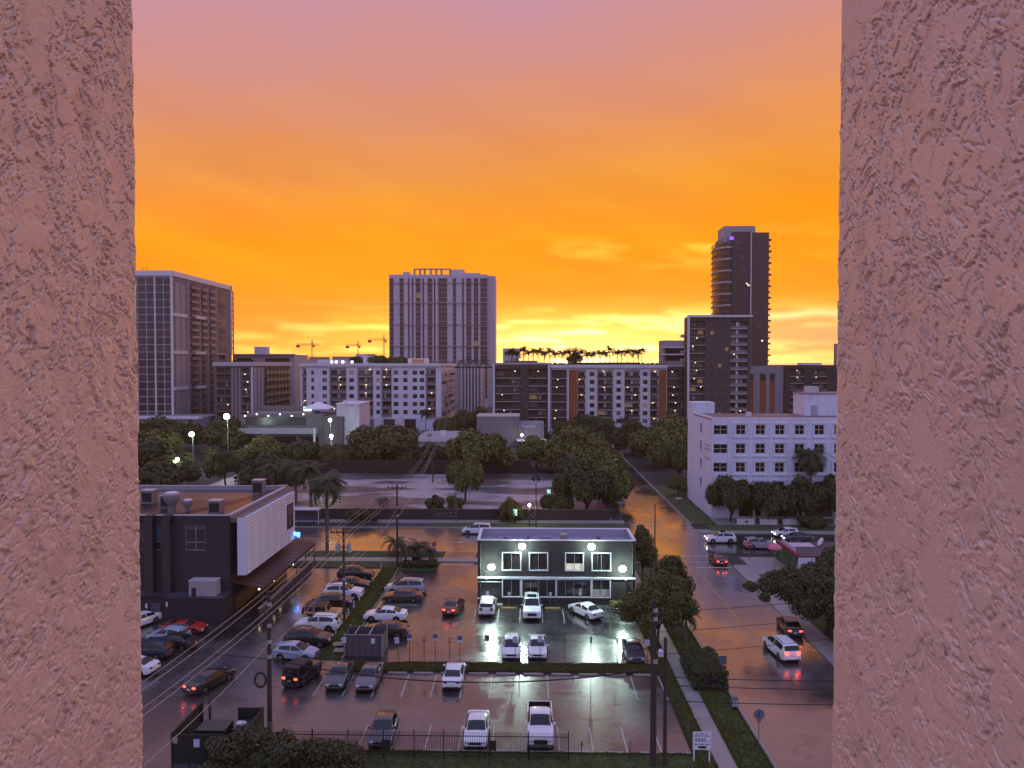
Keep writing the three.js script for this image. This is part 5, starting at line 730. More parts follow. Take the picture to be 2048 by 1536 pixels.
// avenue and side street
car('van', 'white', 'white minivan driving left on the avenue behind the office', -8.5, -123.6, -90);
car('suv', 'white', 'white crossover with black roof turning through the crossing', 30.8, -118.2, -93, { head: 2, sunroof: true });
car('suv', 'silver', 'silver crossover driving right on the avenue', 36.0, -114.6, 92, { head: 1, sunroof: true });
car('hatch', 'white', 'white car with headlamps lit behind the painted building', 42.6, -122.4, -95, { head: 1 });
car('sedan', 'darkgrey', 'dark sedan with headlamps lit behind the painted building', 43.4, -119.2, -90, { head: 1, tail: 1 });
car('coupe', 'darkred', 'dark red coupe waiting at the stop line with bright tail lamps', 27.35, -105.9, 0, { tail: 2 });
car('sedan', 'silver', 'silver car peeking out behind the right corner of the office', 15.4, -115.0, 90);
car('van', 'white', 'white minivan driving away on the side street with tail lamps on', 24.95, -72.6, -6, { tail: 2 });
car('sedan', 'black', 'dark car under the trees ahead of the white minivan', 28.0, -78.9, 5, { tail: 1 });
car('sedan', 'white', 'farthest pale car down the side street', 26.6, -262, 180, { head: 1 });
car('sedan', 'grey', 'grey car far down the side street', 26.2, -236, 180);
car('suv', 'white', 'white car parked far down the side street by the trees', 28.0, -249, 180);

// ================= trees, palms, hedges =================
const bark = M(0.06, 0.046, 0.036, 0.9, { map: mottled }), palmBark = M(0.15, 0.13, 0.11, 0.85, { map: mottled });
const leafMats = [[0.060, 0.070, 0.012], [0.072, 0.074, 0.013], [0.040, 0.050, 0.009], [0.096, 0.106, 0.018]].map(([r, g, b]) => M(r, g, b, 0.75, { vertexColors: true, side: THREE.DoubleSide }));
function leafCloud(seed, lobes, n, size, o = {}) {          // many small leaves through a crown made of lobes [x, y, z, r, squash]
  const r = rngOf(seed), pos = new Float32Array(n * 18), col = new Float32Array(n * 18), nor = new Float32Array(n * 18), w = lobes.map((l) => l[3] ** 2), sum = w.reduce((a, b) => a + b, 0), v = new THREE.Vector3(), t1 = new THREE.Vector3(), t2 = new THREE.Vector3(), q = new THREE.Vector3();
  for (let i = 0; i < n; i++) {
    let k = 0, s = r() * sum; while (k < w.length - 1 && s > w[k]) s -= w[k++]; const L = lobes[k];
    do v.set(r() * 2 - 1, r() * 2 - 1, r() * 2 - 1); while (v.lengthSq() > 1 || v.lengthSq() < 0.01); v.normalize(); if (v.y < -0.35 && r() < 0.35) v.y *= -1;
    const rad = L[3] * (0.55 + 0.5 * Math.pow(r(), 0.6)) * (0.88 + 0.24 * hsh(Math.floor(v.x * 4 + 9), Math.floor(v.z * 4 + 9) + Math.floor(v.y * 4 + 9) * 7, k));
    const c = [L[0] + v.x * rad, L[1] + v.y * rad * (L[4] || 0.8), L[2] + v.z * rad];
    q.set(v.x + (r() - 0.5) * 1.5, v.y + 0.35 + (r() - 0.5) * 1.5, v.z + (r() - 0.5) * 1.5).normalize(); t1.set(r() - 0.5, r() - 0.5, r() - 0.5).cross(q).normalize(); t2.copy(q).cross(t1);
    const a = size * (0.6 + 0.8 * r()), b = a * (0.42 + 0.25 * r()), P = [[t1, a], [t2, b], [t1, -a], [t2, -b]].map(([d, m]) => [c[0] + d.x * m, c[1] + d.y * m, c[2] + d.z * m]);
    const tr = [P[0], P[1], P[2], P[0], P[2], P[3]], g = 0.55 + 0.9 * r() + (o.pale && r() < o.pale ? 1.6 : 0), yel = 0.85 + 0.5 * r();
    for (let m = 0; m < 6; m++) { pos.set(tr[m], i * 18 + m * 3); col.set([g * yel, g, g * (1.3 - yel * 0.4)], i * 18 + m * 3); nor.set([q.x, q.y, q.z], i * 18 + m * 3); }
  }
  const g = new THREE.BufferGeometry(); g.setAttribute('position', new THREE.BufferAttribute(pos, 3)); g.setAttribute('normal', new THREE.BufferAttribute(nor, 3)); g.setAttribute('color', new THREE.BufferAttribute(col, 3)); g.setAttribute('uv', new THREE.BufferAttribute(new Float32Array(n * 12), 2)); return g;
}
function crownLobes(seed, rx, ry, y0, n) { const r = rngOf(seed), out = [[0, y0 + ry * 0.95, 0, Math.min(rx, ry) * 0.62, 0.85]]; for (let i = 0; i < n; i++) { const a = i * 2.4 + r(), u = Math.sqrt((i + 0.5) / n) * 0.78, h = (1 - u * u) * 0.72 + 0.34 * (r() - 0.3); out.push([Math.cos(a) * u * rx, y0 + ry * (0.35 + h * 1.15), Math.sin(a) * u * rx, rx * (0.17 + 0.25 * r() * r() + 0.06), 0.8]); } return out; }
function limbs(seed, h0, rx, ry, rad, n = 6) { const r = rngOf(seed), L = [rod([0, -0.15, 0], [0.1, h0, 0.05], rad, rad * 0.72, 9)]; for (let i = 0; i < n; i++) { const a = i * 6.283 / n + r() * 0.7, e = 0.35 + 0.35 * r(), m = [Math.cos(a) * rx * e * 0.45, h0 + ry * 0.45, Math.sin(a) * rx * e * 0.45], t = [Math.cos(a) * rx * e * 1.35, h0 + ry * (0.8 + 0.5 * r()), Math.sin(a) * rx * e * 1.35]; L.push(rod([0.1, h0 - 0.2, 0.05], m, rad * 0.6, rad * 0.42, 6), rod(m, t, rad * 0.42, rad * 0.14, 5)); } return merge(L); }
const crownCache = [];
for (let k = 0; k < 4; k++) crownCache.push(leafCloud(900 + k, crownLobes(60 + k * 5, 1, 0.5, 0, 19), 8200, 0.058));          // unit crowns, radius 1, height about 1
const limbCache = [0, 1, 2].map((k) => limbs(40 + k, 0.62, 1, 0.7, 0.075));
function tree(label, x, z, rx, h0, h, k, o = {}) {            // h0 = where the crown begins, h = top
  if (!o.y) h0 *= 0.55; const t = thing(o.name || 'broadleaf_tree', label, 'tree', [x, o.y || 0, z], (k * 1.7) % 6.28, o.group || 'trees of the neighbourhood');
  const tr = part('trunk', limbCache[k % 3], bark, t); tr.scale.set(rx * 0.8, (h0 + (h - h0) * 0.12) / 0.62, rx * 0.8);
  const c = part('crown', crownCache[k % 4], leafMats[(o.m ?? k) % 4], t, [0, h0, 0]); c.scale.set(rx, (h - h0) / 1.12, rx * (o.dz || 1)); return t;
}
// the trees, from the vacant lot backwards
tree('big round tree in the centre beyond the concrete lot', -12.2, -184, 8.6, 3.2, 13.6, 0, { m: 3 });
tree('wide dark tree left of centre beyond the lot wall', -40.5, -206, 10.6, 3.4, 13.8, 1);
tree('small tree right of the wide dark tree', -26, -203, 5, 2, 7.6, 2);
tree('tall leafy tree right of centre behind the corner tree', 13.2, -196, 9.2, 2.5, 13.2, 2, { m: 3 });
tree('rounded tree between the two big central trees', 2.4, -200, 6, 2, 10, 3);
tree('dense dark tree on the corner of avenue and side street', 11.0, -141, 6.4, 1.6, 10.2, 0, { m: 2 });
tree('low dark tree left of the dense corner tree', 5.6, -138.5, 3.4, 0.8, 5.2, 1, { m: 2 });
tree('leafy tree leaning over the side street', 17.2, -150, 5, 2, 9.5, 3);
tree('tree lining the left of the far side street', 17.5, -176, 6, 2.4, 10.5, 1, { m: 3 });
tree('farther tree lining the left of the side street', 18.4, -214, 6.2, 2.4, 11, 0);
tree('tree filling the end of the side street', 22, -262, 7, 3, 11.5, 2);
tree('big tree on the right of the far side street', 35.5, -205, 8, 2.6, 13.2, 1, { m: 3 });
tree('second big tree behind the white building', 45, -222, 8.5, 3, 14.5, 3);
tree('round street tree just left of the white building', 36.2, -178, 4.6, 2.6, 10.4, 0);
tree('tree behind the round street tree', 33.4, -232, 7, 2.5, 12, 2);
tree('small round tree before the lawn of the white building', 32.6, -160, 2.6, 1.4, 5.4, 3);
tree('dark ficus at the left end of the white building', 36.6, -133.8, 4.4, 1.9, 9.4, 0, { m: 2 });
tree('dark ficus in the middle before the white building', 43.4, -133.6, 4.6, 2, 8.8, 1, { m: 2 });
tree('dark ficus right of the middle before the white building', 49.6, -133.8, 4.4, 2, 9.2, 2, { m: 2 });
tree('dark ficus at the right before the white building', 56.2, -133.6, 4.8, 2, 9.4, 3, { m: 2 });
tree('low shrub tree before the white planters', 49.6, -129.4, 2.6, 0.3, 2.6, 1, { m: 2 });
tree('dark tree at the far left below the glass tower', -116, -236, 12, 2.5, 12.5, 2);
tree('broad dark tree below the corner apartment block', -92, -226, 9.2, 3, 13.6, 3, { m: 2 });
tree('dark tree mass at the left edge', -98, -186, 9.5, 2, 10.8, 0, { m: 2 });
tree('dark tree before the glass tower podium', -106, -206, 9, 2.5, 12.4, 1);
tree('small street tree with thin trunk on the vacant lot', -71, -172, 4.2, 3.2, 8.8, 2);
tree('tree before the grey hall', -73, -204, 6.4, 2, 9.5, 3);
tree('smaller tree before the grey hall', -60.5, -200, 5.6, 2, 8.8, 0);
tree('tree between grey hall and wide dark tree', -51.5, -198, 5.4, 1.5, 8.4, 1);
tree('dark bushy tree above the restaurant roof', -56.5, -162, 6.6, 1, 8.6, 2, { m: 2 });
tree('dark bushy tree at the left above the restaurant roof', -82, -165, 7.4, 1, 8.0, 3, { m: 2 });
tree('tree at the mouth of the narrow street', -30.6, -276, 5, 2, 10.5, 1);
tree('street tree in the narrow street', -24, -286, 5.5, 3, 12, 0);
tree('street tree farther in the narrow street', -19, -305, 5, 3, 12, 3);
tree('street tree before the brown apartment end', -14, -282, 4.4, 2, 9, 2);
tree('street tree before the rust panelled block', 14, -276, 5, 2, 9, 1);
tree('street tree before the white framed block', 27, -272, 6, 2, 10.5, 0);
tree('tree before the narrow brown slice', 52, -262, 7.5, 2, 12.5, 2);
tree('tree before the mid-rise', 66, -250, 8, 2, 12, 3);
tree('tree at the right before the dark brown block', 92, -250, 8, 2, 14, 1);
tree('thin young tree on the verge with graffiti wall', -12.9, -152, 4.2, 3.6, 10.6, 1, { m: 3 });
tree('round bush tree before the low wall', -2.9, -132.9, 2.2, 0.4, 4.9, 2, { m: 1 });
tree('dark roof garden shrubs on the white apartment block', -64, -310, 6, 0.1, 5.6, 0, { y: 27.6, name: 'roof_shrub' });
tree('second dark roof garden shrub on the white apartment block', -55, -312, 6.5, 0.1, 4.8, 1, { y: 27.6, name: 'roof_shrub' });
tree('third dark roof garden shrub on the white apartment block', -72, -312, 4.5, 0.1, 4.4, 2, { y: 27.6, name: 'roof_shrub' });
// nearer trees: their own, finer crowns
function nearTree(label, x, z, lobes, n, size, m, h0, rx, seed, o = {}) { const t = thing('broadleaf_tree', label, 'tree', [x, 0, z], 0, 'trees of the neighbourhood'); part('trunk', limbs(seed, h0, rx, 2.2, o.rad || 0.2, 7), bark, t); part('crown', leafCloud(seed, lobes, n, size, o), m, t); }
nearTree('leafy tree with round leaves between office lot and side pavement', 13.0, -73.6, [[-0.6, 5.2, 0, 2.0], [1.4, 5.0, 0.3, 1.9], [-2.4, 4.6, 0.4, 1.5], [-3.0, 3.6, 0.6, 0.9], [2.8, 4.2, 0, 1.3], [0.2, 6.4, -0.6, 1.5], [0.8, 4.0, 1.2, 1.5], [-1.2, 3.6, 1.2, 1.2], [1.6, 3.2, 0.4, 1.0], [0.2, 5.2, -1.8, 1.7], [2.0, 6.0, -1.2, 1.2]], 15000, 0.15, leafMats[0], 2.1, 2.6, 501, { rad: 0.16 });
nearTree('darker tree rising behind the round-leaved one', 15.2, -79.5, [[0, 6.0, 0, 1.9], [1.0, 4.8, 0.4, 1.7], [-1.2, 5.0, 0.3, 1.5], [0.4, 7.0, 0, 1.1], [1.4, 3.6, 0.5, 1.1], [-0.4, 3.8, 0.8, 1.2]], 8000, 0.16, leafMats[2], 2.2, 1.8, 502, { rad: 0.14 });
nearTree('slender tree at the right corner of the office', 15.0, -96.5, [[0, 5.2, 0, 1.5], [0.6, 3.8, 0.3, 1.4], [-0.8, 3.6, 0.3, 1.2], [0, 6.4, 0, 0.9], [0.9, 2.8, 0.2, 1.1], [-0.2, 7.1, 0, 0.5]], 6500, 0.16, leafMats[1], 1.6, 1.3, 503, { rad: 0.12 });
nearTree('big dark tree overhanging the side street at the right', 31.5, -77.5, [[-1, 5.0, 0, 2.7], [-3.8, 5.0, -0.6, 2.0], [-5.8, 4.9, -1.2, 1.2], [-7.6, 4.7, -1.6, 0.7], [-6.6, 4.0, 0, 0.6], [1.8, 5.6, 0, 2.6], [0.2, 5.4, -2.6, 2.2], [-2.6, 3.6, 1.2, 1.7], [3.6, 4.6, 2, 2.6], [0.6, 3.6, 2.2, 2.2], [-4.6, 5.2, -2.6, 1.2], [-3.0, 5.6, -1.5, 1.6], [4, 3.4, -2, 2.6], [0.4, 2.2, 2.4, 1.4], [2.6, 2.0, 2.6, 2.0]], 30000, 0.17, leafMats[2], 2.4, 4, 504, { rad: 0.3 });
nearTree('second dark tree behind the overhanging one', 36.5, -88, [[0, 3.8, 0, 2.6], [-2.6, 3.2, 0.4, 1.7], [2.6, 3.8, 0, 2.4], [0.8, 5.0, -1, 1.9]], 9000, 0.18, leafMats[2], 1.6, 2.6, 505, { rad: 0.22 });
nearTree('dark tree filling the lower right beside the pier', 34.5, -70, [[0, 4.8, 0, 2.8], [-2.4, 4.0, 0.4, 1.9], [2.6, 4.4, 0, 2.8], [0.4, 3.0, 2, 2.2]], 11000, 0.17, leafMats[2], 1.6, 2.6, 506, { rad: 0.25 });
// shrubs and hedges
function shrub(name, label, cat, x, z, lobes, n, size, m, seed, o = {}) { const t = thing(name, label, cat, [x, o.y ?? 0.1, z], 0); part('foliage', leafCloud(seed, lobes, n, size, o), m, t); if (o.stem !== 0) part('stem', merge(lobes.slice(0, 4).map((l) => rod([l[0] * 0.4, -0.1, l[2] * 0.4], [l[0], l[1], l[2]], 0.06, 0.03, 6))), bark, t); return t; }
{ const L = [], r = rngOf(3); for (let k = 0; k < 26; k++) { const u = k / 25, x = -6.4 + 9.8 * u; L.push([x, 1.0 + 1.15 * Math.exp(-(((u - 0.40) / 0.34) ** 2)) + (r() - 0.5) * 1.0, (r() - 0.5) * 1.8, 0.5 + 0.5 * r(), 0.9]); L.push([x + 0.2, 0.6, 0.9 + r() * 0.6, 0.75, 0.9]); }
  shrub('flowering_shrub', 'wide dark shrub with yellow-green tips at the bottom left', 'shrub', -15.6, -50.2, L, 17000, 0.125, M(0.030, 0.034, 0.006, 0.6, { vertexColors: true, side: THREE.DoubleSide }), 77, { pale: 0.10 }); }
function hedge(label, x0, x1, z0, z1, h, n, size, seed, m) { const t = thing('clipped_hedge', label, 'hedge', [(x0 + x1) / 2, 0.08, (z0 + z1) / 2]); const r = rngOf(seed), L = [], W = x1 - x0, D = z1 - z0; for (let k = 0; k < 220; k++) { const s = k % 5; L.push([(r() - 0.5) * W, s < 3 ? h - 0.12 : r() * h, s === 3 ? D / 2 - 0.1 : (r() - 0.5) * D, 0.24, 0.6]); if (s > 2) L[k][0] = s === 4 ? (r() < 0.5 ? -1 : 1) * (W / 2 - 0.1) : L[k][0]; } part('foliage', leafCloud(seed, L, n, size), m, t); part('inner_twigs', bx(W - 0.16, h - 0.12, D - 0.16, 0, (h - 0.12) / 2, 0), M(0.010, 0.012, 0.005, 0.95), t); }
hedge('large clipped square hedge beside the street kerb', 14.4, 17.4, -69.6, -63.8, 1.75, 15000, 0.08, 81, leafMats[2]);
hedge('low clipped hedge right of the office with pale green top', 9.6, 12.8, -85.6, -84.2, 0.95, 3800, 0.10, 82, leafMats[3]);
hedge('low hedge on the island by the car park entrance', -17.4, -12.8, -103.4, -101.8, 0.8, 3600, 0.11, 83, leafMats[0]);
shrub('leafy_plant', 'dark broad-leaved plant before the graffiti wall', 'plant', -17.2, -136.2, [[0, 1.6, 0, 1.3], [0.8, 2.8, 0, 1.0], [-0.9, 2.6, 0, 0.9], [1.2, 1.2, 0, 1.0], [0.1, 3.6, 0, 0.6]], 1500, 0.34, leafMats[2], 91);
shrub('leafy_plant', 'brown-green bush right of the broad-leaved plant', 'plant', -13.6, -137.2, [[0, 1.6, 0, 1.4], [0.9, 2.6, 0, 1.0], [-0.5, 3.0, 0, 1.0]], 1600, 0.25, leafMats[1], 92);
shrub('leafy_plant', 'round bush by the far end of the left car park', 'plant', -30.5, -131.5, [[0, 1.4, 0, 1.4], [1.6, 1.2, 0, 1.2], [-1.4, 1.2, 0, 1.1], [3, 1.0, 0, 1.0]], 2200, 0.2, leafMats[2], 93);
shrub('leafy_plant', 'dark shrubs at the foot of the mural', 'plant', 40, -98.2, [[0, 0.5, 0, 0.9], [2, 0.5, 0, 0.8], [-2, 0.4, 0, 0.7], [4, 0.6, 0, 0.9], [-3.6, 0.4, 0.3, 0.6]], 2600, 0.14, leafMats[2], 94);
// palms
const frondCache = {};
function frond(len, droop, wide) { const key = [len, droop, wide].join(); if (frondCache[key]) return frondCache[key]; const pos = [], N = 15, P = (t) => [Math.cos(0.75 - droop * t * 0.9) * len * t * 0.92, (Math.sin(0.75) * t - droop * t * t * 0.95) * len, 0]; for (let k = 0; k < N; k++) { const t0 = 0.10 + 0.9 * k / N, a = P(t0), b = P(t0 + 0.05), l = len * wide * Math.sin(Math.PI * Math.min(0.97, t0 * 0.85 + 0.14)); for (const s of [-1, 1]) { const tip = [a[0] + l * 0.55, a[1] - l * 0.42, s * l * 0.8]; pos.push(...a, ...b, ...tip, ...b, tip[0] + len * 0.02, tip[1], tip[2], ...tip); } } for (let k = 0; k < 8; k++) { const a = P(k / 8), b = P((k + 1) / 8), w = 0.022 * len * (1 - k / 9) ; pos.push(a[0], a[1], -w, b[0], b[1], -w * 0.8, a[0], a[1] + 0.01, w, b[0], b[1], -w * 0.8, b[0], b[1] + 0.01, w * 0.8, a[0], a[1] + 0.01, w); } const g = new THREE.BufferGeometry(); g.setAttribute('position', new THREE.Float32BufferAttribute(pos, 3)); g.setAttribute('uv', new THREE.Float32BufferAttribute(new Float32Array(pos.length / 3 * 2), 2)); g.computeVertexNormals(); return (frondCache[key] = g); }
const palmLeaf = [M(0.042, 0.052, 0.009, 0.6, { side: THREE.DoubleSide }), M(0.030, 0.038, 0.008, 0.65, { side: THREE.DoubleSide }), M(0.054, 0.064, 0.010, 0.6, { side: THREE.DoubleSide })];
function palm(label, x, z, h, len, n, o = {}) {
  const t = thing('palm_tree', label, 'palm', [x, o.y || 0, z], 0, o.group || 'palms'), r = rngOf(Math.round(x * 31 + z * 17) + 7000), bend = o.bend || 0, rad = o.rad || 0.16;
  const pts = [0, 0.35, 0.7, 1].map((q) => [bend * q * q, -0.1 + (h + 0.1) * q, 0]); part('trunk', merge(pts.slice(1).map((p, i) => rod(pts[i], p, rad * (1.25 - 0.2 * i), rad * (1.05 - 0.2 * i), 9))), palmBark, t);
  if (o.shaft) part('crown_shaft', rod([bend, h, 0], [bend, h + len * 0.3, 0], rad * 0.85, rad * 0.4, 8), M(0.07, 0.10, 0.03, 0.5), t);
  const geos = [frond(len, 0.65, o.wide || 0.3), frond(len, 1.05, o.wide || 0.3), frond(len, 1.5, o.wide || 0.3)], top = [bend, h + (o.shaft ? len * 0.28 : 0), 0];
  if (o.far) { const L = []; for (let k = 0; k < n; k++) { const g = geos[k % 3].clone(); g.rotateZ(0.35 + (r() - 0.5) * 1.3); g.rotateY(k * 2.4 + r() * 0.5); g.translate(...top); L.push(g); } part('crown', merge(L), palmLeaf[1], t); }
  else for (let k = 0; k < n; k++) { const f = part('frond', geos[k % 3], palmLeaf[k % 3], t, top); f.rotation.order = 'YZX'; f.rotation.set(0, k * 2.4 + r() * 0.5, (o.lift || 0) + (r() - 0.4) * (o.spread || 1.1)); }
  return t;
}
palm('tall royal palm with round crown between car park and avenue', -29.5, -107.7, 10.2, 3.6, 40, { shaft: 1, lift: -0.5, spread: 1.7, rad: 0.24, wide: 0.34 });
palm('small potted-looking palm beyond the avenue left of the wires', -26.8, -136.2, 3.4, 2.0, 16, { lift: -0.3 });
palm('royal palm before the white building', 51.6, -135.6, 11.0, 3.8, 36, { shaft: 1, lift: -0.5, spread: 1.5, rad: 0.2, wide: 0.34 });
palm('fan palm at the street side next to the square hedge', 16.3, -75.6, 2.6, 1.6, 30, { lift: -0.1, wide: 0.34, rad: 0.15 });
palm('left bushy palm on the entrance island', -17.2, -103.6, 2.4, 2.3, 18, { lift: -0.1 });
palm('middle bushy palm on the entrance island', -15.4, -104.4, 2.8, 2.2, 18, { lift: -0.2 });
palm('right bushy palm on the entrance island', -13.8, -103.2, 2.2, 2.0, 16, { lift: -0.1 });
palm('low bushy palm behind the wooden pole', -19.4, -108.6, 2.0, 2.4, 18, { lift: -0.1 });
palm('palm above the corner tree by the side street', 7.8, -146, 10.2, 3.4, 24, { lift: -0.3, rad: 0.2 });
palm('drooping date palm behind the restaurant roof', -43.2, -146, 7.6, 4.2, 34, { lift: -0.45, rad: 0.3, wide: 0.24 });
palm('second drooping date palm behind the restaurant roof', -47.5, -150, 8.0, 4.2, 34, { lift: -0.45, rad: 0.3, wide: 0.24 });
palm('third drooping date palm left of the others', -53, -152, 7.2, 4.0, 30, { lift: -0.4, rad: 0.3, wide: 0.24 });
palm('green palm lit by a street lamp at the left', -81.5, -169, 6.6, 4.0, 26, { lift: -0.2, rad: 0.22 });
palm('palm before the grey hall', -62, -176, 7.0, 3.4, 24, { lift: -0.2 });
palm('palm above the narrow street mouth', -37.6, -272, 9.5, 3.6, 22, { lift: -0.2, far: 1 });
palm('palm before the white framed block', 18, -262, 8.6, 3.4, 22, { lift: -0.2, far: 1 });
palm('second palm before the white framed block', 33.6, -258, 8.4, 3.2, 22, { lift: -0.2, far: 1 });
[[-6.9, 34.2], [-1.8, 34.5], [2.7, 34.0], [5.0, 34.3], [9.5, 33.9], [12.2, 33.2], [15.1, 33.2], [17.6, 33.6], [20.8, 34.2], [23.2, 33.4], [31.5, 33.2], [36, 34.9], [41, 34.0], [46.1, 33.8], [50, 34.4], [28.6, 32.6], [39, 33.2], [43.6, 33.6], [-4.4, 33.0], [0.4, 33.4], [7.2, 33.0], [26, 32.6], [33.8, 33.0], [48.2, 33.2]].sort((a, b) => a[0] - b[0]).forEach(([x, y], i) => palm(`roof garden palm on the skyline, ${['first', 'second', 'third', 'fourth', 'fifth', 'sixth', 'seventh', 'eighth', 'ninth', 'tenth', 'eleventh', 'twelfth', 'thirteenth', 'fourteenth', 'fifteenth', 'sixteenth', 'seventeenth', 'eighteenth', 'nineteenth', 'twentieth', 'twenty-first', 'twenty-second', 'twenty-third', 'last'][i]} of the row from the left`, x, -322 - (i % 3) * 1.4, y - 28.8, 3.0 + 0.6 * ((i * 0.37) % 1), 20, { y: 28.35, far: 1, rad: 0.16, group: 'palms on the roof garden skyline' }));
shrub('roof_shrub', 'bushy ficus among the roof garden palms', 'shrub', 20.4, -324, [[0, 2.4, 0, 2.6], [2.0, 2.6, 0, 2.0], [-2, 2.2, 0, 1.6], [0.6, 4.2, 0, 1.6]], 2600, 0.3, leafMats[0], 96, { y: 28.3 });
{ const L = []; for (let k = 0; k < 34; k++) L.push([-32 + k * 2.0, 0.1 + 0.3 * ((k * 0.618) % 1), 0, 1.0, 0.8]); shrub('roof_hedge', 'long dark roof garden hedge under the skyline palms', 'hedge', 22, -321, L, 7000, 0.26, leafMats[0], 97, { y: 28.0, stem: 0 }); }
{ const L = []; for (let k = 0; k < 60; k++) L.push([-170 + k * 5.8, 1.6 + 1.6 * ((k * 0.618) % 1), ((k * 0.377) % 1) * 10 - 5, 3.4, 0.8]); const t = part('undergrowth', leafCloud(98, L, 24000, 0.42), leafMats[2], scene, [0, 0, -268]); t.userData = { kind: 'stuff', label: 'dark street greenery along the foot of the apartment blocks', category: 'undergrowth' }; }
{ const L = []; for (let k = 0; k < 26; k++) L.push([-100 + k * 3.2, 1.2 + 1.4 * ((k * 0.618) % 1), ((k * 0.377) % 1) * 14 - 7, 2.8, 0.8]); const t = part('undergrowth_001', leafCloud(99, L, 14000, 0.34), leafMats[0], scene, [0, 0, -204]); t.userData = { kind: 'stuff', label: 'low dark scrub behind the back wall of the vacant lot', category: 'undergrowth' }; }

// loose grass along the edges of the lawns
function tufts(label, areas, n, seed) { const r = rngOf(seed), pos = [], col = [], tot = areas.reduce((a, q) => a + q[4], 0); for (let i = 0; i < n; i++) { let s = r() * tot, k = 0; while (k < areas.length - 1 && s > areas[k][4]) s -= areas[k++][4]; const [x0, x1, z0, z1] = areas[k]; let x = mix(x0, x1, r()), z = mix(z0, z1, r()); if (r() < 0.5) { const e = r(); if (x1 - x0 < z1 - z0) x = (e < 0.5 ? x0 : x1) + (r() - 0.5) * 0.16; else z = (e < 0.5 ? z0 : z1) + (r() - 0.5) * 0.16; } const clump = fbm(x * 0.9, z * 0.9, 3, 0, 0, 7), h = (0.05 + 0.16 * r()) * (0.4 + 1.2 * clump), a = r() * 6.283, w = 0.03 + 0.04 * r(), dx = Math.cos(a) * w, dz = Math.sin(a) * w, y = 0.1, g = 0.5 + 0.9 * r(); pos.push(x - dx, y, z - dz, x + dx, y, z + dz, x + (r() - 0.5) * 0.12, y + h, z + (r() - 0.5) * 0.12); for (let q = 0; q < 3; q++) col.push(g * (0.8 + 0.5 * clump), g, g * 0.8); } const ge = new THREE.BufferGeometry(); ge.setAttribute('position', new THREE.Float32BufferAttribute(pos, 3)); ge.setAttribute('color', new THREE.Float32BufferAttribute(col, 3)); ge.setAttribute('uv', new THREE.Float32BufferAttribute(new Float32Array(pos.length / 3 * 2), 2)); ge.computeVertexNormals(); const m = part(numbered('grass_blades'), ge, leafMats[3], scene); m.userData = { kind: 'stuff', label, category: 'grass' }; }
tufts('uneven grass blades on the near lawns and strips', [[-20, 12.2, -53.2, -46, 60], [-18, 12, -69.2, -67.6, 60], [-20.05, -18.05, -102, -70.3, 50], [12.2, 13.35, -80, -46, 30], [14.9, 17.25, -80, -46, 50]], 90000, 611);

// ================= poles, wires, lamps, signs, fences =================
const wireMat = M(0.40, 0.32, 0.28, 0.45), cableMat = M(0.01, 0.01, 0.011, 0.6);
function pole(label, x, z, h, o = {}) {
  const p = thing('utility_pole', label, 'pole', [x, 0, z], 0, 'wooden utility poles'); part('shaft', rod([0, -0.3, 0], [0, h, 0], o.r || 0.17, (o.r || 0.17) * 0.72, 12), o.mat || woodPole, p);
  if (o.arm) { part('crossarm', sbox(o.arm, 0.14, 0.12), woodPole, p, [0, h - 0.45, 0.14]); for (const f of [-0.95, -0.5, 0.55, 0.95]) part('insulator', rod([f * o.arm / 2, h - 0.38, 0.14], [f * o.arm / 2, h - 0.02, 0.14], 0.05, 0.04, 8), M(0.08, 0.06, 0.06, 0.4), p); part('arm_brace', merge([rod([0, h - 1.2, 0.1], [o.arm * 0.3, h - 0.5, 0.14], 0.03), rod([0, h - 1.2, 0.1], [-o.arm * 0.3, h - 0.5, 0.14], 0.03)]), metalDark, p); }
  for (const [dx, y] of o.cans || []) { const c = new THREE.Group(); c.name = 'transformer'; c.position.set(dx, y, 0.12); p.add(c); part('tank', new THREE.LatheGeometry([[0, 0], [0.24, 0.02], [0.27, 0.1], [0.27, 0.95], [0.24, 1.02], [0, 1.08]].map(([a, b]) => new THREE.Vector2(a, b)), 16), M(0.30, 0.29, 0.32, 0.5), c); part('bushing', rod([0.05, 1.05, 0], [0.05, 1.4, 0], 0.05, 0.03, 6), M(0.1, 0.07, 0.06, 0.4), c); part('cleat', bx(Math.abs(dx) * 0.6, 0.1, 0.1, -dx / 2, 0.6, 0), metalDark, c); }
  for (const y of o.boxes || []) part('fitting', bx(0.3, 0.26, 0.2, 0.1, y, 0.16), M(0.35, 0.32, 0.32, 0.5), p);
  return p;
}
pole('leaning wooden pole with a cable coil at the lower left', -20.6, -58, 10.4, { r: 0.2, boxes: [9.4, 7.7, 6.4, 5.2] });
pole('wooden pole with crossarm and two transformers above the left row', -20.4, -81.2, 10.3, { arm: 2.9, cans: [[-0.6, 7.6], [0.62, 7.6]], boxes: [4.6] });
pole('wooden pole with crossarm on the entrance island', -18.3, -103, 11.6, { arm: 2.6, boxes: [8.4, 7.2] });
pole('far wooden pole with wires beyond the vacant lot', -22.8, -177, 9.2, { arm: 2.4 });
pole('thick wooden pole with a white lamp at the lower right', 8.9, -51.8, 11.9, { r: 0.24, boxes: [11.2, 10.6, 7.6] });
pole('thin pole close to the right of the thick lamp pole', 9.75, -51.9, 9.2, { r: 0.15 });
pole('slim grey pole on the far verge of the avenue', -12.9, -132.6, 10.4, { r: 0.12, mat: M(0.12, 0.10, 0.09, 0.8) });
pole('wooden pole down the side street', 21, -236, 9.8, { r: 0.16, arm: 1.6 });
pole('near wooden pole hidden behind the left pier', -20.6, -32, 11.4, { r: 0.18, arm: 2.6 });
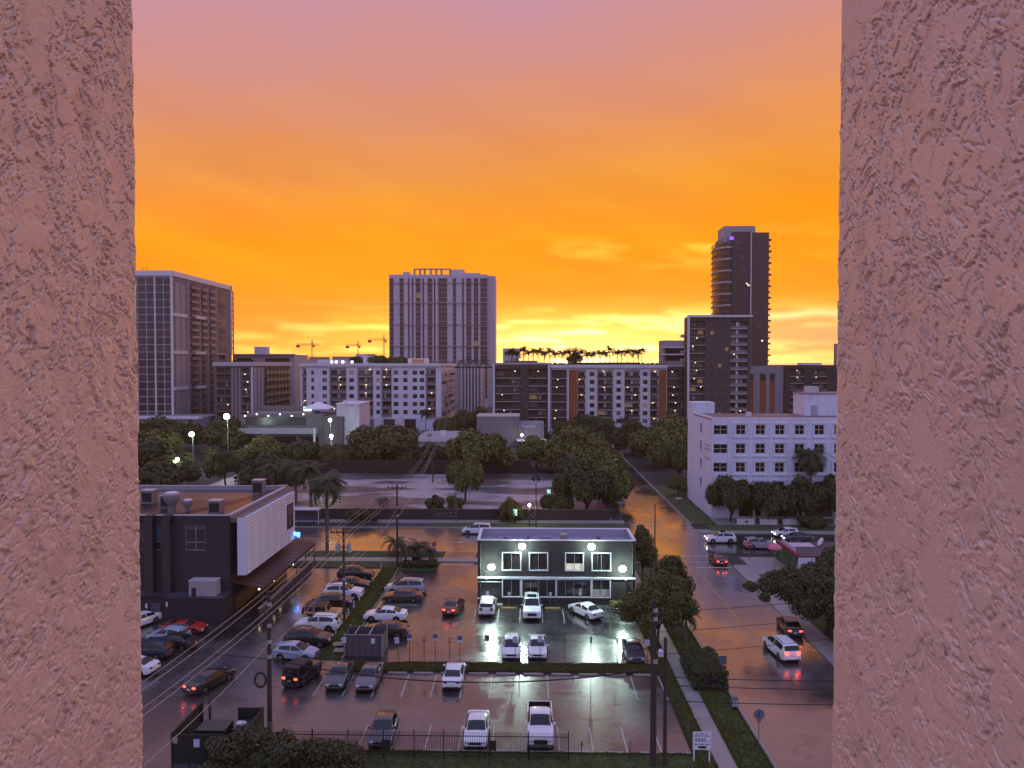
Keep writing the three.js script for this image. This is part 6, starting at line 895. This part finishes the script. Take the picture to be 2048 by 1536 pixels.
const wire = (label, a, b, s, r = 0.02, m = wireMat) => one('overhead_wire', tube(sag(a, b, s), r, 26, 5), m, label, 'wire', undefined, 'overhead wires');
for (const [k, f] of [[0, -1.38], [1, -0.72], [2, 0.8], [3, 1.38]]) { const n = ['outer left', 'inner left', 'inner right', 'outer right'][k], sc = 0.9; wire(`${n} power wire running down to the lower left`, [-20.4 + f, 10.1, -81.06], [-20.6 + f * sc, 11.2, -31.9], 0.9); wire(`${n} power wire between the crossarm poles`, [-20.4 + f, 10.1, -81.06], [-18.3 + f * sc, 11.4, -102.9], 0.35); wire(`${n} power wire crossing avenue and vacant lot`, [-18.3 + f * sc, 11.4, -102.9], [-22.8 + f * 0.83, 9.0, -176.9], 1.6, 0.022); wire(`${n} power wire fading past the central tree`, [-22.8 + f * 0.83, 9.0, -176.9], [-30 + f, 9.5, -262], 1.6, 0.026); }
wire('low service wire along the left row', [-20.4, 6.4, -81.2], [-20.6, 5.8, -58], 0.5, 0.022); wire('low service wire toward the entrance island', [-20.4, 6.4, -81.2], [-18.3, 7.4, -103], 0.5, 0.022); wire('second low service wire toward the entrance island', [-20.4, 5.6, -81.2], [-18.3, 8.2, -103], 0.9, 0.022); wire('bright service wire crossing the avenue', [-18.3, 6.9, -103], [-22.8, 7.6, -177], 1.2, 0.028); wire('low service wire from the coil pole to the lower left', [-20.6, 6.2, -58], [-20.6, 7.6, -32], 0.4, 0.022);
wire('thick black cable sagging across the front car park', [-20.6, 5.0, -58], [8.9, 7.0, -51.8], 1.4, 0.05, cableMat); wire('thin black cable above the thick one', [-20.6, 5.6, -58], [8.9, 7.2, -51.8], 0.9, 0.022, cableMat); wire('black cable running left from the coil pole', [-20.6, 5.0, -58], [-60, 7.6, -66], 0.9, 0.035, cableMat);
for (const [k, y] of [[0, 11.0], [1, 9.6], [2, 8.0]]) wire(`${['upper', 'middle', 'lower'][k]} thin cable crossing the office trees to the right`, [8.9, y, -51.8], [44, y + 0.5, -62], 0.5, 0.02, cableMat);
for (const [k, y] of [[0, 6.6], [1, 6.0], [2, 4.9]]) wire(`${['upper', 'middle', 'lower'][k]} dark cable crossing the side street`, [9.75, y - 0.2, -51.9], [46, y - 0.4, -54], 0.5, 0.03, cableMat);
{ const c = one('cable_coil', new THREE.TorusGeometry(0.52, 0.09, 8, 32), cableMat, 'black coil of cable hanging by the leaning pole', 'cable', [-21.25, 3.35, -57.8]); c.scale.set(0.85, 1.1, 1); }
// street lamps
function glow(group, pos, col, size, cd, ei) { const m = M(0.8, 0.85, 0.8, 0.4, { em: col, ei }); part('lamp_globe', new THREE.SphereGeometry(size, 14, 10), m, group, pos); const l = new THREE.PointLight(new THREE.Color(...col), cd, 0, 2); l.position.set(group.position.x + pos[0], group.position.y + pos[1] - size - 0.15, group.position.z + pos[2] + size + 0.1); l.castShadow = true; l.shadow.radius = 8; scene.add(l); }
function lampPost(label, x, z, h, col = [0.72, 1, 0.86], size = 0.42, cd = 70, ei = 14) { const t = thing('street_lamp', label, 'street lamp', [x, 0, z], 0, 'lit street lamps'); part('post', rod([0, 0, 0], [0, h, 0], 0.14, 0.09, 10), metalGrey, t); part('bracket', rod([0, h - 0.3, 0], [0, h - 0.05, 0.7], 0.06), metalGrey, t); glow(t, [0, h - 0.05, 0.75], col, size, cd, ei); }
lampPost('bright street lamp below the corner apartment block', -83.5, -204, 14.0, [0.75, 1, 0.88], 0.8, 120);
lampPost('bright street lamp at the left beside the podium', -90.6, -198, 9.6, [0.72, 1, 0.86], 0.66, 90);
lampPost('lower left street lamp lighting a green palm', -80, -167.5, 6.8, [0.78, 1, 0.85], 0.4, 70);
lampPost('upper lamp on the corner of the grey hall', -57.6, -215, 12.2, [0.75, 1, 0.86], 0.5, 60);
lampPost('lower lamp on the corner of the grey hall', -57.0, -214, 7.6, [0.75, 1, 0.86], 0.5, 60);
lampPost('small bright lamp before the grey box building', -1.9, -250, 4.6, [1, 0.9, 0.6], 0.4, 30);
{ const t = thing('globe_lamp', 'yellow globe lamp by the low wall across the avenue', 'street lamp', [0.35, 0.1, -128.9]); part('post', rod([0, 0, 0], [0, 3.6, 0], 0.08, 0.05), metalDark, t); glow(t, [0, 3.75, 0], [1, 0.86, 0.3], 0.26, 22, 9); }
{ const t = thing('double_lamp', 'dark ornamental double lamp post before the vacant lot', 'street lamp', [1.5, 0.1, -128.4]); part('post', rod([0, 0, 0], [0, 9.6, 0], 0.12, 0.07, 10), metalDark, t); for (const s of [-1, 1]) { part('arm', tube([[0, 8.6, 0], [s * 0.25, 9.0, 0], [s * 0.42, 8.8, 0]], 0.05, 10, 6), metalDark, t); part('lantern', new THREE.LatheGeometry([[0.02, 0.5], [0.2, 0.1], [0.24, -0.25], [0.1, -0.7]].map(([a, b]) => new THREE.Vector2(a, b)), 12), metalDark, t, [s * 0.45, 8.6, 0]); } part('finial', rod([0, 9.6, 0], [0, 10.4, 0], 0.1, 0.02, 8), metalDark, t); }
for (const [x, z, h, L, side] of [['tall arm street light at the crossing corner', 19.0, -110.0, 7.6, 1], ['arm street light over the far side street', 19.4, -150, 8.2, 1]].map(([l, x, z, h, s]) => [x, z, h, l, s])) { const t = thing('arm_street_light', L, 'street lamp', [side > 0 && z < -120 ? 14.5 : x, 0.05, z]); part('post', rod([0, 0, 0], [0, h, 0], 0.12, 0.08, 10), M(0.10, 0.07, 0.06, 0.6), t); part('arm', tube([[0, h - 0.1, 0], [1.2, h + 0.5, 0], [3.2, h + 0.85, 0]], 0.05, 14, 6), M(0.12, 0.09, 0.08, 0.6), t); part('head', bx(0.85, 0.14, 0.32, 3.5, h + 0.86, 0), M(0.45, 0.42, 0.42, 0.5), t); }
// signs on the grass strip between the car parks
const blueSign = M(0.06, 0.10, 0.24, 0.5), whiteSign = M(0.45, 0.46, 0.52, 0.5), redSign = M(0.33, 0.07, 0.035, 0.5), darkSign = M(0.08, 0.075, 0.08, 0.6), postDark = M(0.05, 0.04, 0.038, 0.6);
[[-12.1, -69.0, 2.6, whiteSign, 'leaning white sign at the left end of the strip', 0.1], [-11.2, -69.4, 2.75, blueSign, 'first blue and white sign on the grass strip'], [-9.75, -69.0, 2.75, redSign, 'first small red sign on the grass strip'], [-8.75, -69.4, 2.75, blueSign, 'second blue and white sign on the grass strip'], [-7.35, -69.1, 2.6, redSign, 'second small red sign on the grass strip'], [-6.4, -69.3, 2.65, blueSign, 'third blue and white sign on the grass strip'], [-3.8, -69.2, 2.8, darkSign, 'dark-backed sign left of the white hatchback'], [-1.15, -69.2, 2.7, whiteSign, 'pale sign before the white hatchback'], [1.2, -69.2, 2.75, whiteSign, 'pale sign before the white sedan'], [3.5, -68.6, 2.9, darkSign, 'thin dark sign right of the white sedan'], [5.95, -68.6, 2.9, darkSign, 'thin dark sign with bare post, second from the tree'], [8.4, -68.5, 2.9, darkSign, 'thin dark sign nearest to the leafy tree'], [11.2, -68.6, 2.7, whiteSign, 'white sign before the dark sedan under the tree']].forEach(([x, z, h, m, l, lean], i) => { const s = thing('parking_sign', l, 'sign', [x, 0.1, z], 0, 'parking signs on the grass strip'); if (lean) s.rotation.z = lean; const thin = i > 8 && i < 12, small = m === redSign; part('post', rod([0, -0.1, 0], [0, h, 0], 0.035, 0.035, 6), postDark, s); part('plate', sbox(thin ? 0.16 : small ? 0.3 : 0.44, small ? 0.42 : 0.6, 0.02), m, s, [0, h - 0.3, 0.045]); if (m === blueSign) part('plate_band', sbox(0.44, 0.2, 0.022), M(0.5, 0.52, 0.56, 0.5), s, [0, h - 0.5, 0.047]); if (small) part('plate_band', sbox(0.22, 0.12, 0.022), M(0.55, 0.45, 0.38, 0.5), s, [0, h - 0.26, 0.047]); });
// wheel stops
const stopMat = M(0.32, 0.27, 0.25, 0.7, { map: mottled }), stopYel = M(0.50, 0.36, 0.10, 0.7, { map: mottled }), stopDark = M(0.055, 0.05, 0.05, 0.7, { map: mottled }); const stopGeo = (() => { const s = new THREE.Shape([[-0.11, 0], [0.11, 0], [0.075, 0.13], [-0.075, 0.13]].map(([a, b]) => new THREE.Vector2(a, b))); const g = new THREE.ExtrudeGeometry(s, { depth: 1.78, bevelEnabled: false }); g.translate(0, 0, -0.89); g.rotateY(Math.PI / 2); return g; })();
const wheelStop = (x, z, m, label, turn = 0) => { const o = one('wheel_stop', stopGeo, m, label, 'wheel stop', [x, 0.012, z], 'concrete wheel stops'); o.rotation.y = turn; };
const ord = ['first', 'second', 'third', 'fourth', 'fifth', 'sixth', 'seventh', 'eighth', 'ninth', 'tenth', 'eleventh', 'twelfth'];
[-11.95, -9.55, -7.05, -4.5, -2.0, 0.55, 3.1, 5.6, 8.1, 10.6].forEach((x, i) => wheelStop(x, -67.15, stopMat, `pale wheel stop below the grass strip, ${ord[i]} from the left`));
[-10.9, -8.5, -6.15, -3.68, -1.5, 1.0, 3.48, 5.9, 8.25, 10.6].forEach((x, i) => wheelStop(x, -69.62, stopDark, `dark wheel stop above the grass strip, ${ord[i]} from the left`));
[-4.6, -2.14, 0.5, 2.96, 6.0].forEach((x, i) => wheelStop(x, -85.5, stopYel, `yellow wheel stop before the office, ${ord[i]} from the left`));
[-6.4, -3.9, -1.4, 1.1, 3.6, 6.1, 8.6, 11].forEach((x, i) => wheelStop(x, -53.5, M(0.34, 0.32, 0.31, 0.7), `wheel stop along the fence lawn, ${ord[i]} from the left`));
[-76, -79.2, -82.5, -85.8, -89, -92.3].forEach((z, i) => wheelStop(-17.5, z, stopYel, `yellow wheel stop beside the grass strip, ${ord[i]} from the front`, Math.PI / 2));
// white bollards along the left row
for (let k = 0; k < 10; k++) { const b = thing('bollard', `white bollard along the left row, ${ord[k]} from the front`, 'bollard', [-20.12, 0, -76.5 - k * 2.7], 0, 'white bollards along the left row'); part('post', new THREE.LatheGeometry([[0.07, 0], [0.07, 0.95], [0.05, 1.02], [0, 1.04]].map(([a, c]) => new THREE.Vector2(a, c)), 10), M(0.55, 0.52, 0.5, 0.6), b); part('band', new THREE.CylinderGeometry(0.073, 0.073, 0.1, 10).translate(0, 0.8, 0), M(0.2, 0.15, 0.1, 0.6), b); }
// small yellow bollards by the office door
for (let k = 0; k < 3; k++) { const b = thing('bollard', `pale bollard by the office door, ${ord[k]} from the left`, 'bollard', [-5.4 + k * 0.9, 0, -86.1], 0, 'bollards by the office door'); part('post', rod([0, 0, 0], [0, 0.95, 0], 0.06, 0.06, 10), M(0.5, 0.46, 0.36, 0.6), b); part('cap', new THREE.SphereGeometry(0.062, 10, 6).translate(0, 0.95, 0), M(0.5, 0.46, 0.36, 0.6), b); }
{ const r = thing('ramp_railing', 'grey metal ramp railing right of the white sedan', 'railing', [8.9, 0, -83.2], -0.5); for (const x of [0, 0.9, 1.8]) part('post', rod([x, 0, 0], [x, 1, 0], 0.03), metalGrey, r); for (const y of [0.4, 0.7, 1.0]) part('rail', rod([0, y, 0], [1.8, y, 0], 0.025), metalGrey, r); }
// timber bin enclosure
{ const e = thing('bin_enclosure', 'open-topped grey timber bin enclosure by the grass strip', 'enclosure', [-16.0, 0, -72.4]); const tm = [M(0.10, 0.088, 0.098, 0.8, { map: mottled }), M(0.085, 0.075, 0.085, 0.8, { map: mottled }), M(0.115, 0.10, 0.11, 0.8, { map: mottled })], H = 2.0; for (let k = 0; k < 18; k++) part('plank', sbox(0.195, H, 0.05), tm[k % 3], e, [-1.75 + k * 0.205, H / 2, 1.25]); for (let k = 0; k < 18; k++) part('plank', sbox(0.195, H, 0.05), tm[(k + 1) % 3], e, [-1.75 + k * 0.205, H / 2, -1.25]); for (let k = 0; k < 12; k++) for (const s of [-1, 1]) part('plank', sbox(0.05, H, 0.195), tm[(k + 2) % 3], e, [s * 1.88, H / 2, -1.12 + k * 0.205]); for (const [x, z] of [[-1.85, 1.3], [1.85, 1.3], [1.85, -1.3], [-1.85, -1.3]]) part('post', bx(0.1, 2.2, 0.1, x, 1.1, z), M(0.28, 0.25, 0.27, 0.7), e); for (const x of [-0.9, 0.5]) part('rafter', sbox(0.1, 0.08, 2.5), M(0.3, 0.25, 0.25, 0.7), e, [x, 2.04, 0]); part('rail', bx(3.8, 0.08, 0.08, 0, 2.1, 1.3), M(0.24, 0.21, 0.22, 0.7), e); part('notice', sbox(0.36, 0.5, 0.02), M(0.6, 0.6, 0.66, 0.5), e, [0.95, 1.5, 1.3]); part('notice', sbox(0.42, 0.6, 0.02), M(0.5, 0.5, 0.52, 0.5), e, [-1.85, 1.6, 1.37]);
  const b = thing('waste_bin', 'dark waste bin inside the timber enclosure', 'bin', [-16, 0, -72.4]); part('drum', bx(1.6, 1.2, 1.2, 0, 0.62, 0), M(0.03, 0.03, 0.03, 0.6), b); part('lid', bx(1.7, 0.08, 1.3, 0, 1.27, 0), M(0.04, 0.04, 0.045, 0.5), b);
  for (const [k, x, z, y] of [[0, -18.5, -71.6, 0.1], [1, -18.9, -72.8, 0.1], [2, -18.3, -73.6, 0.1]]) { const p = thing('timber_pallet', ['leaning pile of pale boards left of the bin enclosure', 'second pile of pale boards left of the bin enclosure', 'third pile of boards behind the others'][k], 'pallet', [x, y, z], 0.3 * k, 'boards left of the bin enclosure'); for (let q = 0; q < 5; q++) part('board', sbox(1.0, 0.05, 0.16), M(0.30, 0.25, 0.18, 0.8), p, [0, 0.3 + 0.15 * k, -0.4 + q * 0.2]); for (const s of [-1, 1]) part('bearer', bx(0.08, 0.3 + 0.15 * k, 0.9, s * 0.4, (0.3 + 0.15 * k) / 2 - 0.02, 0), M(0.16, 0.12, 0.09, 0.8), p); } }
// dark skip enclosure at the lower left
{ const e = thing('skip_enclosure', 'black-green walled skip enclosure at the lower left', 'enclosure', [-22.8, 0, -53.9]), gm = M(0.010, 0.014, 0.012, 0.6, { map: mottled }), H = 2.2; part('left_wall', bx(0.12, H, 5.0, -2.55, H / 2, -0.1), gm, e); part('back_wall', bx(1.9, H, 0.12, 1.6, H / 2, -1.6), gm, e); part('right_wall', bx(0.12, H, 3.4, 2.55, H / 2, 0), gm, e); part('front_gate', bx(4.9, H * 0.95, 0.1, 0, H * 0.475, 2.35), gm, e); part('open_gate', (() => { const g = bx(0.1, H, 1.9, 0, H / 2, 0); g.rotateY(0.35); return g; })(), gm, e, [-2.3, 0, -3.4]); part('notice', sbox(0.42, 0.58, 0.02), M(0.45, 0.5, 0.7, 0.5), e, [-0.75, 1.5, 2.42]); part('warning_plate', sbox(0.02, 0.4, 0.32), M(0.35, 0.27, 0.16, 0.6), e, [-2.63, 1.6, 1.9]); part('warning_plate', sbox(0.34, 0.44, 0.02), M(0.35, 0.27, 0.16, 0.6), e, [-2.3, 1.7, 2.42]);
  const s = thing('waste_skip', 'dark green lidded waste skip inside the walled enclosure', 'skip', [-23.4, 0, -54.2]); part('tub', bx(2.2, 1.3, 1.6, 0, 0.75, 0), M(0.008, 0.03, 0.022, 0.5), s); for (const k of [-1, 1]) part('lid', bx(1.08, 0.06, 1.7, k * 0.55, 1.45, 0), M(0.012, 0.045, 0.038, 0.35), s); for (const x of [-0.9, 0.9]) part('caster', bx(0.16, 0.12, 1.2, x, 0.06, 0), metalDark, s); const s2 = thing('waste_skip', 'second green waste skip with white bag on its lid', 'skip', [-20.95, 0, -54.3]); part('tub', bx(1.7, 1.3, 1.5, 0, 0.75, 0), M(0.008, 0.03, 0.022, 0.5), s2); part('lid', bx(1.75, 0.06, 1.6, 0, 1.45, 0), M(0.012, 0.045, 0.038, 0.35), s2); part('caster', bx(1.4, 0.12, 1.2, 0, 0.06, 0), metalDark, s2); const bg = new THREE.IcosahedronGeometry(0.26, 2); { const p = bg.attributes.position; for (let i = 0; i < p.count; i++) { const k = 0.75 + 0.5 * fbm(p.getX(i) * 6 + 9, p.getY(i) * 6 + p.getZ(i) * 5 + 9, 3, 0, 0, 3); p.setXYZ(i, p.getX(i) * k * 1.4, p.getY(i) * k * 0.7, p.getZ(i) * k); } bg.computeVertexNormals(); } one('rubbish_bag', bg, M(0.55, 0.5, 0.5, 0.6), 'crumpled white rubbish bag on the green skip lid', 'bag', [-21.4, 1.62, -54.2]); }
// iron fence at the bottom
{ const f = thing('iron_fence', 'black iron picket fence along the bottom lawn', 'fence', [-7.3, 0.1, -52.3]); const im = M(0.012, 0.011, 0.012, 0.5, { metalness: 0.4 }), pk = (() => { const g = merge([bx(0.025, 1.85, 0.025, 0, 0.98, 0), new THREE.ConeGeometry(0.026, 0.12, 4).translate(0, 1.96, 0)]); return g; })(); for (let k = 0; k < 160; k++) part('picket', pk, im, f, [-10.2 + k * 0.128, 0, 0]); for (const y of [0.3, 1.7]) part('rail', sbox(20.4, 0.05, 0.04), im, f, [0, y, 0]); for (const x of [-10.3, -8.2, -5.6, -3.05, -0.85, 1.3, 4.6, 7.4, 10.25]) part('post', sbox(0.07, 2.15, 0.07), im, f, [x, 1.05, 0]); for (const x of [-2.75, 4.9]) part('fence_plate', sbox(0.55, 0.72, 0.03), M(0.012, 0.012, 0.012, 0.7), f, [x - 0.1, 1.05, 0.05]); }
{ const p = thing('marker_post', 'thin dark marker post right of the iron fence', 'post', [3.9, 0.1, -52.4]); part('post', rod([0, 0, 0], [0, 1.3, 0], 0.035, 0.035, 6), postDark, p); part('plate', sbox(0.14, 0.3, 0.02), darkSign, p, [0, 1.2, 0.04]); const q = thing('marker_post', 'thin dark marker post left of the thick lamp pole', 'post', [7.4, 0.1, -52.6]); part('post', rod([0, 0, 0], [0, 1.3, 0], 0.03, 0.03, 6), postDark, q); part('cap', sbox(0.08, 0.06, 0.08), postDark, q, [0, 1.3, 0]); }
{ const b = thing('pole_lamp', 'white box lamp fixed on the thick pole', 'lamp', [9.35, 8.05, -51.55]); part('housing', bx(0.34, 0.36, 0.3, 0, 0.15, 0), M(0.55, 0.55, 0.6, 0.5), b); const cg = new THREE.ConeGeometry(0.26, 0.2, 4); cg.rotateY(Math.PI / 4); part('hood', cg.translate(0, 0.42, 0), M(0.5, 0.5, 0.55, 0.5), b); part('bracket', rod([-0.3, 0.2, 0], [0, 0.2, 0], 0.04), metalGrey, b); }
// signs along the side street
function canvasSign(w, h, draw) { const c = document.createElement('canvas'); c.width = w; c.height = h; draw(c.getContext('2d')); const t = new THREE.CanvasTexture(c); t.colorSpace = THREE.SRGBColorSpace; t.anisotropy = 4; return t; }
{ const t = canvasSign(256, 256, (c) => { c.fillStyle = '#dcdce8'; c.fillRect(0, 0, 256, 256); c.fillStyle = '#22224a'; c.textAlign = 'center'; for (let k = 0; k < 16; k++) if (k % 6 !== 5) c.fillRect(38 + k * 11, 18, 8, 14); c.font = 'bold 42px sans-serif'; c.fillText('OFFICE SPACE', 128, 74, 240); c.font = 'bold 74px sans-serif'; c.fillText('$500', 105, 142); c.fillStyle = '#5a5a86'; for (let k = 0; k < 4; k++) c.fillRect(204 + k * 10, 126, 7, 14); for (let k = 0; k < 13; k++) if (k !== 3 && k !== 8) c.fillRect(20 + k * 17, 168, 12, 26); c.fillStyle = '#26221a'; c.fillRect(70, 204, 120, 34); c.fillStyle = '#c9a020'; c.fillRect(120, 240, 60, 12); });
  const s = thing('office_space_sign', 'white board sign reading office space $500 on two posts', 'sign', [12.45, 0.1, -52.3]); for (const x of [-0.55, 0.55]) part('post', bx(0.1, 2.1, 0.1, x, 1.05, -0.06), M(0.6, 0.6, 0.66, 0.6), s); const pl = new THREE.PlaneGeometry(1.26, 1.26); part('board', bx(1.3, 1.3, 0.04, 0, 1.55, 0.01), M(0.6, 0.6, 0.66, 0.6), s); part('print', pl, M(1, 1, 1, 0.6, { map: t }), s, [0, 1.55, 0.035]); }
{ const s = thing('round_sign', 'grey-backed round road sign on the kerb side verge', 'sign', [17.1, 0.1, -54.3]); part('post', rod([0, 0, 0], [0, 2.7, 0], 0.035, 0.035, 8), metalGrey, s); const d = new THREE.CylinderGeometry(0.40, 0.40, 0.025, 28); d.rotateX(Math.PI / 2); part('disc', d, M(0.16, 0.17, 0.23, 0.5, { metalness: 0.3 }), s, [0, 2.55, 0.05]); part('lower_plate', sbox(0.3, 0.14, 0.02), M(0.12, 0.1, 0.11, 0.5), s, [-0.02, 2.05, 0.05]); part('clamp', sbox(0.06, 0.4, 0.03), metalDark, s, [0, 2.55, 0.075]);
  const q = thing('square_sign', 'grey-backed square sign behind the square hedge', 'sign', [17.05, 0.1, -64.2]); part('post', rod([0, 0, 0], [0, 2.9, 0], 0.035, 0.035, 8), metalGrey, q); part('plate', sbox(0.62, 0.75, 0.02), M(0.10, 0.10, 0.12, 0.5), q, [0.0, 2.6, 0.05]);
  const b = thing('news_box', 'blue-grey box with two pale stripes on the verge', 'box', [17.0, 0.1, -60.4]); part('housing', bx(0.5, 0.75, 0.4, 0, 0.72, 0), M(0.13, 0.14, 0.19, 0.5), b); for (const x of [-0.1, 0.1]) part('stripe', sbox(0.09, 0.5, 0.02), M(0.6, 0.6, 0.66, 0.5), b, [x, 0.6, 0.215]); part('pedestal', bx(0.2, 0.36, 0.2, 0, 0.18, 0), metalDark, b);
  const n = thing('stop_sign', 'red road sign on a thin post before the painted building', 'sign', [32.1, 0.1, -107.0]); part('post', rod([0, 0, 0], [0, 2.3, 0], 0.035, 0.035, 8), metalGrey, n); const o = new THREE.CylinderGeometry(0.46, 0.46, 0.03, 8); o.rotateY(Math.PI / 8); o.rotateX(Math.PI / 2); part('octagon', o, M(0.45, 0.05, 0.06, 0.5), n, [0, 2.35, 0.05]); part('white_bar', sbox(0.62, 0.14, 0.02), M(0.6, 0.5, 0.52, 0.5), n, [0, 2.35, 0.075]);
  const e = thing('entrance_sign', 'red stop sign above a white turn sign at the entrance', 'sign', [-13.4, 0.1, -105.2]); part('post', rod([0, 0, 0], [0, 2.7, 0], 0.035, 0.035, 8), metalGrey, e); part('red_plate', sbox(0.62, 0.6, 0.03), M(0.36, 0.05, 0.045, 0.5), e, [0.05, 2.6, 0.05]); part('red_plate_bar', sbox(0.48, 0.12, 0.02), M(0.5, 0.35, 0.33, 0.5), e, [0.05, 2.6, 0.07]); part('turn_plate', new THREE.CylinderGeometry(0.28, 0.28, 0.02, 20).rotateX(Math.PI / 2), M(0.55, 0.52, 0.5, 0.5), e, [0.05, 1.9, 0.05]); part('turn_bar', (() => { const g = bx(0.5, 0.06, 0.02); g.rotateZ(0.7); return g; })(), M(0.3, 0.04, 0.04, 0.5), e, [0.05, 1.9, 0.068]);
  const c = thing('utility_cabinet', 'pale blue utility cabinet on the entrance island', 'cabinet', [-16.0, 0.1, -104.6]); part('housing', bx(1.25, 1.15, 0.8, 0, 1.6, 0), M(0.34, 0.40, 0.46, 0.5), c); part('cap', bx(1.3, 0.08, 0.86, 0, 2.2, 0), M(0.42, 0.47, 0.52, 0.5), c); part('pedestal', bx(0.9, 1.05, 0.6, 0, 0.5, 0), metalDark, c);
  const a = thing('sidewalk_kiosk', 'thin dark sign by the left corner of the side street', 'sign', [17.0, 0.05, -134.5]); part('post', rod([0, 0, 0], [0, 3.0, 0], 0.05, 0.05, 8), metalGrey, a); part('plate', sbox(0.5, 0.9, 0.03), M(0.14, 0.12, 0.13, 0.5), a, [0, 2.6, 0.05]); part('top_bar', sbox(1.3, 0.2, 0.04), M(0.3, 0.28, 0.3, 0.5), a, [0, 3.2, 0.05]); }
for (const [k, x] of [[0, -2.2], [1, 4.4]]) { const s = thing('lit_totem', ['small glowing green totem before the low wall', 'small glowing green totem beside the dark corner tree'][k], 'sign', [x, 0.1, k ? -152 : -131.2]); part('stand', bx(0.4, 1.4, 0.2, 0, 0.7, 0), metalDark, s); part('glowing_head', bx(0.7, 1.1, 0.2, 0, 1.95, 0), M(0.3, 0.5, 0.45, 0.4, { em: [0.5, 1, 0.85], ei: 0.7 }), s); }


// warm damp evening air
scene.fog = new THREE.FogExp2(new THREE.Color(1, 0.60, 0.30), 0.0002);

renderer.render(scene, camera);
